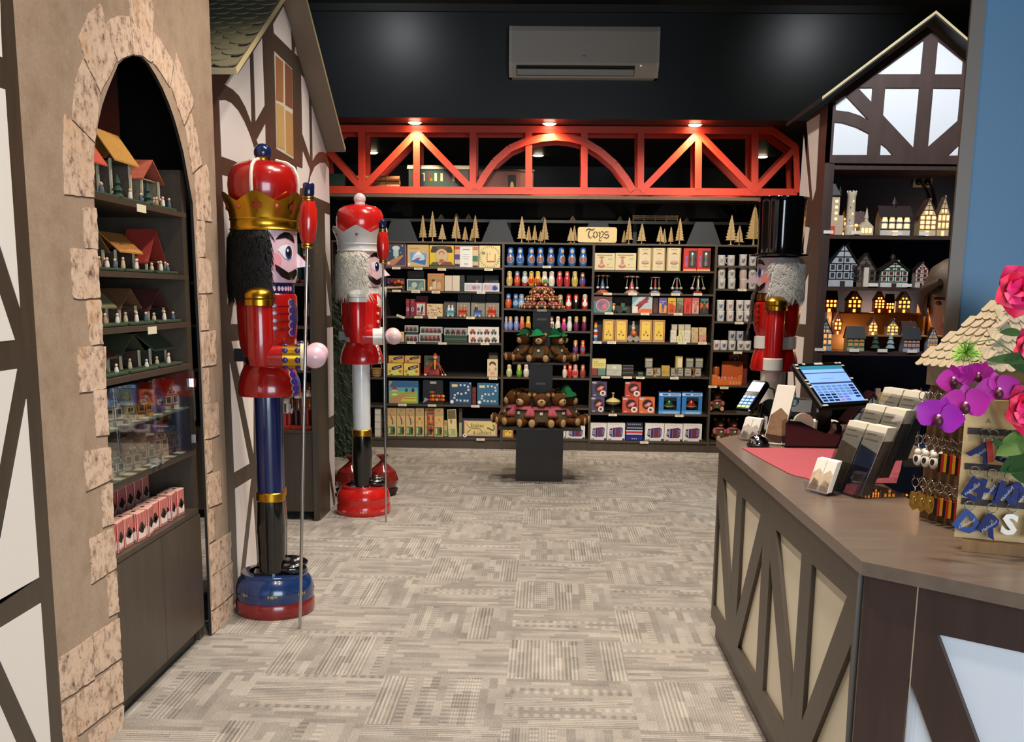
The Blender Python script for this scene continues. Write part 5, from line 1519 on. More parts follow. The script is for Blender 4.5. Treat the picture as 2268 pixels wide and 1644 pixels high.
for i, (a, b) in enumerate(((1170,1335),(1336,1502))):
 o = gbox(ZE, ('R',1), a, b, 493, 760, 'toy_box', 'red window box with a lantern toy inside, %s of two'%('left','right')[i], 'c8281c', [('r',.38,.14,.98,.9,'2a211f'),('r',.14,.2,.3,.66,'b05a90'),('o',.22,.5,.06,.12,'7a50a0'),('r',0,.0,1,.06,'d8744c')]+[('o',.1+.16*k,.05,.08,.03,'e8c8a0') for k in range(6)], .1, group='red window boxes')
 X0, X1, z1, Y_ = where(ZE, a, b, 493, 760)
 w, h = X1-X0, z1-LEVEL['R'][1]
 mb = MB().lathe([(.001,h*.2),(.02,h*.22),(.022,h*.34),(.012,h*.5),(.02,h*.6),(.022,h*.78),(.001,h*.84)], mat('a8a49c',.2,.7,var=.1), (w*.18,-.001,0), 12, sy=.35)
 mb.build('lantern_toy', o, 50)
def carousel(label, px, wpx, yt, base, post, top, typ):
 X0, X1, z1, Y_ = where(ZE, px-wpx/2, px+wpx/2, yt, 1035, .08)
 z0 = LEVEL['R'][2]+.0004
 o = thing('tin_carousel', label, 'toy carousel', ((X0+X1)/2,Y_,z0), group='tin carousels')
 w, h = (X1-X0)/2, z1-z0
 m1, m2, m3 = mat(base, .3, .2, var=.15, scale=40), mat(post, .35, .2, var=.12, scale=40), mat(top, .3, .3, var=.1)
 MB().lathe([(.001,0),(w,0),(w*.98,h*.05),(w*.72,h*.1),(w*.7,h*.16),(.001,h*.17)], m1, n=22).build('base', o, 40)
 if typ=='cone':
  MB().lathe([(w*.38,h*.17),(w*.28,h*.45),(w*.08,h*.75),(w*.03,h*.9)], m2, n=18).build('post', o, 40)
 elif typ=='ball':
  mb = MB().lathe([(w*.16,h*.17),(w*.1,h*.6),(w*.06,h*.75)], m2, n=14)
  mb.build('post', o, 40)
 else :
  MB().lathe([(w*.22,h*.17),(w*.22,h*.9)], m2, n=16).build('post', o, 40)
 if typ=='ball':
  mb = MB()
  mb.ell((0,0,h*.86), w*.42, w*.42, h*.13, m3, 16, 10)
  mb.build('canopy', o, 50)
 elif typ=='plate':
  MB().lathe([(w*.9,h*.9),(w*.95,h*.93),(w*.3,h*.99),(.001,h)], m3, n=22).build('canopy', o, 40)
 else :
  mb = MB()
  n = 32
  mb.lathe([(.001,h),(w*.5,h*.99),(w*.95,h*.94)], m3, n=n)
  for k in range(8):
   a = k*PI/4
   mb.ell((w*.9*cos(a),w*.9*sin(a),h*.92), w*.26, w*.26, h*.05, m3, 8, 6)
  mb.build('canopy', o, 50)
 for k in range(6):
  a = k*PI/3+.5
  rr = w*(.8 if typ!='tall' else 1.25)
  p0 = V((w*(.3 if typ=='ball' else .7)*cos(a),w*(.3 if typ=='ball' else .7)*sin(a),h*.9))
  p1 = V((rr*cos(a),rr*sin(a),h*.36))
  mb = MB().tube([p0,p1], .0025, mat('b8b4a8',.3,.6,var=0), 6)
  mb.build('hanger', o)
  mb = MB()
  mb.ell(p1-V((0,0,.012)), .016, .016, .013, mat(('d8d4cc','8aa0c8','c8b46a')[k%3] if typ!='cone' else 'dcd8d0',.35,.2,var=0), 10, 6)
  mb.build('gondola', o, 50)
carousel('tin carousel with a blue cone and tan canopy, leftmost of five', 190, 165, 812, 'c06a4c', '4a78b4', 'b07a50', 'cone')
carousel('pink tin carousel with a scalloped canopy', 545, 182, 825, 'c9a49a', 'c05a58', 'c49a94', 'cone')
carousel('tin carousel with a flat red and white plate canopy', 828, 140, 832, '9a9ca8', 'a8382c', 'b8a8a0', 'plate')
carousel('tin chair swing with a green ball top and red post', 1090, 150, 820, '8a94a8', 'b8341c', '4f8468', 'ball')
carousel('tall tin carousel with a cream column, rightmost of five', 1348, 130, 818, '9c3a3c', 'bfa468', '9aa898', 'tall')
gbox(ZE, ('R',3), 72, 306, 1076, 1280, 'toy_box', 'teal box with a round pink picture', '3f7f8c', [('r',0,.72,1,1,'6a3a38'),('o',.5,.46,.38,.38,'d8a878'),('o',.5,.46,.33,.34,'9a6a80'),('o',.42,.5,.14,.14,'7a5a98'),('o',.6,.4,.14,.14,'c07a80')], .1)
gbox(ZE, ('R',3), 310, 540, 1086, 1275, 'toy_box', 'dark brown box behind the green toy tractor', '2c1d16', [('r',.06,.6,.94,.94,'3d2018')], .06, .14)
X0, X1, z1, Y_ = where(ZE, 315, 512, 1150, 1272)
o = thing('toy_tractor', 'green wooden toy tractor with an orange rider figure', 'toy', ((X0+X1)/2,Y_+.05,LEVEL['R'][3]))
GRN = mat('3a5f48', .4, var=.1)
mb = MB().bbox(-.03, -.03, .025, .075, .03, .055, GRN, .004)
mb.bbox(.0, -.025, .055, .04, .025, .1, GRN, .004)
mb.build('body', o)
for xx, r_ in ((-.01,.03), (.07,.022)):
 for s_ in (-1, 1):
  MB().lathe([(.001,-.006),(r_,-.006),(r_,.006),(.001,.006)], mat('1d2420',.5), (xx,s_*.038,r_), 14, T=Matrix.Rotation(PI/2,4,'X')).build('wheel', o, 40)
mb = MB()
mb.ell((-.07,-.01,.05), .014, .014, .028, mat('d8cf9a',.4), 10, 8)
mb.ell((-.07,-.01,.085), .022, .016, .014, mat('c8642c',.4), 10, 6)
mb.ell((-.07,-.01,.014), .02, .02, .014, mat('3a2c22',.4), 10, 6)
mb.build('rider', o, 60)
gbox(ZE, ('R',3), 548, 796, 1072, 1278, 'toy_box', 'box with a dark red toy plane across pale sky', 'b0bcc0', [('p',[(0,.5),(.4,1),(0,1)],'6f96a8'),('p',[(.1,.02),(.98,.02),(.98,.26),(.5,.28)],'d8622c'),('p',[(.12,.4),(.74,.98),(.84,.84),(.42,.32),(.3,.14),(.24,.34)],'7a2434'),('p',[(.3,.62),(.5,.5),(.82,.66),(.6,.78)],'8c3040'),('r',.02,.02,.28,.4,'d8cfc8')], .1)
RBX = [(802,866,'2a1712','5a2c20','narrow dark box left of the robot boxes'), (872,974,'5a4a8c','e09a3c','robot box in purple and orange'), (981,1080,'d8b02c','c8502c','yellow robot box'), (1086,1171,'8a9070','6a5a48','grey-green robot box'), (1176,1271,'c8352a','d8403a','red robot box'), (1274,1363,'b8685c','d8a094','pink robot box'), (1370,1481,'1c2624','d8642c','black and teal robot box with orange wings')]
for i, (a, b, c1, c2, lab) in enumerate(RBX):
 gbox(ZE, ('R',3), a, b, 1095, 1278, 'robot_box', lab+' on the third right shelf', c1, [('r',.1,.8,.9,.94,'3a7a78' if i==6 else c1),('p',[(.05,.3),(.35,.5),(.35,.6),(.05,.75)] if i==6 else [(.05,.05),(.95,.05),(.95,.5),(.05,.7)],c2),('p',[(.95,.3),(.65,.5),(.65,.6),(.95,.75)] if i==6 else [(.1,.75),(.9,.75),(.9,.8),(.1,.8)],c2),('r',.36,.1,.46,.34,'3a4a78' if i==1 else '6a2a24'),('r',.54,.1,.64,.34,'3a4a78' if i==1 else '6a2a24'),('r',.32,.32,.68,.6,('4a1c14','3f5a9c','b8481c','7a6a58','a81c14','c07a70','4a4c48')[i]),('r',.4,.62,.6,.76,('4a1c14','6f86b0','c86a2c','8a8a78','b8281c','d0988c','6a6c68')[i])], .08, group='tin robot boxes')
gbox(ZE, ('R',4), 84, 190, 1370, 1620, 'toy_box', 'dark box behind the rocket toy', '2c1f18', [('r',.2,.2,.9,.8,'38281e')], .06, .12)
X0, X1, z1, Y_ = where(ZE, 80, 134, 1395, 1620)
z0 = LEVEL['R'][4]
h = z1-z0
mb = MB()
for f0, f1, r0, r1, c in ((0,.2,.02,.02,'3f78b8'), (.2,.34,.02,.021,'c8cfd8'), (.34,.5,.021,.021,'b83c30'), (.5,.62,.021,.02,'e0e2e4'), (.62,.74,.02,.016,'3a64b0'), (.74,.9,.016,.015,'e0c43c'), (.9,1,.016,.012,'c8411c')):
 mb.lathe([(.001,f0*h),(r0,f0*h),(r1,f1*h),(.001,f1*h)], mat(c,.35,var=.03), n=14)
tag(mb.build('rocket_toy',None,40,loc=((X0+X1)/2,Y_+.03,z0)), 'banded rocket toy in blue, white and red at the left end', 'toy')
YEL = [('r',.06,.05,.94,.97,'8a5a28'), ('r',.12,.08,.88,.94,'d8b468'), ('p',[(.18,.1),(.82,.1),(.82,.72),(.74,.86),(.5,.92),(.26,.86),(.18,.72)],'e3c14e'), ('p',[(.3,.76),(.5,.84),(.7,.76),(.5,.8)],'b8862c'), ('o',.34,.32,.06,.03,'4a3414'), ('o',.66,.3,.07,.035,'4a3414'), ('p',[(.36,.34),(.5,.56),(.64,.34),(.5,.42)],'b8842c'), ('r',.36,.14,.64,.2,'d8c98a')]
for i, (a, b) in enumerate(((190,336),(342,492),(640,792),(800,948))):
 gbox(ZE, ('R',4), a, b, 1360+i*2, 1618, 'toy_box', 'yellow arched toy box, %s of four'%nth(i,4), 'd0a264', YEL, .1, group='yellow arched toy boxes')
X0, X1, z1, Y_ = where(ZE, 500, 632, 1375, 1618)
ck = thing('clown_tricycle', 'tin clown on a tricycle between the yellow boxes', 'toy', ((X0+X1)/2,Y_+.04,LEVEL['R'][4]))
h = z1-LEVEL['R'][4]
gbox(ZE, ('R',4), 500, 634, 1372, 1618, 'toy_box', 'dark open box behind the tin clown', '211914', [('r',.08,.06,.92,.94,'2c231c')], .04, .12)
mb = MB().lathe([(.03,h*.22),(.034,h*.3),(.022,h*.5),(.012,h*.58)], mat('8c8274',.4,var=.2,scale=60), n=14)
mb.build('body', ck, 50)
mb = MB()
mb.ell((.004,-.03,h*.4), .03, .02, .03, mat('c8602c',.35,.2,var=0), 14, 8)
mb.build('drum', ck, 60)
mb = MB()
mb.ell((0,0,h*.66), .02, .02, .022, mat('d8c8b0',.4,var=0), 12, 8)
mb.lathe([(.022,h*.72),(.012,h*.84),(.012,h*.96),(.001,h)], mat('8a8a80',.4,var=0), n=12)
mb.build('head', ck, 50)
for s_ in (-1, 1):
 MB().lathe([(.024,-.004),(.03,-.004),(.03,.004),(.024,.004)], mat('a89a88',.3,.6), (.03*s_,-.02,.031), 16, T=Matrix.Rotation(PI/2,4,'X')).build('wheel', ck, 40)
k = 0
for r_, row in enumerate((((1012,1088),(1090,1162),(1164,1258)),((1016,1090),(1112,1180),(1182,1260)),((1028,1098),(1110,1186),(1188,1260)))):
 for c_, (a, b) in enumerate(row):
  y0_, y1_ = ((1632,1562), (1560,1490), (1488,1420))[r_]
  key = 'blk%d'%c_
  GS[key] = gbox(ZE, ('R',4), a, b, y1_, y0_, 'small_box', 'small white gift box, %s column of the stack, %s'%(('left','middle','right')[c_],('bottom','middle','top')[r_]), ('d9d4c2','e0d99a','d8d4c4')[c_] if r_<2 else 'b8b09a', [('o',.3,.5,.16,.2,'c0bca8'),('o',.7,.4,.14,.16,'cfc8b0')]+([('r',.42,0,.58,1,'cfc06a')] if c_==1 else []), .07, 0 if r_<2 else .01, group='small white gift boxes', on=GS[key] if r_ else None)
for c_, (a, b) in enumerate(((1266,1352),(1358,1450))):
 o = gbox(ZE, ('R',4), a, b, 1546, 1632, 'small_box', '%s small box, lower %s of four at the right end'%(('kraft brown','pink flowered')[c_],('left','right')[c_]), ('c4a878','c88a78')[c_], [('o',.3,.6,.07,.08,'7a5a38' if not c_ else 'e0b8a8'),('o',.7,.3,.1,.1,'b08c5c' if not c_ else 'b84a44'),('o',.2,.25,.1,.1,'b08c5c' if not c_ else 'd8a090')], .07, group='small kraft boxes')
 gbox(ZE, ('R',4), a, b, 1456, 1544, 'small_box', 'kraft brown small box, upper %s of four at the right end'%('left','right')[c_], 'c8ae7c', [('o',.3,.6,.07,.08,'6a4a2c'),('o',.7,.3,.1,.1,'b08c5c')], .07, group='small kraft boxes', on=o)
r1 = gbox(ZF, ('R',5), 40, 125, 616, 702, 'book', 'stack of thin brick red boxes beneath the cream picture box', '8a3c34', [('r',.1,.3*k+.06,.9,.3*k+.1,'5a2420') for k in range(3)], .1, cat='box')
gbox(ZF, ('R',5), 129, 219, 616, 702, 'book', 'stack of thin sea green boxes beneath the cream picture box', '5f8a78', [('r',.1,.3*k+.06,.9,.3*k+.1,'3f6a5c') for k in range(3)], .1, cat='box')
gbox(ZF, ('R',5), 44, 224, 506, 612, 'box', 'cream picture box on top of the red and green stacks', 'd8ba84', [('r',.07,.1,.93,.9,'d8cf7c')]+[('o',.2+.15*(k%5),.3+.22*(k//5),.05,.08,('b8a04c','c8946c','9aa05c')[k%3]) for k in range(12)], .1, on=r1)
gbox(ZF, ('R',5), 228, 408, 576, 702, 'box', 'silver grey box with a sketched pattern', 'b4b4a4', [('r',.04,.5,.96,.54,'8f8f82'),('p',[(.4,.2),(.7,.4),(.7,.43),(.4,.23)],'4a4a44'),('r',.4,.66,.62,.9,'cfcfc0')], .1)
gbox(ZF, ('R',5), 415, 550, 578, 708, 'box', 'dark flat boxes with pale edges, stacked as one case', '1c1412', [('r',.02,.28,.98,.3,'b8b0b0'),('r',.02,.66,.98,.68,'b8b0b0'),('r',.02,.94,.98,.97,'8c8484')], .1)
gbox(ZF, ('R',5), 596, 662, 662, 705, 'box', 'tiny dark green box alone on the fifth right shelf', '2c4a38', [('r',.1,.7,.9,.9,'6a9070')], .08)
row5 = [(692,786), (800,868), (875,974), (982,1052), (1060,1134), (1145,1230), (1258,1344)]
up5 = [(682,774), None, (1040,1128), None, None, (1162,1254), (1272,1366)]
for i, (a, b) in enumerate(row5):
 g = i==2
 lo = gbox(ZF, ('R',5), a, b, 612 if not g else 680, 704, 'ornament_box', ('small clear-sided ornament box, %s in the lower row'%nth(i,7)) if not g else 'flat gold box under the gold ornament box', 'b89a48' if g else '5f6058', [] if g else [('r',.08,.1,.92,.7,'a8a498'),('r',.1,.75,.9,.92,'b8a470'),('r',.2,.3,.7,.5,'77756c')], .07, .03, group='ornament boxes')
 if g:
  gbox(ZF, ('R',5), a, b, 585, 678, 'ornament_box', 'square gold ornament box in the lower row', 'b59440', [('r',.1,.2,.5,.3,'8a6c28')], .07, .03, on=lo, group='ornament boxes')
 u_ = up5[i]
 if u_:
  gg = i==2
  lo2 = lo
  gbox(ZF, ('R',5), u_[0], u_[1], 497 if i!=2 else 478, 600 if i!=2 else 560, 'ornament_box', ('small clear-sided ornament box, %s in the upper row'%{0:'leftmost',5:'second from right',6:'rightmost'}[i]) if not gg else 'gold and cream ornament box, tallest in the upper row', 'b59a50' if gg else '54564e', [('r',.3,.4,.9,.9,'dcd2b4')] if gg else [('r',.08,.1,.92,.66,'8f8f86'),('r',.06,.72,.94,.92,'b4a880')], .07, .04, group='ornament boxes', on=lo if not gg else GS.get('g5',lo))
for i, (px, c) in enumerate(((800,'d8a060'),(1052,'a8a090'),(1252,'b07a5c'))):
 X0, X1, z1, Y_ = where(ZF, px-30, px+30, 612, 712, -.008)
 z0 = LEVEL['R'][5]
 h = z1-z0
 mb = MB().lathe([(.001,0),(.022,0),(.02,.012),(.007,.02),(.006,h*.6),(.016,h*.8),(.018,h),(.001,h)], mat(c,.3,.6,var=.05), n=14)
 tag(mb.build('candle_stick',None,40,loc=(aty(px/5.303+1300,834,FRY).x,FRY+.0,z0)), 'small turned metal stand in front of the ornament boxes, %s of three'%nth(i,3), 'ornament', 'small metal stands')
def tin_box(x0, x1, yt, yb, label, col, on=None, back=0.):
 return gbox(ZF, ('R',6), x0, x1, yt, yb, 'tin_box', label, col, [('r',.02,.85,.3,.96,'b8b0c0'),('o',.54,.56,.34,.32,'2a1618'),('p',[(.3,.5),(.6,.72),(.84,.66),(.66,.42),(.4,.38)],'b85a58'),('p',[(.4,.52),(.6,.66),(.76,.62),(.62,.48)],'d89a90'),('o',.74,.24,.2,.18,'e2d2cc'),('o',.74,.24,.1,.09,'6a4a48'),('r',.1,.08,.3,.14,'c8b0a0')], .1, back, on=on, group='tea set boxes')
lo = tin_box(30, 206, 952, 1138, 'lower purple tin-toy box with a round window', '4d4560')
tin_box(56, 236, 766, 948, 'upper purple tin-toy box with a round window', '453e5a', lo, .01)
lo = tin_box(415, 606, 958, 1150, 'lower left orange-red tin-toy box with a round window', 'b8432c')
tin_box(446, 636, 770, 954, 'upper orange-red tin-toy box with a round window', 'a83a28', lo, .01)
tin_box(610, 798, 958, 1152, 'lower right orange tin-toy box with a round window', 'd06a3c')
X0, X1, z1, Y_ = where(ZF, 212, 410, 908, 1138)
z0 = LEVEL['R'][6]
h = z1-z0
tp = thing('spinning_top', 'large cream spinning top on a dark stand between the tin-toy boxes', 'toy', ((X0+X1)/2,Y_+.075,z0))
MB().lathe([(.001,0),(.03,0),(.028,h*.05),(.012,h*.12),(.012,h*.3),(.02,h*.36)], mat('4a4030',.35,.5), n=18).build('stand', tp, 40)
mb = MB().lathe([(.02,h*.36),(.07,h*.46),(.078,h*.52),(.078,h*.55),(.06,h*.64),(.03,h*.71),(.012,h*.74)], mat('dccf8c',.25,coat=.5,var=.04), n=30)
mb.lathe([(.0785,h*.5),(.0795,h*.52),(.0795,h*.54),(.0785,h*.56)], mat('7a6a38',.3,.4), n=30)
for k in range(9):
 a = k*40
 mb.ell((.055*cos(rad(a)),.055*sin(rad(a)),h*.655), .006, .006, .003, mat('8a6a3a',.4), 8, 6)
mb.build('top_body', tp, 40)
MB().lathe([(.01,h*.74),(.006,h*.82),(.006,h*.9),(.016,h*.95),(.014,h*1.0),(.001,h*1.0)], mat('c8b46a',.3,.3), n=14).build('knob', tp, 40)
for i, (a, b, c) in enumerate(((845,1100,'2c5a3a'),(1115,1352,'9c2c24'))):
 X0, X1, z1, Y_ = where(ZF, a, b, 900, 1160)
 z0 = LEVEL['R'][6]+.0004
 w, h = X1-X0, z1-z0
 bx_ = thing('window_box', 'blue open-front box holding a %s humming top'%('green','red')[i], 'box', ((X0+X1)/2,Y_,z0), group='blue humming-top boxes')
 BL = mat('2f78c0', .4, var=.05)
 mb = MB()
 plate(mb, [(-w/2,0,0),(w/2,0,0),(w/2,0,h),(-w/2,0,h)], [[(-w*.28,0,h*.2),(w*.32,0,h*.2),(w*.32,0,h*.78),(-w*.28,0,h*.78)]], (0,.003,0), BL)
 mb.box(-w/2, .003, 0, -w/2+.003, .12, h, BL)
 mb.box(w/2-.003, .003, 0, w/2, .12, h, BL)
 mb.box(-w/2+.003, .003, 0, w/2-.003, .12, .003, BL)
 mb.box(-w/2+.003, .117, .003, w/2-.003, .12, h, mat('15222c',.5))
 art(mb, -w/2, 0, w, h, -.0003, [('r',.0,.84,1,.96,'c8d4e4'),('r',.16,.87,.42,.93,'2c5aa0'),('r',.52,.87,.94,.93,'6a8ac0'),('r',0,0,1,.14,'5f9fd8'),('r',.2,.03,.9,.1,'a8c4e0')])
 mb.build('carton', bx_)
 mb = MB().lathe([(.01,.006),(.012,h*.2),(.05,h*.3),(.053,h*.38),(.03,h*.5),(.022,h*.62),(.001,h*.68)], mat(c,.2,.3,coat=.5,var=.1), (0,.06,0), 24)
 mb.lathe([(.0535,h*.33),(.0545,h*.35),(.0535,h*.37)], mat('c8b06a',.3,.5), (0,.06,0), 24)
 mb.build('humming_top', bx_, 40)
 mb = MB()
 mb.ell((0,.05,h+.008), .014, .014, .01, mat(('c84a2c','2c3a8c')[i],.4), 10, 6)
 mb.build('handle_knob', bx_, 60)
ACC = [('r',.12,.9,.7,.93,'d0b8b4'), ('p',[(.12,.3),(.3,.18),(.78,.2),(.86,.3),(.88,.7),(.76,.78),(.3,.72),(.14,.68)],'2a2468'), ('p',[(.46,.22),(.72,.24),(.7,.72),(.46,.68)],'6a2434'), ('p',[(.14,.34),(.28,.26),(.3,.66),(.15,.64)],'1a1648'), ('r',.28,.22,.31,.7,'c8c0d0'), ('r',.44,.22,.46,.7,'8a80a8'), ('r',.72,.26,.74,.72,'8a80a8')]+[('r',.15,.36+.07*k,.25,.39+.07*k,'d8d4dc') for k in range(4)]+[('r',.78,.34+.07*k,.84,.37+.07*k,'b8b0c8') for k in range(5)]+[('o',.1,.07,.03,.03,'3a2c30'), ('r',.16,.05,.24,.09,'5a4a4a'), ('r',.86,.02,.98,.12,'2c242c')]
for i, (a, b, yt) in enumerate(((20,232,1262),(236,448,1262),(682,906,1266),(908,1126,1270),(1128,1350,1272))):
 gbox(ZF, ('R',7), a, b, yt, 1480, 'instrument_box', 'white box picturing a toy accordion, %s'%('first in the right bay','left of the blue accordion','right of the blue accordion','second from the right end','at the right end')[i], 'd8d2cc', ACC, .12, group='toy accordion boxes')
gbox(ZG, ('D',8), 926, 1108, 1062, 1190, 'instrument_box', 'white box picturing a toy accordion, under the bears at the foot of the doll shelves', 'd8d2cc', ACC, .12, group='toy accordion boxes')
gbox(ZG, ('D',8), 866, 922, 1062, 1190, 'instrument_box', 'white accordion box partly hidden by the bear stand', 'd8d2cc', [('p',[(.1,.3),(.6,.2),(.6,.7),(.1,.66)],'2a2468'),('o',.84,.08,.08,.08,'2c242c')], .12, group='toy accordion boxes')
X0, X1, z1, Y_ = where(ZF, 455, 660, 1252, 1468)
z0 = LEVEL['R'][7]
w, h = X1-X0-.004, z1-z0
ac = thing('toy_accordion', 'blue toy accordion standing between the white boxes', 'accordion', ((X0+X1)/2,Y_,z0))
mb = MB().bbox(-w/2, 0, 0, w/2, .1, h*.26, mat('16237a',.3,coat=.4), .004)
for k in range(3):
 mb.ell((-w*.12+w*.12*k,-.001,h*.1), .006, .004, .006, mat('d8d8e0',.3), 8, 6)
mb.build('base_case', ac)
mb = MB()
for k in range(6):
 z = h*.27+k*h*.06
 mb.box(-w*.49+(k%2)*.004, .008, z, w*.49-(k%2)*.004, .09, z+h*.058, mat(('16237a','b8302c','c8ccd8')[0 if k in (0,5) else (1 if k in (2,3) else 2)],.4))
mb.build('bellows', ac)
mb = MB().bbox(-w/2, 0, h*.64, w/2, .1, h, mat('15172a',.3,coat=.4), .004)
for k in range(7):
 mb.box(-w*.4+k*w*.115, -.003, h*.86, -w*.4+k*w*.115+w*.06, 0, h*.94, mat('8f93a8',.3))
mb.box(-w*.46, -.003, h*.68, w*.46, 0, h*.72, mat('c8d0e0',.3,.5))
mb.build('key_case', ac)
def mug(label, zz, px, yb, lv, h, deco='8a8c94', on=None, turn=1.7, col='d9d6d2', lid=False, grp='mugs', back=0.):
 a = zm(*zz, [(px,yb)])[0]
 Y_ = FRY+.045+back
 x = aty(a[0], a[1]-8, Y_).x
 z0 = LEVEL[lv[0]][lv[1]]+.0004 if on is None else on.location.z+on['hh']+.0004
 o = thing('mug', label, 'mug', (x,Y_,z0), turn, group=grp)
 r = .037
 mb = MB().lathe([(.001,0),(r*.9,0),(r,.006),(r,h),(r*.93,h),(r*.9,.01),(.001,.008)], mat(col,.2,coat=.4,var=.03), n=20)
 for da, f, ra, rz in ((-6,.4,20,.16), (10,.55,14,.14), (-20,.6,8,.1)):
  cyl_decal(mb, oval(-90-math.degrees(turn)+da,f*h,ra,rz*h,10), r, mat(deco,.4,var=.2,scale=60), .0008)
 mb.build('cup', o, 40)
 MB().tube([(r*.96,0,h*.8),(r+.02,0,h*.78),(r+.028,0,h*.5),(r+.018,0,h*.22),(r*.96,0,h*.2)], .005, mat(col,.2,coat=.4,var=.03), 8).build('handle', o, 60)
 if lid:
  MB().lathe([(r*.9,h+.0003),(r*1.04,h+.0006),(r*1.04,h+.01),(.001,h+.011)], mat('e6e2da',.4,var=.02), n=20).build('lid', o, 40)
 o['hh'] = h+(.0115 if lid else 0)
 return o
for i, px in enumerate((1632,1748,1893,2010)):
 mug('white mug with a drawing, %s on the top mug shelf'%nth(i,4), ZE, px, 700, ('M',1), .1, '9aa0a0' if i<2 else '6a6a70', turn=(1.7,2.4,1.5,1.6)[i], grp='mugs on the top shelf', lid=i>1)
for i, px in enumerate((1632,1755,1895,2005)):
 lo = mug('%s mug, lower of the %s stacked pair on the second mug shelf'%('pink patterned' if i==2 else 'white',nth(i,4)), ZE, px, 985, ('M',2), .09, 'c8a49c' if i==2 else '7a7c74', turn=1.4, lid=True, grp='stacked mugs on the second shelf', col='cdb9b2' if i==2 else 'cfd0c8')
 mug('%s mug, upper of the %s stacked pair on the second mug shelf'%('pink patterned' if i==2 else 'white',nth(i,4)), ZE, px, 860, ('M',2), .09, 'c8a49c' if i==2 else '7a7c74', on=lo, turn=1.4, lid=True, grp='stacked mugs on the second shelf', col='cdb9b2' if i==2 else 'cfd0c8')
for i, px in enumerate((1620,1735,1852,1948)):
 d = ('5a7a9c', 'b8786c', '4a4a50', '4a4a50')[i]
 nm = ('blue mountain', 'red roof', 'dark bear', 'dark tree')[i]
 lo = mug('white mug with a %s print, lower of its pair'%nm, ZE, px, 1385, ('M',3), .092, d, lid=True, grp='stacked mugs on the third shelf')
 mug('white mug with a %s print, upper of its pair'%nm, ZE, px, 1262, ('M',3), .092, d, on=lo, lid=True, grp='stacked mugs on the third shelf')
rowm = []
for i, px in enumerate((1518,1606,1702,1802,1884)):
 rowm.append(mug('white mug with a dark drawing, %s in the lower row beside the soldier'%nth(i,5),ZF,px,405,('M',4),.094,('8a5a58','4a5a80','4a5a68','6a5a50','5a5a60')[i],turn=(1.5,1.6,1.4,1.7,1.6)[i],grp='mugs in the lower row'))
for i, (px, k) in enumerate(((1702,2),(1795,3),(1874,4))):
 mug(('grey mug with a dark drawing, upper left','grey mug with a dark drawing, upper middle','black mug, upper right')[i]+' beside the soldier', ZF, px, 290, ('M',4), .094, '3a4450' if i<2 else '101012', on=rowm[k], col='b4b6ba' if i<2 else '17171a', grp='mugs in the upper row', turn=1.6 if i<2 else 1.9)
X0, X1, z1, Y_ = where(ZF, 1465, 1815, 690, 822)
z0 = LEVEL['M'][5]+.0004
tr = thing('display_tray', 'orange cardboard tray of pink tea lights beside the soldier', 'tray', ((X0+X1)/2,Y_,z0))
w = X1-X0
h = z1-z0
ORG = mat('d0661c', .5, var=.05)
mb = MB()
mb.prism([(-w/2,0,0),(w/2,0,0),(w/2,0,h),(w/2*.8,0,h),(w/2*.7,0,h*.6),(-w/2*.7,0,h*.6),(-w/2*.8,0,h),(-w/2,0,h)], (0,.003,0), ORG)
mb.box(-w/2, .003, 0, -w/2+.003, .15, h, ORG)
mb.box(w/2-.003, .003, 0, w/2, .15, h, ORG)
mb.box(-w/2+.003, .003, 0, w/2-.003, .15, .003, ORG)
art(mb, -w/2, 0, w, h, -.0003, [('p',[(.6+.1*k,.14),(.64+.1*k,.1),(.66+.1*k,.34),(.62+.1*k,.36)],'e0a070') for k in range(4)])
mb.build('tray', tr)
mb = MB().box(-w*.1, .15, .0, w*.62, .153, h*2.2, mat('b8531a',.5,var=.05))
mb.build('back_card', tr)
for k in range(7):
 mb = MB().lathe([(.001,h*.56),(.016,h*.56),(.016,h*.74),(.001,h*.76)], mat(('d8786c','e0a090')[k%2],.4), (-w*.34+w*.11*k,.05+.03*(k%2),0), 12)
 mb.lathe([(.001,.003),(.014,.003),(.014,h*.56)], mat('a8481a',.6), (-w*.34+w*.11*k,.05+.03*(k%2),0), 8)
 mb.build('tea_light', tr, 40)
X0, X1, z1, Y_ = where(ZF, 1660, 1890, 440, 600, .2)
o = thing('poster_card', 'dark red display card with a round white logo behind the orange tray', 'card', ((X0+X1)/2,Y_,LEVEL['M'][5]))
w, h = X1-X0, z1-LEVEL['M'][5]
mb = MB().box(-w/2, 0, 0, w/2, .004, h, mat('6a2418',.5,var=.05))
art(mb, -w/2, 0, w, h, -.0003, [('o',.32,.78,.24,.19,'b8a8a0'),('o',.32,.78,.21,.165,'6a2c20'),('p',[(.26,.7),(.36,.66),(.4,.82),(.3,.9)],'a8847a')])
mb.build('card', o)
lo = None
for k in range(2):
 X0, X1, z1, Y_ = where(ZF, 1478, 1560, 560, 690, .17)
 mb = MB().lathe([(.001,0),(.034,0),(.036,.07),(.03,.085),(.001,.086)], mat(('b8602c','a8501c')[k],.35,coat=.3,var=.1), n=16)
 o = mb.build('jar', None, 40, loc=((X0+X1)/2,Y_,LEVEL['M'][5]+.0004+.0868*k))
 tag(o, 'amber jar, %s of two stacked behind the orange tray'%('lower','upper')[k], 'jar', 'amber jars')
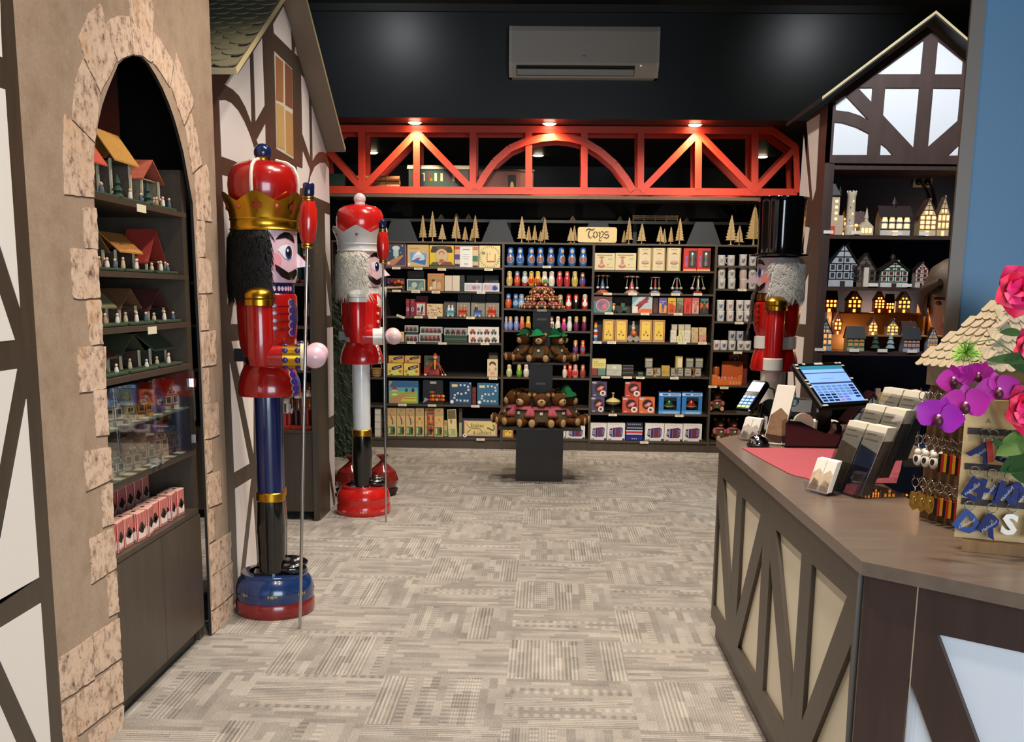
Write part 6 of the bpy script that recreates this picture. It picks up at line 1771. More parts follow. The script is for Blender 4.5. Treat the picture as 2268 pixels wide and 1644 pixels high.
TAGS = [(ZA,193,688,'the navy castle game box'), (ZA,445,695,'the iceberg game box'), (ZA,712,703,'the yellow clown game box'), (ZA,1245,705,'the red horseshoe game box'), (ZA,196,948,'the coloured ball set'), (ZA,415,958,'the teal picture box'), (ZA,645,963,'the orange animal box'), (ZA,1158,968,'the white window boxes'), (ZA,243,1240,'a gap, hanging crooked'), (ZA,448,1248,'the red-framed picture box'), (ZA,608,1252,'the dotted cream box'), (ZA,1038,1256,'the toy carts'), (ZA,180,1532,'the cream grid box'), (ZA,365,1537,'the racing car trays'), (ZA,720,1547,'the green engine trays'), (ZA,1203,1552,'the rounded vehicle trays'), (ZB_,1430,672,'the cream face box'), (ZB_,290,1005,'the landscape game box'), (ZB_,663,1012,'the clear toy bag'), (ZB_,1207,1022,'the blue path games'), (ZB_,1272,1440,'the snakes board game'), (ZD,1082,578,'the blue nesting dolls'), (ZE,250,1048,'the blue-cone carousel'), (ZE,555,1050,'the pink carousel'), (ZE,830,1055,'the plate carousel'), (ZE,1077,1055,'the chair swing'), (ZE,1345,1054,'the tall carousel'), (ZE,268,1284,'the teal round-picture box'), (ZE,705,1292,'the toy plane box'), (ZE,1107,1295,'the robot boxes'), (ZF,123,312,'the rocket toy'), (ZF,290,314,'the first yellow arched box'), (ZF,1120,318,'the small white gift boxes'), (ZF,1358,322,'the kraft boxes'), (ZF,218,722,'the sea green stack'), (ZF,478,725,'the dark case'), (ZF,628,728,'the tiny green box'), (ZF,1028,732,'the gold ornament box'), (ZF,303,1163,'the spinning top'), (ZF,1085,1174,'the humming-top boxes'), (ZF,673,1487,'the toy accordion'), (ZE,1885,1000,'the stacked pink mugs'), (ZE,1848,1402,'the bear mugs'), (ZF,1772,432,'the lower row of mugs'), (ZF,1477,832,'the left end of the orange tray'), (ZF,1612,845,'the middle of the orange tray')]
TGM = mat('ddd5b8', .6, var=.02)
for zz, px, py, lab in TAGS:
 a = zm(*zz, [(px,py)])[0]
 p_ = aty(*a, YB-.0015)
 w = .042
 mb = MB().box(-w, -.001, -.0115, w, .0032, .0115, TGM)
 mb.box(-w*.7, -.0013, .002, w*.4, -.001, .005, mat('8a8474',.6,var=0))
 mb.box(-w*.7, -.0013, -.006, w*.6, -.001, -.003, mat('a39c8a',.6,var=0))
 o = mb.build('price_tag', None, loc=tuple(p_))
 if 'crooked' in lab:
  o.rotation_euler = (0, rad(20), 0)
 tag(o, 'white price tag on the shelf edge below '+lab, 'price tag', 'price tags on the long shelves')
XB = -1.88
CY0, CY1 = 3.60, 4.555
cab = thing('display_cabinet', 'brown display cabinet with glass doors inside the stone arch', 'cabinet', (-1.5,4.08,0))
o_ = cab.location
for y0, y1, nm in ((CY0-.02,CY0,'side_panel'), (CY1,CY1+.06,'side_panel')):
 MB().box(XB, y0, 0, -1.522 if y0<4 else -1.524, y1, 2.0 if y0<4 else 2.03, LAM).build(nm, cab, off=o_)
MB().box(XB-.012, CY0-.02, 0, XB, CY1+.06, 2.6, mat('060505',.8,var=0,spec=.1)).build('back_panel', cab, off=o_)
MB().box(XB, CY0-.3, 2.55, -1.53, CY1+.3, 2.57, mat('060505',.8,var=0,spec=.1)).build('top_panel', cab, off=o_)
for yy in (CY0-.3, CY1+.3):
 MB().box(XB, yy-.005, 2.0, -1.53, yy+.005, 2.55, mat('060505',.8,var=0,spec=.1)).build('head_lining', cab, off=o_)
SZ = [1.857, 1.604, 1.409, 1.234, .866, .603]
for z in SZ:
 MB().box(XB, CY0+.001, z-.02, -1.505, CY1-.001, z, LAM).build('shelf' if z>.7 else 'counter_board', cab, off=o_)
MB().box(XB, CY0+.001, 1.043, -1.53, CY1-.001, 1.049, mat('b9d0c4',.05,trans=0,alpha=.35,var=0)).build('glass_shelf', cab, off=o_)
ym = (CY0+CY1)/2
for a, b in ((CY0+.003,ym-.0015), (ym+.0015,CY1-.003)):
 d = MB().box(-1.516, a, .075, -1.498, b, .58, LAM).build('door', cab, off=o_)
MB().box(XB, CY0+.001, 0, -1.54, CY1-.001, .07, LAMD).build('plinth', cab, off=o_)
for k, (a, b) in enumerate(((CY0+.004,ym-.002),(ym+.002,CY1-.004))):
 d = MB().box(-1.502, a, .872, -1.497, b, 1.205, GLASS).build('glass_door', cab, off=o_, label='clear glass door')
 ye = a if k==0 else b
 for z in (.915, 1.155):
  mb = MB().box(-1.51, ye-(.03 if k else 0), z-.018, -1.492, ye+(0 if k else .03), z+.018, CHROME)
  mb.build('hinge', d, off=o_)
 yk = b-.03 if k==0 else a+.03
 MB().box(-1.508, yk-.014, .872, -1.490, yk+.014, .905, CHROME).build('lock', d, off=o_)
for z in (1.845, 1.397):
 yy = 4.05 if z>1.5 else 4.10
 MB().box(-1.5052, yy-.045, z-.022, -1.5035, yy+.045, z+.006, TGM).build('shelf_label', cab, off=o_)
TH_ = [mat(c,.75,var=.3,scale=70) for c in ('9a6a34','6a5a30','4a3a24','3a4030')]
FIGC = ['c9b48c', 'd8d0c0', '7a3a34', '4a5a6a', '8a7a4a', 'b08a6a']
def creche(label, px, pz, X, w, d, hw_, hr_, axis, roof, wall, figs, turn=0., firs=0, post=True):
 p_ = atx(px, 600, X)
 X, w, d = -1.61, min(w, .272), .165
 o = thing('nativity_house', label, 'nativity house', (X,3.785 if px<280 else (4.075 if px<340 else 4.375),pz+.0006), turn, group='nativity houses in the arch')
 mr, mw = mat(roof, .75, var=.3, scale=70), mat(wall, .75, var=.25, scale=50)
 MB().bbox(-d/2, -w/2, 0, d/2, w/2, .012, mat('2c3d24',.85,var=.3,scale=60), .003).build('base', o)
 mb = MB()
 iw, d0 = w*.34, -d*.42
 mb.box(d0, -iw, .012, d0+.006, iw, hw_, mw)
 mb.box(d0, -iw, .012, d*.1, -iw+.006, hw_, mw)
 mb.box(d0, iw-.006, .012, d*.1, iw, hw_, mw)
 if axis=='X':
  mb.prism([(d0,-iw,hw_),(d0,iw,hw_),(d0,0,hw_+hr_*.92)], (.006,0,0), mw)
 mb.box(d0, -iw, hw_-.006, d*.12, iw, hw_, mw)
 mb.build('wall', o)
 for s_ in ((-1,1) if post else ()):
  MB().box(d*.12, s_*iw-.005, .012, d*.12+.008, s_*iw+.005, hw_, mat('b9ad90',.7,var=.2)).build('post', o)
 for s_ in (-1, 1):
  mb = MB()
  rw, e = iw*1.3, .006
  if axis=='Y':
   mb.prism([(-d*.15,-rw,hw_+hr_),(-d*.15+s_*d*.46,-rw,hw_-.01),(-d*.15+s_*d*.46,-rw,hw_-.01+e),(-d*.15,-rw,hw_+hr_+e)], (0,2*rw,0), mr)
  else :
   mb.prism([(d0-.01,0,hw_+hr_),(d0-.01,s_*rw,hw_-.012),(d0-.01,s_*rw,hw_-.012+e),(d0-.01,0,hw_+hr_+e)], (d*.72,0,0), mr)
  mb.build('roof', o)
 r = random.Random(px)
 for k in range(figs):
  yy = (-.4+.8*(k+.5)/figs)*w
  xx = d*(.26+.14*(k%2))
  h = .03+.012*r.random()
  mb = MB().lathe([(.007,.012),(.009,.018),(.006,h),(.001,h+.002)], mat(FIGC[(k+px)%6],.6,var=.1), (xx,yy,0), 8)
  mb.ell((xx,yy,h+.007), .006, .006, .006, mat('d0aa8c',.6), 8, 6)
  mb.build('figure', o, 50)
 for k in range(firs):
  MB().lathe([(.024,.015),(.008,.035),(.02,.036),(.006,.06),(.014,.061),(.001,.095)], mat('1f3a2a',.8,var=.3,scale=90), (d*.3,w*(.38 if k else -.38),0), 9).build('fir_tree', o)
 return o
creche('nativity house with a red tiled roof, left on the top arch shelf', 236, SZ[0], -1.66, .24, .2, .12, .1, 'Y', 'b8442c', '5a4a3a', 3, firs=1)
creche('nativity house with a golden thatched roof, middle of the top arch shelf', 312, SZ[0], -1.68, .32, .24, .15, .1, 'Y', 'a8782c', '4a3c30', 4, firs=1)
creche('nativity house with a red ridge and front gable, right on the top arch shelf', 382, SZ[0], -1.66, .28, .24, .115, .07, 'X', '9c4a34', '7a6a54', 6, firs=1)
creche('nativity stable with a round sign, left on the second arch shelf', 262, SZ[1], -1.64, .26, .22, .075, .06, 'X', '5a4024', '3a2c1c', 6)
creche('nativity stable with an orange thatched roof, middle of the second arch shelf', 330, SZ[1], -1.66, .26, .22, .08, .06, 'Y', 'a8702c', '3a2a1a', 3)
creche('steep red A-frame nativity stable, right on the second arch shelf', 378, SZ[1], -1.62, .24, .22, .05, .12, 'X', '8c2418', '3a1c14', 5)
creche('nativity stable with a wide pale olive roof, left on the third arch shelf', 262, SZ[2], -1.65, .28, .22, .075, .06, 'Y', '7c7a54', '4a4630', 4)
creche('nativity stable with a curved brown roof, middle of the third arch shelf', 324, SZ[2], -1.65, .24, .22, .07, .06, 'X', '6a4426', '4a3424', 4)
creche('dark nativity stable with a red gable edge, right on the third arch shelf', 378, SZ[2], -1.62, .26, .22, .06, .07, 'X', '4a2018', '1f1a14', 4)
creche('low brown nativity stable, left on the fourth arch shelf', 258, SZ[3], -1.64, .24, .2, .07, .035, 'Y', '5a3420', '2c2218', 2)
creche('nativity stable with a dark green roof, middle of the fourth arch shelf', 318, SZ[3], -1.66, .3, .22, .075, .06, 'X', '3a3c26', '3a2a1c', 2)
creche('nativity stable with a ribbed green roof, right on the fourth arch shelf', 378, SZ[3], -1.65, .26, .22, .075, .055, 'Y', '3a4a34', '2a2a20', 3)
def cottage(name, label, loc, w, d, hw_, hr_, roof, wall, timber=None, axis='X', turn=0., lit=0., rows=2, cols=3, wincol='ffb45a', base='6a5a4a', grp=None, chim=True, snow=False, cat='model house', tower=None):
 """little ceramic half-timbered house, front gable towards -y (axis X = ridge runs front to back)"""
 o = thing(name, label, cat, loc, turn, group=grp)
 mw, mr = mat(wall, .5, var=.08, scale=30), mat(roof, .55, var=.2, scale=60)
 mb = MB()
 mb.box(-w/2, -d/2, 0, w/2, d/2, hw_, mw)
 if axis=='X':
  mb.prism([(-w/2,-d/2,hw_),(w/2,-d/2,hw_),(0,-d/2,hw_+hr_)], (0,d,0), mw)
 else :
  mb.prism([(-w/2,-d/2,hw_),(-w/2,d/2,hw_),(-w/2,0,hw_+hr_)], (w,0,0), mw)
 mt = mat(timber, .6, var=.1) if timber else None
 y = -d/2-.0006
 b = w*.035
 if timber:
  for k in range(rows+1):
   z = hw_*(.32+.68*k/rows)
   mb.box(-w/2, y-.001, z-b*.5, w/2, y, z+b*.5, mt)
  for k in range(cols+1):
   x = -w/2+w*k/cols
   mb.box(max(x-b/2,-w/2), y-.001, hw_*.32, min(x+b/2,w/2), y, hw_, mt)
  if axis=='X':
   for s_ in (-1, 1):
    mb.prism([(s_*w*.5,y,hw_),(s_*w*.5-s_*b*1.4,y,hw_),(0,y,hw_+hr_-b*1.6),(0,y,hw_+hr_)], (0,-.001,0), mt)
   for f in (.33, .62):
    mb.box(-w/2*(1-f), y-.001, hw_+hr_*f-b*.5, w/2*(1-f), y, hw_+hr_*f+b*.5, mt)
   mb.box(-b/2, y-.001, hw_, b/2, y, hw_+hr_*.9, mt)
 mb.build('wall', o)
 WM = mat(wincol, .4, emit=lit, var=0) if lit else mat(wincol, .3, var=0)
 for r_ in range(rows):
  mb = MB()
  z = hw_*(.32+.68*r_/rows)+hw_*.16/rows
  for c_ in range(cols):
   x = -w/2+w*(c_+.5)/cols
   mb.box(x-w*.25/cols, y-.0014, z, x+w*.25/cols, y-.0002, z+hw_*.4/rows, WM)
  if r_==rows-1 and axis=='X':
   for x in (-w*.13, w*.13):
    mb.box(x-w*.06, y-.0014, hw_+hr_*.1, x+w*.06, y-.0002, hw_+hr_*.26, WM)
  mb.build('windows', o)
 mb = MB().box(-w*.09, y-.0014, 0, w*.09, y, hw_*.24, mat('3a241a',.6) if not lit else WM)
 mb.build('door', o)
 e, t_ = w*.06, w*.045
 for s_ in (-1, 1):
  mb = MB()
  if axis=='X':
   mb.prism([(0,-d/2-e,hw_+hr_+.001),(s_*(w/2+e),-d/2-e,hw_-hr_*e/w*2+.001),(s_*(w/2+e),-d/2-e,hw_-hr_*e/w*2+t_),(0,-d/2-e,hw_+hr_+t_)], (0,d+2*e,0), mr)
  else :
   mb.prism([(-w/2-e,0,hw_+hr_+.001),(-w/2-e,s_*(d/2+e),hw_-hr_*e/d*2+.001),(-w/2-e,s_*(d/2+e),hw_-hr_*e/d*2+t_),(-w/2-e,0,hw_+hr_+t_)], (w+2*e,0,0), mr)
  mb.build('roof', o)
 if chim:
  MB().box(w*.18, d*.1, hw_+hr_*.35, w*.18+w*.11, d*.1+w*.11, hw_+hr_*1.12, mat('c9a58c',.7)).build('chimney', o)
 if tower:
  MB().lathe([(w*.1,hw_+hr_*.8),(w*.1,hw_+hr_*1.25),(w*.12,hw_+hr_*1.26),(.001,hw_+hr_*tower)], mr, n=8).build('turret', o)
 return o
HG = 'tealight houses behind glass'
for i, (px, z, X, w, hw_, hr_, roof, wall, tim, lab) in enumerate(((262,1.0495,-1.62,.1,.06,.05,'b06a60','c89a98','8a4a54','pink model house, leftmost on the glass shelf'),(294,1.0495,-1.64,.12,.07,.05,'9a6a64','d0c4b4','3a3430','mauve-roofed model house on the glass shelf'),(318,1.0495,-1.6,.07,.03,.09,'d8c8a0','d0b888','8a6a44','slim cream model house between the mauve and orange roofs'),(341,1.0495,-1.63,.12,.06,.045,'d8502c','c8813c','2c3050','orange-roofed model house with navy walls on the glass shelf'),(369,1.0495,-1.6,.08,.06,.06,'c8341c','4a5a94','2c3a70','blue model house with a red roof on the glass shelf'),(394,1.0495,-1.62,.1,.06,.06,'cf3a1c','d0bca0','9c3c24','white model house with a bright red roof, rightmost on the glass shelf'),(266,.8665,-1.6,.1,.07,.04,'6a6a60','c0bcaa','5a5a54','grey model house, leftmost below the glass shelf'),(296,.8665,-1.58,.09,.05,.04,'8a8678','c8c2b0','6a665c','small grey-white model house below the glass shelf'),(322,.8665,-1.64,.12,.06,.05,'8a6a5c','b8a88c','6a5444','tan model house below the glass shelf'),(348,.8665,-1.62,.1,.06,.05,'a07464','b89c84','6a4c40','rose-roofed model house below the glass shelf'),(378,.8665,-1.68,.12,.08,.07,'8a5a60','b88a78','6a4440','tall mauve model house at the right below the glass shelf'),(402,.8665,-1.64,.11,.06,.05,'4a5a54','7a5a4c','3a2c28','green-grey roofed model house, rightmost below the glass shelf'))):
 X, w, y_ = -1.6, min(w, .1), 3.69+.153*(i%6)
 cottage('model_house', lab, (X,y_,z+.0004), w, .08, hw_, hr_, roof, wall, tim, turn=PI/2-.25, rows=1, cols=2, wincol='3a322c', grp=HG)
CC = mat('d8d2b0', .6, var=.02)
for lvl, z, ys in ((0,1.0495,[3.66+.115*k for k in range(8)]), (1,.8665,[3.66+.11*k for k in range(8)])):
 for k, yy in enumerate(ys):
  o = MB().box(-.02, -.027, 0, .02, .027, .0015, CC).build('price_card', None, loc=(-1.555 if lvl==0 else -1.535,yy,z+.0003))
  tag(o, 'cream price card %s, %s'%(('on the glass shelf edge in the arch','on the shelf below the glass one in the arch')[lvl],nth(k,8)), 'price card', 'price cards behind the glass doors')
RS, CHO = mat('b8302a', .5, var=.05), mat('2e1c18', .6, var=.2, scale=80)
bw, bd, bh = .075, .06, .112
def sweet_box():
 o = thing('sweet_box', 'x', 'sweet box')
 mb = MB().bbox(-bw/2, -bd/2, 0, bw/2, bd/2, bh, mat('d8a89a',.5,var=.04), .002)
 for T, w in ((Matrix.Translation((0,-bd/2,0)),bw), (Matrix.Translation((-bw/2,0,0))@Matrix.Rotation(-PI/2,4,'Z'),bd)):
  mb.T = T
  n = 7
  for k in range(n):
   x0_ = -w/2+w*(k+.25)/n
   mb.poly([(x0_,-.0005,.004),(x0_+w*.5/n,-.0005,.004),(x0_+w*.5/n,-.0005,bh-.004),(x0_,-.0005,bh-.004)], RS)
  mb.poly([(-w*.42,-.0009,bh*.1),(w*.42,-.0009,bh*.1),(w*.42,-.0009,bh*.38),(-w*.42,-.0009,bh*.38)], mat('e6d4c8',.5,var=.03))
  for cx_, cz_ in ((-.18,.42), (.15,.44), (-.02,.55), (.02,.36)):
   mb.poly([(w*(cx_+.2*cos(a)),-.0012,bh*(cz_+.1*sin(a))) for a in [i*PI/5 for i in range(10)]], CHO)
 mb.T = None
 mb.poly([(.012*cos(a),.008*sin(a),bh+.0006) for a in [i*PI/6 for i in range(12)]], CHO)
 mb.build('carton', o)
 return o
sb = sweet_box()
fr = [3.67, 3.752, 3.835, 3.93, 4.022, 4.105, 4.2, 4.315, 4.41]
for k, yy in enumerate(fr):
 lab = 'striped sweet box in the front row, '+nth(k, 9)+' in the arch'
 o = sb if k==0 else cp(sb)
 o['label'], o['group'] = lab, 'striped sweet boxes'
 o.location = (-1.56+(.012 if k in (3,4) else 0), yy, SZ[5]+.0006)
 o.rotation_euler = (0, 0, PI/2+(.12 if k%3==1 else -.04))
rz2 = tag(MB().box(-.05,-.45,0,.05,.45,.052,LAMD).build('riser',None,loc=(-1.70,4.08,SZ[5]+.0006)), 'dark riser block under the back row of striped sweet boxes', 'riser')
for k in range(9):
 o = cp(sb, (-1.70,3.69+.0875*k,SZ[5]+.0536), PI/2, 'striped sweet box in the raised back row, '+nth(k,9)+' in the arch')
cb = thing('power_cable', 'thin white cable hanging from a socket inside the top of the arch', 'cable', tuple(atx(350,235,-1.86)))
pts = [atx(x,y,-1.855)-cb.location for x, y in ((348,205),(352,240),(345,270),(342,300),(347,333),(338,350))]
MB().tube(pts, .004, mat('a8a49c',.5), 6).build('flex', cb, 60)
MB().box(.0, -.05, -.03, .01, .05, .06, mat('5a5650',.4)).build('socket_plate', cb)
YC = 7.15
zr = [aty(670,y,YC).z for y in (452,627,722,820,954)]
XR0, XR1 = -2.6, aty(702, 800, YC).x
un = thing('nutcracker_shelves', 'brown shelves of small nutcrackers in the recess behind the king', 'shelves', (XR1-.3,YC,0))
for a, b in ((XR0,XR0+.02), (XR1-.03,XR1)):
 MB().box(a, YC, 0, b, YC+.35, zr[0], LAM).build('side_panel', un, off=un.location)
for z in zr:
 MB().box(XR0+.02, YC+.002, z-.02, XR1-.03, YC+.35, z, LAM).build('shelf', un, off=un.location)
MB().box(XR0+.02, YC+.34, 0, XR1-.03, YC+.35, zr[0]-.02, BLACK).build('back_panel', un, off=un.location)
MB().box(XR0+.02, YC+.004, .06, XR1-.03, YC+.02, zr[4]-.022, LAM).build('door', un, off=un.location)
def mini(label, px, lv, h, coat, leg, hat, k=0):
 p_ = aty(px, 800, YC+.1)
 o = thing('small_nutcracker', label, 'nutcracker', (p_.x,YC+.1,zr[lv]+.0006), group='small nutcrackers in the recess')
 mc, ml, mh = mat(coat, .3, coat=.4), mat(leg, .35), mat(hat, .3, coat=.4)
 MB().bbox(-.045*h/.3, -.05*h/.3, 0, .045*h/.3, .05*h/.3, h*.09, mat('a8301c',.4), .003).build('base', o)
 for s_ in (-1, 1):
  MB().lathe([(h*.055,h*.09),(h*.06,h*.45)], ml, (s_*h*.06,0,0), 10).build('leg', o, 50)
  mb = MB().lathe([(h*.04,h*.46),(h*.035,h*.68),(.001,h*.7)], mat('d8d2c4',.4) if k else mc, (s_*h*.135,0,0), 10)
  mb.ell((s_*h*.135,-.004,h*.44), h*.035, h*.035, h*.035, mat('e2d2c0',.4), 8, 6)
  mb.build('arm', o, 50)
 mb = MB().lathe([(h*.09,h*.42),(h*.11,h*.48),(h*.09,h*.54),(h*.1,h*.66),(h*.08,h*.7)], mc, n=16)
 mb.box(-h*.02, -h*.135, h*.45, h*.02, -h*.1, h*.68, GOLD)
 mb.build('torso', o, 50)
 mb = MB().lathe([(h*.08,h*.69),(h*.1,h*.72),(h*.1,h*.84)], mat('d8b09a',.4), n=16)
 mb.box(-h*.05, -h*.108, h*.7, h*.05, -h*.09, h*.76, mat('e8e4da',.6))
 for s_ in (-1, 1):
  mb.ell((s_*h*.04,-h*.097,h*.8), h*.012, h*.008, h*.012, INK, 6, 4)
 mb.build('head', o, 50)
 MB().lathe([(h*.11,h*.83),(h*.115,h*.86),(h*.1,h*.95),(h*.06,h*1.0),(.001,h*1.0)], mh, n=16).build('hat', o, 50)
for px, lv, h, c, l, t_, k, lab in ((684,1,.25,'c8602c','2a2040','c8502c',0,'orange-coated small nutcracker beside the staff grip'), (652,1,.2,'2c6a54','1c2a24','2c6a54',0,'green-coated small nutcracker hidden behind the staff'), (684,2,.15,'c8b48c','8a2a20','d8c490',1,'small cream and red nutcracker on the third recess shelf'), (655,3,.2,'a8302c','1c1c1c','b8302c',1,'small red-capped nutcracker left of the staff'), (684,3,.2,'b8342c','1c1c1c','a82820',1,'small red-capped nutcracker right of the staff'), (632,4,.25,'d8d0c4','b8342c','3a3a3a',1,'pale small nutcracker at the left on the lowest recess shelf'), (658,4,.3,'6a2a20','4a1c18','3a2018',0,'dark brown small nutcracker on the lowest recess shelf'), (684,4,.32,'b04428','8c2c1c','6a3018',1,'tall small nutcracker with white sleeves on the lowest recess shelf')):
 mini(lab, px, lv, h, c, l, t_, k)
for k, (px, lv) in enumerate(((684,4),(640,4),(630,1),(678,1))):
 p_ = aty(px, 900, YC+.25)
 o = MB().bbox(-.06, -.04, 0, .06, .04, .26, mat('1f6a4c',.35,coat=.3), .004).build('gift_box', None, loc=(p_.x,YC+.25,zr[lv]+.0006))
 tag(o, 'green gift box standing behind the small nutcrackers, %s'%('right one on the lowest shelf','left one on the lowest shelf','left one beside the staff grip','right one beside the staff grip')[k], 'box', 'green gift boxes')
tr = thing('christmas_tree', 'artificial fir tree partly hidden behind the white-haired nutcracker', 'christmas tree', (-1.86,8.75,0))
MB().lathe([(.2,0),(.2,.02),(.03,.03),(.03,1.9),(.01,2.0)], mat('3a2a1c',.8), n=12).build('trunk', tr, 40)
r = random.Random(21)
mb = MB()
ND = [mat(c,.8,var=.3,scale=50) for c in ('2c3f26','3c5232','223420')]
for i in range(2600):
 z = .22+1.75*r.random()**1.3
 R = .46*(1-z/2.15)+.02
 a = r.uniform(0, 2*PI)
 L = .1*r.uniform(.7, 1.3)
 c = V((R*cos(a),R*sin(a),z))*1.0
 d = V((cos(a+r.uniform(-.5,.5)),sin(a+r.uniform(-.5,.5)),r.uniform(-.7,.1))).normalized()*L
 s = d.cross(V((0,0,1))).normalized()*.011
 mb.add([c-d*.6-s,c-d*.6+s,c+d*.6], [[0,1,2]], ND[i%3])
mb.lathe([(.42,.25),(.3,.8),(.15,1.5),(.01,2.0)], mat('1a2618',.9,var=.3,scale=40), n=14)
mb.build('needles', tr)
for k, (px, py, lab) in enumerate(((772,1095,'left'),(850,1085,'right'))):
 p_ = atz(px, py+8)
 o = thing('gift_hamper', 'cellophane-wrapped red hamper on the floor behind the nutcracker base, %s one'%lab, 'hamper', (p_.x,8.1+.05*k,0), group='wrapped hampers')
 MB().lathe([(.1,0),(.12,.05),(.1,.055),(.001,.056)], mat('1a1412',.6), n=16).build('dish', o, 40)
 mb = MB().lathe([(.1,.056),(.125,.12),(.1,.19),(.03,.25),(.012,.27),(.05,.31)], mat('7a2420',.15,coat=.8,var=.5,scale=35), n=14)
 mb.build('wrapping', o, 25)
 for j in range(3):
  MB().ell((.07*cos(j*2.1+.4),.07*sin(j*2.1+.4),.1), .04, .04, .045, mat('6a2a1c',.4), 10, 8).build('sweet', o, 60)
YBK = 6.84
X0, X1 = XS+.026, XE-.03
NAVY = mat('46557f', .6, var=.05, scale=4)
zv = [aty(1950,y,YF).z for y in (367,521,636,780)]+[.62]
un = thing('village_shelves', 'grey-brown shelf niche of lit model houses under the right gable', 'shelves', (2.2,YF,0))
MB().box(X0, YF+.004, 0, X0+.03, YBK, zt-.001, LAMR).build('side_panel', un, off=un.location)
MB().box(X1-.03, YF+.004, 0, X1, YBK, zt-.001, LAMR).build('side_panel', un, off=un.location)
MB().box(X0+.03, YBK-.01, 0, X1-.03, YBK+.012, zt-.001, NAVY).build('back_panel', un, off=un.location)
for i, z in enumerate(zv):
 MB().box(X0+.03, YF+.006, z-.022, X1-.03, YBK-.0105, z, LAMR).build('shelf', un, off=un.location)
VZ = (1760, 340, 3.574)
def vpos(cx, wpx, top, lv, back=.1, base=None):
 """zoomed pixels -> (x, y, z0), width, height"""
 Y_ = YF+back
 (px, py), (qx, qb) = zm(*VZ, [(cx,top),(cx,base or 0)])
 c = aty(px, 600, Y_)
 ztop = aty(px, py, Y_).z
 z0 = (zv[lv] if base is None else aty(px,qb,Y_).z)+.0006
 w = wpx/3.574/FPX*Y_*1.03
 return (aty(px,py,Y_).x-.0, Y_, z0), w, ztop-z0
VG = 'model houses on the village shelves'
DR = '3a2420'
def vh(label, cx, wpx, top, lv, roof, wall, tim, lit=5., back=.1, base=None, axis='X', rows=2, cols=3, turn=0., f=.55, tower=None, win='ffb45a'):
 l, w, h = vpos(cx, wpx, top, lv, back, base)
 l = (max(l[0],X0+.035+w*.5), l[1], l[2])
 return cottage('model_house', label, l, w*.86, min(w*.8,.11), h*f, h*(1-f)*(.95 if not tower else .6), roof, wall, tim, axis, turn, lit, rows, cols, win, grp=VG, tower=tower)
vh('lit town hall with a small roof turret on the top village shelf', 790, 250, 375, 1, '2c1c1a', 'd8d0c0', '1c1a1c', 5, axis='Y', rows=2, cols=4, f=.55, tower=2.1)
vh('lit half-timbered gable house under the socket on the top village shelf', 1050, 140, 362, 1, '5a3a2a', 'e0c89a', '5a3020', 6, rows=3)
vh('lit house with a tall grey roof at the right end of the top village shelf', 1180, 100, 340, 1, '6a5a48', 'd8b890', '6a4a34', 4)
vh('small red-roofed lit house between the two towers', 388, 60, 440, 1, '6a2420', 'd8a870', None, 5, .2, cols=2)
vh('dark red roofed lit house behind the little church', 505, 90, 460, 1, '4a2420', 'b89878', None, 3, .22, axis='Y', cols=2)
l, w, h = vpos(312, 110, 185, 1)
o = thing('model_tower', 'square lit gate tower with a dark spired roof on the top village shelf', 'model house', l, group=VG)
WN = mat('ffb45a', .4, emit=5, var=0)
SW = mat('cdb59a', .6, var=.15, scale=60)
mb = MB().box(-w*.42, -w*.3, 0, w*.42, w*.3, h*.68, SW)
mb.box(-w*.75, -w*.25, 0, -w*.42, w*.25, h*.22, SW)
mb.box(w*.42, -w*.25, 0, w*.75, w*.25, h*.34, SW)
mb.build('wall', o)
mb = MB().lathe([(w*.62,h*.68),(w*.2,h*.85),(.001,h)], mat('15130f',.5), n=4, T=Matrix.Rotation(PI/4,4,'Z'))
for s_ in (-1, 1):
 mb.lathe([(w*.14,h*.68),(w*.14,h*.74),(.001,h*.84)], mat('15130f',.5), (s_*w*.42,-w*.2,0), 8)
mb.build('roof', o)
mb = MB()
for k in range(4):
 for s_ in (-1, 1):
  mb.box(s_*w*.22-.007, -w*.3-.001, h*(.26+.1*k), s_*w*.22+.007, -w*.3-.0002, h*(.3+.1*k), WN)
mb.build('windows', o)
MB().box(-w*.2, -w*.3-.0014, 0, w*.2, -w*.3-.0004, h*.16, mat('a83a20',.5,emit=.6,var=0)).build('door', o)
l, w, h = vpos(455, 76, 295, 1)
o = thing('model_tower', 'round white crenellated tower on the top village shelf', 'model house', l, group=VG)
mb = MB().lathe([(w*.5,0),(w*.5,h*.2),(w*.42,h*.22),(w*.42,h*.88),(w*.47,h*.9),(w*.47,h*.96),(w*.4,h*.96),(w*.4,h*.9),(.001,h*.9)], mat('e0cfb4',.6,var=.12,scale=60), n=20)
for k in range(8):
 a = k*PI/4
 mb.ell((w*.43*cos(a),w*.43*sin(a),h*.975), w*.08, w*.08, h*.03, mat('e0cfb4',.6,var=.12,scale=60), 6, 4)
mb.build('wall', o, 40)
mb = MB()
for k in range(5):
 cyl_decal(mb, oval(-90+(-18 if k%2 else 14),h*(.2+.14*k),6,h*.025,8), w*.43, mat('6a4a34',.6) if k%2 else WN)
mb.build('windows', o)
l, w, h = vpos(570, 110, 430, 1)
o = thing('model_church', 'little cream church with a pale spire on the top village shelf', 'model house', l, group=VG)
MB().prism([(-w*.45,-.03,0),(w*.45,-.03,0),(w*.45,-.03,h*.32),(0,-.03,h*.55),(-w*.45,-.03,h*.32)], (0,.08,0), mat('d8c4a0',.6,var=.12,scale=60)).build('wall', o)
MB().lathe([(w*.14,h*.4),(w*.12,h*.62),(w*.15,h*.63),(.001,h)], mat('cfc0a4',.6,var=.1), (0,-.01,0), 8).build('spire', o)
mb = MB()
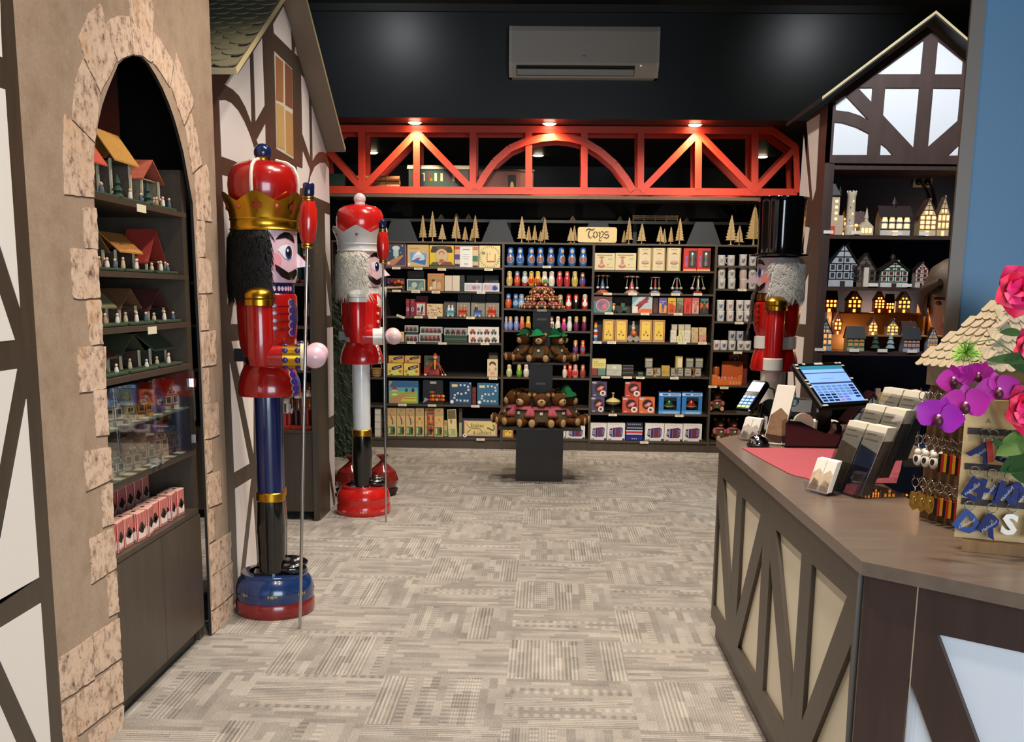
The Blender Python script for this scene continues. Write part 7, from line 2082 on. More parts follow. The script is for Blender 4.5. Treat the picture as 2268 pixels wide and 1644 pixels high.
for x in (-.25, 0, .25):
 mb.box(w*x-.006, -.0315, h*.1, w*x+.006, -.0303, h*.26, WN)
mb.build('windows', o)
vh('tall unlit house with a dark blue-black roof, left on the second village shelf', 312, 240, 705, 2, '15171c', 'b9bcc0', '1c2028', 0, rows=2, cols=4, win='3a4048', f=.52)
vh('unlit brown-roofed house with a white stair tower on the second village shelf', 545, 190, 790, 2, '2c1f1c', '6a5a50', '4a3a34', 0, rows=2, cols=3, win='2a2420', f=.5)
l, w, h = vpos(570, 45, 860, 2, .02)
MBt = MB().box(-w*.4, -.012, 0, w*.4, .012, h*.8, mat('dcd3c0',.5,var=.04))
MBt.prism([(-w*.5,-.014,h*.8),(w*.5,-.014,h*.8),(0,-.014,h)], (0,.028,0), mat('2c1f1c',.6))
tag(MBt.build('model_tower',None,loc=l), 'slim white stair tower in front of the brown-roofed house', 'model house', VG)
vh('green half-timbered house with a thin steeple on the second village shelf', 780, 230, 800, 2, '2a1a18', 'dfe0d8', '2f5a40', 0, rows=2, cols=4, win='6a3a34', f=.5, tower=2.9)
vh('narrow white and red house at the right of the second village shelf', 1000, 104, 862, 2, '1c1a1e', 'd8c8bc', '8a4a40', 0, rows=3, cols=2, win='5a2c2c', f=.72)
WOODR = mat('9a6a34', .5, var=.15, scale=20)
RIS = [(1.72,2.28,6.66,.225), (2.3,2.55,6.66,.225), (1.85,2.5,6.535,.095)]
for k, (a, b, y, hh) in enumerate(RIS):
 mb = MB().box(-(b-a)/2, -.055, hh-.008, (b-a)/2, .055, hh, WOODR)
 for s_ in (-1, 1):
  mb.box(s_*(b-a)/2-.006*(s_+1), -.055, 0, s_*(b-a)/2+.006*(1-s_), .055, hh-.008, WOODR)
 mb.box(-(b-a)/2+.012, .047, 0, (b-a)/2-.012, .055, hh-.008, WOODR)
 tag(mb.build('riser',None,loc=((a+b)/2,y,zv[3]+.0006)), 'wooden riser step under the lit houses, '+('back left one','back right one','low front one')[k], 'riser', 'risers on the third village shelf')
def vr(label, cx, wpx, top, hpx, k, **kw):
 Y_ = RIS[k][2] if k is not None else YF+.09
 l, w, h = vpos(cx, wpx, top, 3, Y_-YF, top+hpx)
 l = (l[0], Y_-(.0 if k is not None else 0), zv[3]+.0012+(RIS[k][3] if k is not None else 0))
 return cottage('model_house', label, l, w*.84, min(w*.7,.095), h*kw.pop('f',.55), h*.42, kw.pop('roof',DR), kw.pop('wall','c8a078'), kw.pop('tim','4a2a20'), kw.pop('axis','X'), 0, kw.pop('lit',6), kw.pop('rows',2), kw.pop('cols',3), 'ffa040', grp=VG)
vr('red-roofed brightly lit house, left on the back step', 268, 130, 1125, 185, 0, roof='4a1f18', wall='b8684a', axis='Y', cols=4)
vr('lit house with a steep brown gable, second on the back step', 465, 120, 1150, 180, 0, roof='3a2018', lit=3, cols=3)
vr('lit orange-walled house, third on the back step', 668, 90, 1125, 180, 0, roof='5a241c', wall='c8744a', rows=3)
vr('lit wide orange house, fourth on the back step', 752, 70, 1150, 150, 0, roof='4a201a', wall='c8704a', axis='Y')
vr('white and black lit house, right of the back left step', 862, 110, 1105, 180, 0, roof='17130f', wall='d8d0c8', tim='1c1814', lit=3)
vr('very brightly lit small house on the back right step', 1030, 100, 1165, 140, 1, roof='2a1a18', wall='d8a870', lit=14)
vr('small dark lit house on the low step, left', 620, 82, 1272, 140, 2, roof='3a3430', wall='c89a6a', lit=8, cols=2)
vr('half-timbered lit house on the low step, middle', 772, 100, 1292, 130, 2, roof='24201c', wall='c8b8a0', lit=4)
vr('brown round-roofed lit house on the low step, right', 905, 120, 1268, 130, 2, roof='3a2018', wall='b88a58', axis='Y', rows=1, cols=5, lit=8, f=.4)
vr('tall dark lit house between the steps at left', 345, 70, 1232, 180, 2, roof='3a1c18', wall='b8583c', lit=6, cols=2)
vr('front unlit house with a grey roof, leftmost on the third village shelf', 240, 125, 1305, 250, None, roof='1f1c1c', wall='a8b0b4', tim='2a2c34', lit=1)
vr('front green-timbered house with a dark roof on the third village shelf', 480, 150, 1360, 195, None, roof='1c1a18', wall='a8b090', tim='24402c', lit=0, axis='Y')
vr('front blue-purple house with a round gable ornament on the third village shelf', 920, 145, 1370, 190, None, roof='16161c', wall='b0b4d0', tim='2a2440', lit=0, axis='Y', cols=4)
vr('front white gable house, rightmost on the third village shelf', 1092, 90, 1350, 200, None, roof='2a1c18', wall='c8c8cc', tim='2a2020', lit=0, cols=2)
for cx, lab, c1, c2 in ((645,'small green model fir tree on the third village shelf','2c4a34','2c4a34'), (765,'small snow-covered model fir tree on the third village shelf','8fa8a8','c8d4d4')):
 l, w, h = vpos(cx, 70, 1428, 3, .06)
 o = thing('model_tree', lab, 'ornament', l, group='model fir trees')
 MB().lathe([(.012,0),(.012,.02)], mat('3a2a20',.8), n=8).build('trunk', o)
 mb = MB().lathe([(w*.5,.02),(w*.25,h*.45),(w*.4,h*.46),(w*.16,h*.7),(w*.28,h*.71),(.001,h)], mat(c1,.8,var=.3,scale=70), n=12)
 if c1!=c2:
  mb.lathe([(w*.36,h*.3),(w*.2,h*.45),(w*.3,h*.55),(w*.1,h*.7),(w*.18,h*.8),(.001,h*1.01)], mat(c2,.7,var=.1), n=12)
 mb.build('foliage', o)
l = aty(1928, 860, YF+.12)
cottage('model_house', 'dark red-roofed house on the low shelf behind the cash screen', (aty(1925,860,YF+.12).x,YF+.12,.6206), .26, .16, .2, .17, '4a1f22', 'b9bcc0', '30303a', 'X', 0, 0, 2, 4, '2c2c34', grp=VG)
cottage('model_house', 'small dark house on the low shelf right of the cash screen', (aty(1998,880,YF+.12).x,YF+.12,.6206), .2, .14, .2, .1, '1f1a1c', '8a7a74', '3a2c2c', 'Y', 0, 0, 2, 3, '2c2424', grp=VG)
for i, (cx, cy_, lab) in enumerate(((268,622,'the gate tower'),(482,626,'the round white tower'),(812,632,'the town hall'),(1025,634,'the gable house'),(622,1040,'the white stair tower'),(888,1044,'the green half-timbered house'),(197,1553,'the grey-roofed front house'),(472,1559,'the green-timbered front house'),(696,1562,'the snowy fir'),(930,1566,'the blue-purple house'))):
 a = zm(*VZ, [(cx,cy_)])[0]
 p_ = aty(*a, YF-.001)
 o = MB().box(-.028, -.0012, -.009, .028, .0088, .009, PAPER).build('price_tag', None, loc=tuple(p_))
 tag(o, 'white price tag on the village shelf edge below '+lab, 'price tag', 'price tags on the village shelves')
sk = thing('wall_socket', 'white double wall socket with two black plugs in the village niche', 'socket', tuple(aty(2044,401,YBK-.022)))
MB().bbox(-.058, 0, -.037, .058, .01, .037, mat('dfe3e6',.35,var=.02), .003).build('plate', sk)
for s_ in (-1, 1):
 mb = MB()
 mb.ell((s_*.026-.004,-.014,-.008), .019, .022, .019, BLK, 12, 8)
 pl = mb.build('plug', sk, 60)
 mb = MB().tube([(s_*.026,-.03,-.012),(s_*.02+.03,-.05,-.06),(.06+s_*.012,-.04,-.12),(.075+s_*.01,-.03,-.17)], .006, BLK, 8)
 mb.build('power_cord', pl, 60)
ZC = .915
F_ = .785
ct = thing('sales_counter', 'brown sales counter with a timber-frame patterned front', 'counter', (1.1,3.6,0))
co_ = ct.location
TOP = [(.774,4.81), (.777,2.553), (1.63,1.70), (2.3,1.70), (2.3,3.27), (1.17,3.27), (1.17,4.3), (1.62,4.3), (1.62,5.45), (1.28,5.45), (.913,4.98)]
MB().prism([(a,b,ZC-.034) for a,b in TOP], (0,0,.034), LAMC).build('worktop', ct, off=co_)
FP = [(1569,1376), (1586,1449)]
mb = MB()
y_far, y_near = 4.785, 2.60
WIN = [[(145,235),(220,310),(183,890)], [(120,345),(163,1035),(95,915)], [(250,340),(347,433),(218,975)], [(357,598),(320,1305),(225,1140)], [(428,512),(565,642),(513,1430)], [(397,672),(475,1578),(357,1370)], [(620,695),(807,868),(566,1535)], [(830,1120),(795,1700),(590,1720)]]
plate(mb, [(F_,y_far,.09),(F_,y_near,.09),(F_,y_near,ZC-.0345),(F_,y_far,ZC-.0345)], [onX(zm(1540,960,2.404,w),F_) for w in WIN], (.014,0,0), LAM)
mb.build('frame_front', ct, off=co_)
MB().box(F_+.0142, y_near, .09, F_+.03, y_far, ZC-.0345, CREAM).build('panel_front', ct, off=co_)
MB().box(F_+.02, y_near+.02, 0, F_+.04, y_far-.02, .09, LAM).build('plinth', ct, off=co_)
d45 = V((.7071,-.7071,0))
c0 = V((F_+.012,2.585,0))
n45 = V((-.7071,-.7071,0))
mb = MB()
zt_c = ZC-.0345
def on45(x, y):
 d = ray(x, y)
 k = (c0-CAMP).dot(n45)/d.dot(n45)
 return CAMP+d*k
W2 = [zm(1540,960,2.404,w) for w in ([(1285,1070),(1760,1172),(1900,1205),(1900,1900),(1580,1860)],[(1137,1298),(1340,1860),(1082,1860)])]
P_ = lambda s, z:c0+d45*s+V((0,0,z))
H2 = [[on45(*p) for p in w] for w in W2]
for h_ in H2:
 for q_ in h_:
  q_.z = max(q_.z, .12)
 for i_, q_ in enumerate(h_):
  s_q = (q_-c0).dot(d45)
plate(mb, [P_(0,.06),P_(1.15,.06),P_(1.15,zt_c),P_(0,zt_c)], H2, tuple(n45*-.014), LAMR)
mb.build('frame_end', ct, off=co_)
a_, b_ = P_(.005, .07)-n45*.0145, P_(1.145, .07)-n45*.0145
MB().prism([a_,b_,b_+V((0,0,zt_c-.07)),a_+V((0,0,zt_c-.07))], tuple(n45*-.01), mat('e6ecf4',.4,var=.01)).build('panel_end', ct, off=co_)
a_, b_ = P_(.135, .06)+n45*.0004, P_(.138, .06)+n45*.0004
MB().prism([a_,b_,b_+V((0,0,zt_c-.06)),a_+V((0,0,zt_c-.06))], tuple(n45*-.001), mat('b9a68c',.5)).build('edge_strip', ct, off=co_)
ZT = ZC+.0006
def on_top(x, y):
 p = atz(x, y, ZT)
 return p
cl = [on_top(*p) for p in ((1643,993),(1700,993),(1830,995),(1920,999),(2001,1005),(1995,1040),(1985,1072),(1900,1071),(1845,1069),(1800,1067),(1785,1060),(1764,1056),(1745,1049),(1720,1036),(1690,1020))]
c_ = V((1.03,4.0,ZT))
tag(MB().prism([p-c_ for p in cl],(0,0,.0025),mat('a84a55',.85,var=.12,scale=60)).build('cloth',None,loc=c_), 'pink felt cloth spread on the counter', 'cloth')
ZCL = ZT+.0032
b = on_top(1681, 991)
o = thing('service_bell', 'chrome service bell on the counter beside the pink cloth', 'bell', (b.x,b.y+.02,ZCL))
MB().lathe([(.001,0),(.047,0),(.049,.006),(.045,.012),(.001,.013)], mat('151515',.3), n=28).build('base', o, 40)
MB().lathe([(.043,.014),(.042,.022),(.034,.038),(.018,.048),(.001,.05)], CHROME, n=30).build('dome', o, 50)
MB().lathe([(.003,.05),(.003,.058),(.006,.06),(.006,.063),(.001,.065)], CHROME, n=12).build('button', o, 50)
def card_holder(label, px, py, rz, w=.06, h=.085, cards=('c8b8a4','7a6a5c'), n=2):
 p = on_top(px, py)
 o = thing('card_holder', label, 'card holder', (p.x,p.y,ZCL), rz, group='clear card holders')
 mb = MB().box(-w, -.03, 0, w, .03, .003, ACRYL)
 mb.prism([(-w,-.03,.003),(w,-.03,.003),(w,-.036,.03),(-w,-.036,.03)], (0,.002,0), ACRYL)
 mb.prism([(-w,.0,.003),(w,.0,.003),(w,.035,h),(-w,.035,h)], (0,.002,0), ACRYL)
 mb.build('stand', o)
 for k in range(n):
  x0_, x1_ = -w*.95+k*w*1.9/n, -w*.95+(k+1)*w*1.9/n-.003
  mb = MB().prism([(x0_,-.022,.005),(x1_,-.022,.005),(x1_,.012,h*1.05),(x0_,.012,h*1.05)], (0,.018,.004), PAPER)
  q = lambda u, v:(x0_+(x1_-x0_)*u, -.0228+.034*v, .005+(h*1.05-.005)*v)
  mb.poly([q(.04,.03),q(.96,.03),q(.96,.6),q(.6,.72),q(.04,.55)], mat(cards[0],.5,var=.4,scale=60))
  mb.poly([q(.04,.03),q(.96,.03),q(.9,.3),q(.3,.4)], mat(cards[1],.5,var=.4,scale=60))
  mb.build('card_stack', o)
 return o
card_holder('clear holder of white cards in front of the brochure rack', 1822, 1093, -1.15, .055, .1, ('c8b49a','8a5a3c'))
card_holder('clear holder of business cards left of the service bell', 1663, 976, -.9, .05, .09, ('b9b0a8','7a706a'))
p = on_top(1716, 984)
o = thing('leaflet_holder', 'tall guide leaflet leaning in a clear stand behind the bell', 'leaflet', (p.x,p.y,ZT), -.75)
MB().box(-.05, -.05, 0, .05, .05, .003, ACRYL).build('stand', o)
mb = MB().prism([(-.045,-.02,.004),(.045,-.02,.004),(.045,.07,.25),(-.045,.07,.25)], (0,.006,.002), PAPER)
q = lambda u, v:(-.045+.09*u, -.0206+.09*v, .004+.246*v)
mb.poly([q(.03,.02),q(.97,.02),q(.97,.5),q(.5,.62),q(.03,.48)], mat('8a6a50',.5,var=.5,scale=40))
mb.poly([q(.03,.02),q(.97,.02),q(.97,.14),q(.03,.16)], mat('4a2420',.5))
T_ = Matrix.Translation(V((-.0,.0635,.225)))@Matrix.Rotation(-rad(20), 4, 'X')@RX90
mb.text('Free\nGuide', T_, .028, mat('8a5a30',.5))
mb.build('leaflet', o)
p = on_top(1683, 958)
o = thing('card_terminal', 'black card payment terminal with a lit screen on a pole', 'card terminal', (p.x,p.y,ZT))
MB().lathe([(.001,0),(.05,0),(.05,.008),(.02,.014),(.016,.13),(.001,.14)], BLK, n=18).build('pole', o, 40)
bd_ = thing('x', 'x', 'x')
T_ = Matrix.Translation((-.045,-.01,.165))@Matrix.Rotation(-.75, 4, 'Z')@Matrix.Rotation(rad(-48), 4, 'X')
bpy.data.objects.remove(bd_)
mb = MB()
mb.T = T_
mb.bbox(-.042, -.02, -.1, .042, .02, .1, BLK, .008)
dev = mb.build('device', o)
for nm, z0, z1, h_, e_ in (('screen',.02,.08,'b9c4d8',.7), ('keypad',-.085,-.005,'5a8ad8',.8)):
 mb = MB()
 mb.T = T_
 if nm=='screen':
  mb.box(-.034, -.0215, z0, .034, -.0202, z1, mat(h_,.3,emit=e_,var=0))
 else :
  for r_ in range(4):
   for c_ in range(3):
    mb.box(-.032+c_*.022, -.023, z0+r_*.02, -.014+c_*.022, -.0202, z0+.014+r_*.02, mat(h_ if r_ else '8fc060',.3,emit=e_,var=0))
 mb.build(nm, dev)
MB().tube([(.01,.02,.22),(.06,.03,.2),(.075,.03,.1),(.06,.03,.01)], .004, BLK, 8).build('cable', o, 60)
p = on_top(1795, 992)
o = thing('tape_dispenser', 'glossy black tape dispenser on the counter behind the pink cloth', 'tape dispenser', (p.x,p.y+.03,ZCL), .0)
prof = [(-.11,0), (.12,0), (.13,.05), (.125,.09), (.11,.105), (.1,.1), (.105,.075), (.085,.055), (.05,.062), (.0,.085), (-.05,.108), (-.1,.112), (-.112,.1)]
MB().prism([(a,-.035,b) for a,b in prof], (0,.07,0), BLK).build('body', o)
mb = MB().lathe([(.022,-.012),(.042,-.012),(.042,.012),(.022,.012)], mat('cfc9b4',.2,coat=.5), (-.03,0,.1), 24, T=Matrix.Rotation(PI/2,4,'X'))
mb.build('tape_roll', o, 40)
p = on_top(1832, 972)
mb = MB().lathe([(.03,.002),(.064,0),(.066,.004),(.066,.072),(.06,.075),(.03,.075),(.03,.002)], mat('ece6d6',.7,var=.03), n=32)
tag(mb.build('paper_roll',None,40,loc=(p.x,p.y+.08,ZT)), 'large white paper roll behind the tape dispenser', 'roll')
p = on_top(1775, 962)
o = thing('receipt_printer', 'dark grey receipt printer behind the tape dispenser', 'printer', (p.x,p.y+.14,ZT), -.3)
mb = MB().prism([(-.075,-.1,0),(-.075,-.1,.1),(-.075,-.03,.15),(-.075,.1,.15),(-.075,.1,0)], (.15,0,0), mat('2c2e30',.4))
mb.build('case', o)
MB().box(-.045, -.02, .1505, .045, .03, .152, mat('0f1011',.5)).build('paper_slot', o)
MB().prism([(-.06,.03,.1506),(-.005,.03,.1506),(-.005,.08,.1506),(-.06,.08,.1506)], (0,0,.001), PAPER).build('label', o)
p = on_top(1744, 972)
o = thing('scissors', 'scissors with teal handles standing in a black pot', 'scissors', (p.x,p.y-.02,ZT))
for s_ in (-1, 1):
 MB().ring((s_*.012,0,.165), .02, .005, mat('2f8ab0',.4), 14, 6, T=Matrix.Rotation(s_*.3,3,'Y')).build('handle', o, 60)
MB().prism([(-.006,0,.02),(.006,0,.02),(.006,0,.145),(-.006,0,.145)], (0,.003,0), STEEL).build('blade', o)
tag(MB().lathe([(.001,0),(.034,0),(.036,.1),(.033,.1),(.031,.004),(.001,.004)],BLK,n=18).build('pen_pot',None,40,loc=(p.x,p.y-.02,ZT)), 'black pot holding the teal scissors', 'pot')
o['x'] = 0
o.location.z += .006
p = on_top(1713, 962)
o = thing('desk_mirror', 'black round disc on a short stand behind the guide leaflet', 'disc', (p.x,p.y+.12,ZT))
MB().lathe([(.03,0),(.03,.006),(.006,.01),(.006,.07)], BLK, n=14).build('stand', o, 40)
MB().lathe([(.001,-.006),(.042,-.006),(.042,.006),(.001,.006)], mat('141416',.5), (0,0,.11), 24, T=Matrix.Rotation(PI/2-.2,4,'X')).build('disc', o, 40)
mc = aty(1843, 850, 4.78)
o = thing('touch_screen', 'tilted black touch-screen cash register with a blue lit display', 'monitor', (mc.x,mc.y,ZT))
th_, ph = rad(35), rad(46)
T_ = Matrix.Translation((0,0,mc.z-ZT))@Matrix.Rotation(th_, 4, 'Z')@Matrix.Rotation(-ph, 4, 'X')
W_, H_ = .158, .128
mb = MB()
mb.T = T_
mb.bbox(-W_, 0, -H_, W_, .03, H_, mat('101012',.35), .006)
cs = mb.build('case', o)
mb = MB()
mb.T = T_
SC = lambda h_:mat(h_, .3, emit=.85, var=0, spec=.2)
w2, h2 = W_*.86, H_*.82
mb.poly([(-w2,-.0008,-h2),(w2,-.0008,-h2),(w2,-.0008,h2),(-w2,-.0008,h2)], SC('7fa8f0'))
R = lambda u0, v0, u1, v1, c:mb.poly([(-w2+2*w2*u0,-.0014,-h2+2*h2*v0),(-w2+2*w2*u1,-.0014,-h2+2*h2*v0),(-w2+2*w2*u1,-.0014,-h2+2*h2*v1),(-w2+2*w2*u0,-.0014,-h2+2*h2*v1)], SC(c))
R(0, .9, 1, 1, '2f7890')
R(.0, .79, 1, .81, '27365c')
R(.0, .5, 1, .54, '27365c')
R(.3, .64, .62, .65, '5a78b8')
for r_ in range(6):
 for c_ in range(7):
  if r_<2 and c_ in (5, ) or (r_==0 and c_==6):
   continue
  R(.03+.137*c_, .03+.075*r_, .14+.137*c_, .08+.075*r_, 'b06a90' if (r_,c_)==(0,3) else '6a6ad8' if (r_,c_)==(1,4) else '1c2440' if (r_<3 and c_<3) or c_==6 else '5a7ab0')
mb.build('display', cs)
for u, v in ((-.9,.9), (-.6,.93), (.75,.93), (.9,.93), (-.95,.75), (.95,.8), (-.93,.2), (-.93,.05), (-.93,-.1), (.95,.2), (-.9,-.92), (-.8,-.92), (.92,-.8), (0,.925)):
 mb = MB()
 mb.T = T_
 k = 3. if u==0 else 1
 mb.box(W_*u-.009*k, -.0012, H_*v-.004*k**.3, W_*u+.009*k, -.0003, H_*v+.004*k**.3, PAPER)
 mb.build('sticker', cs)
MB().prism([(-.07,.06,0),(.07,.06,0),(.07,.2,0),(-.07,.2,0)], (0,0,.02), BLK).build('foot', o)
MB().prism([(-.03,.1,.02),(.03,.1,.02),(.03,.06,mc.z-ZT-.03),(-.03,.06,mc.z-ZT-.03)], (0,.04,0), BLK).build('stand', o)
for k in range(7):
 MB().tube([(.02+.03*k,.02,.015+.01*(k%3)),(.06+.03*k,-.02,.05+.012*(k%4)),(.14+.02*k,0,.07),(.2+.015*k,.05,.03),(.16,.1,.008)], .004, mat(('17171a','5a5448','2a2a30')[k%3],.5), 6).build('cable', o, 60)
p = on_top(1925, 1100)
RK = (1.055, 3.52)
rk = thing('brochure_rack', 'clear acrylic tiered brochure rack on the counter', 'brochure rack', (RK[0],RK[1],ZCL), rad(-74))
mb = MB().box(-.12, -.1, 0, .12, .1, .003, ACRYL)
mb.build('base', rk)
for k in range(3):
 y, z = -.085+.062*k, .004+.055*k
 mb = MB().prism([(-.118,y,z),(.118,y,z),(.118,y+.075,z+.2),(-.118,y+.075,z+.2)], (0,.002,0), ACRYL)
 mb.prism([(-.118,y-.01,z),(.118,y-.01,z),(.118,y+.025,z+.09),(-.118,y+.025,z+.09)], (0,.002,0), ACRYL)
 mb.build('pocket', rk)
for s_ in (-1, 1):
 MB().prism([(s_*.119,-.1,.003),(s_*.119,.1,.003),(s_*.119,.14,.3),(s_*.119,.09,.3)], (s_*.002,0,0), ACRYL).build('side', rk)
MR = Matrix.Translation((RK[0],RK[1],ZCL))@Matrix.Rotation(rad(-74), 4, 'Z')
BC = [('8a7a68','3a4a68'), ('77685a','4a3c34'), ('9a8a74','5a4a40')]
for k in range(3):
 for c_ in range(2):
  x0_, x1_ = (-.112, -.004) if c_==0 else (.004, .112)
  y, z = -.078+.062*k, .006+.055*k
  hh = .215
  mb = MB().prism([(x0_,y,z),(x1_,y,z),(x1_,y+.38*hh,z+hh),(x0_,y+.38*hh,z+hh)], (0,.026 if c_==0 else .036,0), mat('d8d2c2',.6,var=.1,scale=120))
  q = lambda u, v:(x0_+(x1_-x0_)*u, y-.0006+.38*hh*v, z+hh*v)
  mb.poly([q(.02,.01),q(.98,.01),q(.98,.62),q(.02,.7)], mat(BC[k][c_],.5,var=.45,scale=30))
  mb.poly([q(.1,.78),q(.8,.78),q(.8,.8),q(.1,.8)], mat('a89a90',.5))
  mb.poly([q(.1,.86),q(.6,.86),q(.6,.88),q(.1,.88)], mat('a89a90',.5))
  mb.poly([(x1_+.0004,y,z),(x1_+.0004,y+.036*(c_ or .72),z),(x1_+.0004,y+.38*hh*.8+.036*(c_ or .72),z+hh*.8),(x1_+.0004,y+.38*hh*.8,z+hh*.8)], mat('5a4c42',.6,var=.4,scale=200))
  o = mb.build('brochure_stack', None)
  o.matrix_world = MR
  tag(o, 'stack of brochures in the %s tier of the rack, %s column'%(('front','middle','back')[k],('far','near')[c_]), 'brochures', 'brochure stacks')
SX, SY = -.035, 9.07
zb1, zm1, zt1 = [aty(1190,y,SY-.2).z for y in (944,803,686)]
st = thing('display_stand', 'dark three-tier pedestal stand stacked with teddy bears', 'stand', (SX,SY,0))
for nm, h_, z0, z1 in (('plinth',.197,0,zb1-.02), ('tier_board',.34,zb1-.02,zb1), ('column',.098,zb1,zm1-.016), ('tier_board',.235,zm1-.016,zm1), ('column',.074,zm1,zt1-.014), ('tier_board',.2,zt1-.014,zt1)):
 MB().box(-h_, -h_, z0, h_, h_, z1, LAMD).build(nm, st)
for y, z in ((-.0985,aty(1192,848,SY).z), (-.0745,aty(1196,707,SY).z), (-.2005,zt1-.006)):
 MB().box(-.04, y-.001, z-.009, .04, y, z+.009, mat('8f8c84',.5)).build('label_strip', st)
FUR, PAD, DRS = mat('5e3a1e', .95, var=.3, scale=120, spec=.1), mat('c2a070', .9, var=.15, scale=90, spec=.1), mat('57503a', .9, var=.15, scale=60, spec=.1)
PNK, HATG = mat('b05a62', .9, var=.1, spec=.1), mat('1d7a4a', .85, var=.1, spec=.1)
def bear(hat, pink):
 o = thing('teddy_bear', 'x', 'teddy bear')
 mb = MB()
 mb.ell((0,0,.09), .066, .054, .088, FUR, 16, 10)
 mb.build('body', o, 80)
 mb = MB()
 mb.ell((0,-.012,.215), .068, .06, .06, FUR, 18, 12)
 h = mb.build('head', o, 80)
 mb = MB()
 mb.ell((0,-.064,.2), .036, .026, .029, PAD, 14, 10)
 mb.build('muzzle', h, 80)
 mb = MB()
 mb.ell((0,-.088,.213), .01, .007, .007, INK, 8, 6)
 mb.build('nose', h, 80)
 for s in (-1, 1):
  mb = MB()
  mb.ell((s*.027,-.066,.234), .006, .005, .006, INK, 8, 6)
  mb.build('eye', h, 80)
  mb = MB()
  mb.ell((s*.056,.0,.258), .026, .015, .026, FUR, 12, 8)
  mb.ell((s*.056,-.011,.257), .017, .007, .017, PAD, 10, 6)
  mb.build('ear', h, 80)
  mb = MB().tube([(s*.048,0,.145),(s*.074,-.03,.115),(s*.078,-.066,.085),(s*.074,-.078,.078)], [.024,.026,.024,.012], FUR if not pink else PNK, 10)
  mb.ell((s*.075,-.076,.08), .02, .018, .018, FUR, 10, 8)
  mb.build('arm', o, 80)
  mb = MB().tube([(s*.03,.0,.04),(s*.055,-.07,.038),(s*.075,-.15,.036)], [.034,.034,.03], FUR, 12)
  mb.ell((s*.077,-.155,.04), .032, .022, .038, FUR, 12, 8)
  l = mb.build('leg', o, 80)
  mb = MB()
  mb.ell((s*.079,-.171,.041), .027, .01, .032, PAD, 12, 8)
  mb.build('paw_pad', l, 80)
 MB().lathe([(.095,.045),(.088,.07),(.066,.13),(.052,.16)], DRS, n=18).build('dress', o, 60)
 MB().box(-.012, -.082, .1, .012, -.076, .122, PAPER).build('badge', o)
 if pink:
  MB().lathe([(.052,.158),(.078,.14),(.074,.15),(.05,.17)], PNK, n=16).build('collar', o, 60)
 if hat:
  MB().lathe([(.085,.252),(.08,.258),(.055,.268),(.04,.3),(.018,.32),(.001,.322)], HATG, (.01,.004,0), 16, T=Matrix.Rotation(-.12,4,'Y')).build('hat', h, 60)
 return o
B1, B2 = bear(0, 1), bear(1, 0)
used = [0, 0]
def put(k, x, y, z, rz, sc, label, grp, tilt=0.):
 p = (B1, B2)[k]
 o = cp(p, label=label) if used[k] else p
 used[k] = 1
 o['label'], o['group'] = label, grp
 o.location, o.rotation_euler, o.scale = (x, y, z), (tilt, 0, rz), (sc, )*3
for a, k, lab in ((-72,0,'far left bear, turned to the left'), (-36,0,'front left bear with a pink collar'), (2,0,'front middle bear with a pink collar'), (40,0,'front right bear with a pink collar'), (76,1,'right bear in a green hat'), (116,1,'back right bear in a green hat'), (156,0,'back bear hidden behind the lower column'), (-152,0,'back left bear behind the column'), (-112,0,'left back bear looking away')):
 R = .222+.012*(abs(a)>60)
 put(k, SX+R*sin(rad(a)), SY-R*cos(rad(a)), zb1+.0015, rad(a), 1.0, 'brown teddy on the lowest tier: '+lab, 'bears on the lowest tier')
for a, lab in ((-62,'left front one'), (-6,'front one left of centre'), (52,'right front one'), (100,'right one'), (160,'back one'), (-115,'left back one')):
 put(1, SX+.15*sin(rad(a)), SY-.15*cos(rad(a)), zm1+.0015, rad(a), .86, 'green-hatted teddy on the middle tier, '+lab, 'bears on the middle tier')
r = random.Random(3)
for j, (n, R, dz, s) in enumerate(((9,.115,0,.4),(6,.07,.062,.4),(3,.03,.118,.4))):
 for i in range(n):
  a = 2*PI*i/n+.3*j
  put(1 if (j,i)==(2,1) else 0, SX+R*sin(a), SY-R*cos(a), zt1+.001+dz, a+r.uniform(-.2,.2), s, 'small brown teddy in the %s layer of the top pile, %s counting from the front'%(('bottom','middle','top')[j],ORD[i]), 'small bears piled on the top tier')
for px, lv, lab in ((1581,6,'on the sixth mug-bay shelf behind the card terminal'), (1592,7,'on the floor shelf of the mug bay, left'), (1622,7,'on the floor shelf of the mug bay, right')):
 p = aty(px, 950, YB+.19)
 put(0, max(p.x,INX['M'][0]+.1), YB+.2, LEVEL['M'][lv]+.001, -.25 if px<1590 else .3, .74 if lv==6 else .8, 'brown teddy sitting '+lab, 'bears in the mug bay')
u_, n_ = V((.35,-.937,0)), V((-.937,-.35,0))
w_ = -n_
CL = V((1.113,3.006,0))
sp = thing('keychain_tower', 'shingle-roofed wooden tower hung with keychains on the counter', 'display stand', (1.25,3.05,ZT))
E4 = [CL-u_*.128, CL+u_*.128, CL+u_*.128+w_*.37, CL-u_*.128+w_*.37]
zE, apx = 1.362, CL+w_*.19+V((0,0,1.565))
E4 = [p+V((0,0,zE)) for p in E4]
mb = MB()
for i in range(4):
 mb.add([E4[i],E4[(i+1)%4],apx], [[0,1,2]], PLYC)
mb.poly(E4[::-1], PLYC)
rf = mb.build('roof', sp, off=sp.location)
mb = MB()
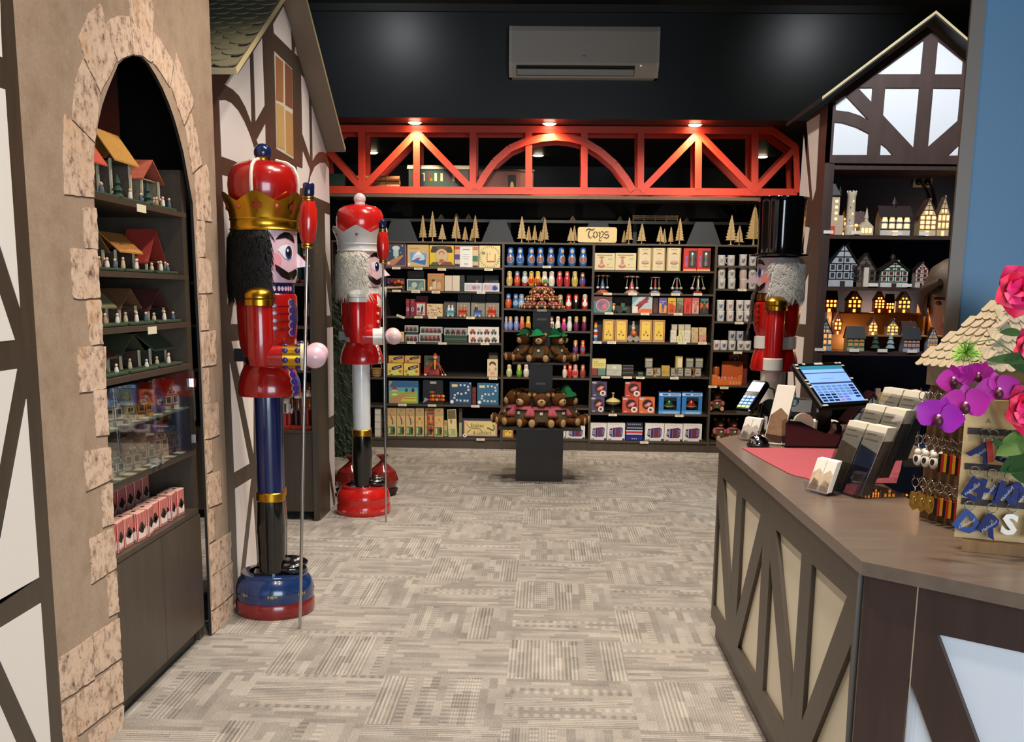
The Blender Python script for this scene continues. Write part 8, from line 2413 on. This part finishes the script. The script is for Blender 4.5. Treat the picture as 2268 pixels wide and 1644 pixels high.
for i in range(2):
 a, b = E4[i], E4[(i+1)%4]
 mid, L = (a+b)/2, (b-a).length
 e, up = (b-a).normalized(), (apx-(a+b)/2)
 H = up.length
 up = up.normalized()
 nr = e.cross(up).normalized()
 nr = nr if nr.z>0 else -nr
 xa = (apx-mid).dot(e)
 sw = .034
 for r_ in range(int(H/.03)):
  t0 = r_*.03
  f = t0/H
  lo, hi = -L/2+(xa+L/2)*f, L/2-(L/2-xa)*f
  n = max(1, round((hi-lo)/sw))
  for k in range(n+(r_%2)):
   c = mid+e*(lo+(hi-lo)*(k+.5*(1-r_%2))/n)+up*t0+nr*(.0035)
   pts = [c+e*(-sw*.48)+up*.034-nr*.003, c+e*(sw*.48)+up*.034-nr*.003, c+e*sw*.48+up*.004]+[c+e*sw*.48*cos(q)-up*.013*sin(q)+nr*.003 for q in (.4,.9,1.57,2.24,2.74)]+[c-e*sw*.48+up*.004]
   mb.prism(pts, nr*.003, PLYC)
mb.build('shingles', rf, off=sp.location)
WD2 = wood_mat('tower_wood', '6a4a2c', '7d5a38', (4,4,20), .5)
q0 = CL+w_*.03
P4 = [q0-u_*.105, q0+u_*.1, q0+u_*.1+w_*.3, q0-u_*.105+w_*.3]
MB().prism([p+V((0,0,ZT)) for p in P4], (0,0,zE-ZT-.002), WD2).build('column', sp, off=sp.location)
fa = [q0-u_*.12+n_*.003+V((0,0,zE-.06)), q0+u_*.115+n_*.003+V((0,0,zE-.06))]
MB().prism(fa+[fa[1]+V((0,0,.056)),fa[0]+V((0,0,.056))], tuple(w_*.0025), PLYC).build('fascia', sp, off=sp.location)
c = q0+u_*.02+n_*.0045+V((0,0,zE-.033))
MB().prism([c-u_*.025+V((0,0,-.012)),c+u_*.025+V((0,0,-.012)),c+u_*.025+V((0,0,.014)),c-u_*.025+V((0,0,.014))], tuple(w_*.001), PAPER).build('price_label', sp, off=sp.location)
def chain(kind, pend, label):
 o = thing('keychain', label, 'keychain')
 MB().ring((0,0,-.014), .0125, .0014, CHROME, 16, 6).build('key_ring', o, 60)
 MB().tube([(0,0,-.027),(.002,0,-.034),(0,0,-.042)], .002, CHROME, 6).build('link', o, 60)
 mb = MB()
 if kind=='gold':
  mb.prism([(x,-.0025,z) for x,z in ((-.012,-.042),(.012,-.042),(.016,-.06),(.014,-.085),(0,-.095),(-.015,-.083),(-.015,-.058))], (0,.005,0), mat('b8964a',.25,.9,var=.3,scale=150))
  mb.ell((0,-.004,-.066), .009, .004, .013, mat('c8a85c',.2,.9), 8, 6)
 elif kind=='flag':
  for k, c in enumerate(('15130f','b82a1c','e0a020')):
   mb.box(-.011+.0075*k, -.003, -.092, -.0035+.0075*k, .003, -.042, mat(c,.4))
  mb.box(-.011, .003, -.092, .0115, .0036, -.042, PAPER)
 elif kind=='white':
  mb.ell((0,0,-.05), .011, .007, .01, PAPER, 10, 8)
  mb.ell((0,0,-.072), .015, .008, .018, PAPER, 10, 8)
  mb.ell((0,-.006,-.07), .008, .004, .01, INK, 8, 6)
 else :
  mb.lathe([(.001,-.086),(.013,-.08),(.015,-.06),(.006,-.044),(.001,-.042)], mat('b4b0a6',.2,.9,var=.2,scale=120), n=10)
 mb.build('pendant', o, 50)
 return o
PR_ = {k:None for k in ('gold','flag','white','silver')}
ROWS = [(zE-.075,['silver']*6), (zE-.2,['white','white','white','flag','flag','flag']), (zE-.325,['gold','gold','gold','flag','flag','flag'])]
for r_, (z, kk) in enumerate(ROWS):
 for c_, k in enumerate(kk):
  for d in range(2):
   lab = '%s keychain on the tower, %s row, hook %s, %s'%({'gold':'gold relief','flag':'black, red and gold flag','white':'white figure','silver':'silver bell-shaped'}[k], ('top','middle','bottom')[r_], nth(c_,6), ('inner','outer')[d])
   if PR_[k] is None:
    o = PR_[k] = chain(k, 0, lab)
   else :
    o = cp(PR_[k], label=lab)
   o['group'] = 'keychains on the shingled tower'
   o.location = q0+u_*(-.085+.034*c_)+n_*(.016+.024*d)+V((0,0,z))
   o.rotation_euler = (0, 0, rad(-20 if k=='flag' else -60))
  MB().tube([q0+u_*(-.085+.034*c_)+V((0,0,z-.002)),q0+u_*(-.085+.034*c_)+n_*.045+V((0,0,z-.0015)),q0+u_*(-.085+.034*c_)+n_*.048+V((0,0,z+.008))], .0013, STEEL, 6).build('hook', sp, off=sp.location)
bz = .945
b0 = atz(2113, 1189, bz)
bd = V((.93,-.37,0)).normalized()
bn = V((bd.y,-bd.x,0))
ab = thing('letter_board', 'pale wooden board of letter keychains marked A, B, C in front of the tower', 'display board', (b0.x,b0.y,ZT))
ab.rotation_euler = (0, 0, math.atan2(bd.y,bd.x))
BH = aty(2136, 884, b0.y).z-ZT
MB().box(0, 0, bz-ZT, .42, .012, BH, PLY).build('board', ab)
MB().box(.02, -.03, 0, .44, .05, bz-ZT-.0005, wood_mat('board_base','7a5a34','8f6c42',(20,3,3),.5)).build('base', ab)
for z in (BH-.075, BH-.165, BH-.255):
 MB().box(.01, -.004, z-.012, .42, 0, z+.004, mat('2a2018',.6)).build('rail', ab)
mb = MB()
for k, s in enumerate('ABC'):
 mb.text(s, Matrix.Translation((.055+.055*k,-.0008,BH-.052))@RX90, .016, mat('8a3a24',.6))
mb.poly([(.09,-.0006,BH-.035),(.12,-.0006,BH-.035),(.115,-.0006,BH-.012),(.1,-.0006,BH-.008)], mat('4f8a3a',.6))
mb.build('printed_letters', ab)
LB, LBL = mat('14235f', .3, coat=.4, var=.05), mat('2c4a8c', .3, coat=.4, var=.05)
MA = ab.location
for i, (s, x, z, rot, m, lab) in enumerate((('A',.05,.1,.5,LB,'top row, left'),('I',.068,.1,-.15,mat('b8301c',.35,coat=.4),'orange-red letter I, top row'),('B',.105,.1,.3,LB,'top row, right'),('E',.035,.195,.45,LB,'middle row, leftmost'),('H',.075,.2,.2,LB,'middle row, second'),('K',.115,.2,.2,LB,'middle row, third'),('M',.155,.2,.1,LB,'middle row, fourth'),('N',.195,.2,.15,LB,'middle row, rightmost'),('D',.03,.285,.6,LBL,'pale blue letter, bottom row left'),('R',.082,.285,.5,LB,'bottom row, second'),('S',.128,.28,.1,PAPER,'white letter S, bottom row'),('I',.172,.282,0,PAPER,'white letter I, bottom row'))):
 wp = ab.location+bd*x+bn*(.019+.007*(i%2))+V((0,0,BH-z+.018))
 o = thing('letter_keychain', ('blue letter %s keychain, %s of the letter board'%(s,lab)) if 'letter' not in lab else lab+' of the letter board', 'keychain', wp, math.atan2(bd.y,bd.x), group='letter keychains')
 MB().ring((0,0,0), .012, .0014, CHROME, 16, 6).build('key_ring', o, 60)
 MB().tube([(0,0,-.012),(0,0,-.02)], .002, CHROME, 6).build('link', o, 60)
 T_ = Matrix.Translation((-.003,0,-.046))@Matrix.Rotation(rot, 4, 'Y')@RX90
 mb = MB().text(s, T_, .07, m, ext=.0025, sx=1.1, bold=.0028)
 l = mb.build('letter', o)
 if m in (LB, LBL):
  MB().text('Hahndorf', T_@Matrix.Translation((0,0,.003))@Matrix.Rotation(1.2,4,'Z'), .011, mat('b4bed8',.4), .3).build('lettering', l)
YFL = 2.62
vx = aty(2380, 1000, YFL)
bq = thing('bouquet', 'bouquet of magenta orchids and pink roses in a vase at the right edge', 'flowers', (vx.x,YFL,ZT))
G1, G2, PUF = mat('2c4a22', .5, var=.3, scale=30), mat('4a6a2c', .5, var=.3, scale=30), mat('8fc04a', .6, var=.25)
MB().lathe([(.05,0),(.06,.05),(.045,.13),(.055,.16),(.05,.16),(.04,.13),(.001,.02)], mat('b8c4c4',.1,coat=.5), n=20).build('vase', bq, 50)
def lf(mb, base, d, nrm, L, W, m, cup=.15, pt=1., n=7):
 """one curved petal or leaf blade"""
 d = d.normalized()
 s = d.cross(nrm).normalized()
 nn = s.cross(d)
 v, f = [], []
 for i in range(n+1):
  t_ = i/n
  ww = W*(sin(PI*min(1,t_*pt)**.75)**.8 if 0<t_<1 else .02)
  for j in (-1, -.5, 0, .5, 1):
   v.append(base+d*(L*t_)+s*(ww*j)+nn*(cup*L*(t_*t_-.6*t_)+abs(j)*ww*cup*.8))
 for i in range(n):
  for j in range(4):
   f.append([i*5+j,i*5+j+1,i*5+j+6,i*5+j+5])
 mb.add(v, f, m)
def pxp(x, y, dy=0.):
 return aty(x, y, YFL+dy)-bq.location
cvec = V((-.42,-.9,.1)).normalized()
rt_ = V((.9,-.42,0)).normalized()
upv = rt_.cross(cvec)
upv = upv if upv.z>0 else -upv
OR, OR2, LIP = mat('a80f8e', .5, var=.15, scale=20), mat('930d9c', .5, var=.15, scale=20), mat('4a0626', .5)
for x, y, dy, s, rot, tw, m in ((2080,926,-.06,1.0,-.25,0,OR2), (2138,898,-.02,1.0,.1,.1,OR), (2208,866,.0,.9,.25,.5,OR), (2120,842,.05,.8,.4,-.6,OR), (2172,832,.07,.7,-.3,-.3,OR)):
 c = pxp(x, y, dy)
 mb = MB()
 L = .056*s
 cv = (cvec+rt_*tw).normalized()
 for a, ll, ww in ((90,.92,.36), (205,.85,.3), (335,.85,.3), (15,1.05,.62), (165,1.05,.62)):
  a = rad(a)+rot
  lf(mb, c+cv*(.004 if ww>.5 else 0), rt_*cos(a)+upv*sin(a), cv, L*ll, L*ww, m, .12)
 o = mb.build('orchid_bloom', bq, 80)
 mb = MB()
 mb.ell(c+cv*.012-upv*.008, .012*s, .012*s, .014*s, LIP, 10, 8)
 mb.ell(c+cv*.014+upv*.004, .005*s, .005*s, .005*s, mat('d8b4c8',.5), 8, 6)
 mb.build('lip', o, 80)
RO = [mat(c,.55,var=.12,scale=20) for c in ('e6174a','e0246a','c8185c')]
for x, y, dy, s in ((2262,640,.0,1.25), (2282,905,-.05,1.2), (2290,770,-.03,1.)):
 c = pxp(x, y, dy)
 mb = MB()
 for k in range(16):
  a = k*2.4
  t_ = k/15
  d = (rt_*cos(a)+upv*sin(a))*(.35+.8*t_)+cvec*(1.1-.9*t_)
  lf(mb, c-cvec*.01*t_, d, cvec, .05*s*(.6+.5*t_), .028*s*(.6+.5*t_), RO[k%3], -.35)
 mb.build('rose', bq, 80)
for x, y, x2, y2, w, m in ((2262,735,2212,738,.012,G1), (2300,790,2180,800,.016,G1), (2300,830,2225,800,.014,G1), (2290,960,2205,1012,.03,G2), (2290,1010,2212,1048,.026,G1), (2290,1050,2230,1042,.03,G1), (2225,1000,2196,968,.01,G1)):
 a, b = pxp(x, y, -.03), pxp(x2, y2, -.05)
 mb = MB()
 lf(mb, a, b-a, cvec+V((0,0,.4)), (b-a).length, w, m, .1)
 mb.build('leaf', bq, 80)
c = pxp(2139, 782, .02)
mb = MB()
r = random.Random(5)
for i in range(260):
 d = V((r.gauss(0,1),r.gauss(0,1),r.gauss(0,1))).normalized()
 L = .034*r.uniform(.6, 1.15)
 s = d.orthogonal().normalized()*.0008
 mb.add([c-s,c+s,c+d*L+s*1.3,c+d*L-s*1.3], [[0,1,2,3]], PUF)
mb.build('seed_head', bq)
MB().tube([c,pxp(2165,757,.02),pxp(2200,752,.01),pxp(2240,778,0),pxp(2320,860,0),V((.01,0,.12))], .0016, G2, 6).build('stem', bq, 80)
for x, y in ((2208,866), (2282,905), (2262,640)):
 MB().tube([pxp(x,y,.02),pxp(2330,900,.01),V((0,0,.1))], .0018, G1, 6).build('stem', bq, 80)
ph = aty(2098, 655, 3.78)
pe = thing('person', 'person with brown hair bending over the counter, half hidden behind the wooden post', 'person', (ph.x,3.78,0))
SK = mat('b98a70', .5, var=.06, scale=20)
HRM = mat('3a2a1a', .6, var=.35, scale=60)
CLO = mat('23262c', .8, var=.1)
hx = aty(2008, 884, 3.74)-pe.location
me = bpy.data.meshes.new('body')
J = [((.3,.06,.95),.14), ((.26,.06,1.15),.13), ((.2,.04,1.28),.12), ((.08,.0,1.4),.06), ((.03,-.01,1.45),.05), ((.1,.02,1.24),.055), ((.13,.02,1.1),.042), (tuple(hx+V((.16,.02,-.05))),.032), (tuple(hx+V((.05,0,.0))),.024), ((.36,.02,1.27),.06), ((.42,.0,1.08),.046), ((.36,-.12,1.0),.034), ((.21,.06,.85),.1), ((.2,.05,.48),.07), ((.2,.07,.09),.05), ((.39,.06,.85),.1), ((.4,.05,.48),.07), ((.4,.07,.09),.05), ((.2,-.06,.05),.04), ((.4,-.06,.05),.04)]
me.from_pydata([j[0] for j in J], [(0,1),(1,2),(2,3),(3,4),(2,5),(5,6),(6,7),(7,8),(2,9),(9,10),(10,11),(0,12),(12,13),(13,14),(0,15),(15,16),(16,17),(14,18),(17,19)], [])
bo = bpy.data.objects.new('body', me)
COL.objects.link(bo)
bo.parent = pe
md = bo.modifiers.new('skin', 'SKIN')
for v_, j in zip(me.skin_vertices[0].data, J):
 v_.radius = (j[1], j[1])
me.skin_vertices[0].data[0].use_root = True
bo.modifiers.new('sub', 'SUBSURF').render_levels = 2
me.materials.append(CLO)
hc = V((0,-.03,1.545))
HT = Matrix.Translation(hc)@Matrix.Rotation(rad(-22), 4, 'Z')@Matrix.Rotation(rad(24), 4, 'X')
mb = MB()
mb.T = HT
mb.lathe([(.001,-.125),(.035,-.118),(.055,-.09),(.068,-.04),(.074,.01),(.072,.06),(.055,.1),(.025,.118),(.001,.12)], SK, n=20, sy=1.22)
mb.add([(-.008,-.084,.02),(.008,-.084,.02),(.016,-.108,-.035),(-.016,-.108,-.035),(-.014,-.082,-.045),(.014,-.082,-.045)], [(0,3,2,1),(3,4,5,2),(0,4,3),(1,2,5)], SK)
for s in (-1, 1):
 mb.ell((s*.03,-.08,.02), .013, .008, .008, mat('6a4a40',.4), 8, 6)
 mb.box(s*.03-.017, -.09, .036, s*.03+.017, -.08, .042, HRM)
 mb.ell((s*.074,.005,-.005), .01, .02, .03, SK, 8, 6)
mb.ell((0,-.082,-.068), .022, .008, .007, mat('9a5a54',.5), 10, 6)
mb.build('head', pe, 70)
mb = MB()
mb.T = HT
mb.lathe([(.08,-.05),(.09,.0),(.088,.05),(.07,.1),(.035,.128),(.001,.132)], HRM, n=22, sy=1.2, a0=rad(-40), a1=rad(220))
mb.lathe([(.088,.055),(.07,.1),(.035,.13),(.001,.134)], HRM, n=22, sy=1.22)
for s in (-1, 1):
 mb.tube([(s*.03,-.09,.1),(s*.075,-.06,.06),(s*.085,-.02,0),(s*.08,0,-.06)], [.012,.02,.02,.008], HRM, 8)
mb.build('hair', pe, 70)
mb = MB()
mb.tube([hx+V((.06,0,0)),hx+V((.03,0,.003)),hx+V((.0,.0,.004))], [.024,.032,.026], SK, 10)
for k in range(4):
 yy = -.024+.016*k
 L = (.05, .062, .066, .056)[k]
 mb.tube([hx+V((.006,yy,.008)),hx+V((-L*.5,yy*1.15,.012-.004*k)),hx+V((-L*.85,yy*1.15,-.008)),hx+V((-L,yy*1.1,-.02))], [.0095,.009,.008,.006], SK, 8)
mb.tube([hx+V((.035,-.024,0)),hx+V((.01,-.05,-.008)),hx+V((-.02,-.052,-.02))], [.011,.0095,.007], SK, 8)
mb.build('hand', pe, 70)
def spot(name, loc, tgt, power, ang, col, rad_=.06, blend=.5):
 l = bpy.data.lights.new(name, 'SPOT')
 l.energy = power
 l.spot_size = rad(ang)
 l.spot_blend = blend
 l.shadow_soft_size = rad_
 l.color = col
 o = bpy.data.objects.new(name, l)
 COL.objects.link(o)
 o.location = loc
 o.rotation_euler = (V(tgt)-V(loc)).to_track_quat('-Z', 'Y').to_euler()
 return o
WARM = (1, .87, .73)
for i, (x, y) in enumerate([(-.5,2.4),(.4,2.4),(-.5,4.6),(.35,4.9),(-.4,6.6),(.5,6.6),(-.5,8.2),(.6,8.2)]):
 spot('ceiling_spot', (x,y,4.1), (x,y,0), 190, 92, WARM, .07, .8)
for x in (-1.3, -.4, .5, 1.4, 2.1):
 spot('shelf_spot', (x*.8,6.7,4.05), (x,10.9,1.2), 330, 40, WARM, .06, .6)
for y in (3.3, 4.6, 6.2):
 spot('wall_spot', (.1,y,4.1), (-1.5,y+.3,1.3), 150, 62, WARM, .07, .8)
spot('gable_spot', (1.5,4.2,4.1), (2.3,6.4,2.5), 120, 60, (1,.95,.9), .07, .8)
spot('village_fill', (1.75,4.3,4.1), (2.1,6.8,1.7), 260, 46, (.82,.9,1), .07, .8)  # added bluish fill that lifts the niche, no known lamp there
for x, y, z, e in ((1.66,6.7,1.42,.7), (1.85,6.62,1.3,.7), (2.0,6.72,1.47,.9), (2.17,6.72,1.46,.9), (2.33,6.6,1.45,1.2), (1.74,6.6,1.93,.5), (2.36,6.6,1.93,.7)):
 l = bpy.data.lights.new('tealight', 'POINT')
 l.energy, l.color, l.shadow_soft_size = e, (1, .62, .3), .015
 o = bpy.data.objects.new('tealight', l)
 COL.objects.link(o)
 o.location = (x, y, z)
for x, y in ((1.0,2.3), (1.15,3.5), (1.25,4.7)):
 spot('counter_fill', (x-.5,y,4.1), (x,y,.9), 130, 60, WARM, .07, .8)  # added warm fill to brighten the counter side, not known fittings
for x in (-1.5, 2.5):
 spot('corner_spot', (x,9.2,4.1), (x,10.36,3.6), 14, 90, (.95,.97,1), .06, .9)
l = bpy.data.lights.new('window_daylight', 'AREA')
l.shape = 'RECTANGLE'
l.size, l.size_y = 4.2, 2.85
l.energy = 360
l.color = (.78, .89, 1.)
o = bpy.data.objects.new('window_daylight', l)
COL.objects.link(o)
o.location = (2.2, -3.08, 1.5)
o.rotation_euler = (PI/2, 0, 0)
w_ = bpy.data.worlds.new('world')
S.world = w_
w_.use_nodes = True
w_.node_tree.nodes['Background'].inputs[0].default_value = (.6, .62, .65, 1)
w_.node_tree.nodes['Background'].inputs[1].default_value = .02
cy = S.cycles
cy.max_bounces = 6
cy.diffuse_bounces = 3
cy.glossy_bounces = 3
cy.transmission_bounces = 4
cy.transparent_max_bounces = 10
cy.caustics_reflective = False
cy.caustics_refractive = False
cy.sample_clamp_indirect = 4
cy.use_denoising = True
for x_, y_, w in DLS:
 spot('downlight_beam', (x_,y_,SOF-.03), (x_,y_,0), 80 if not w else 60, 150, (1,.82,.6), .05, .9)
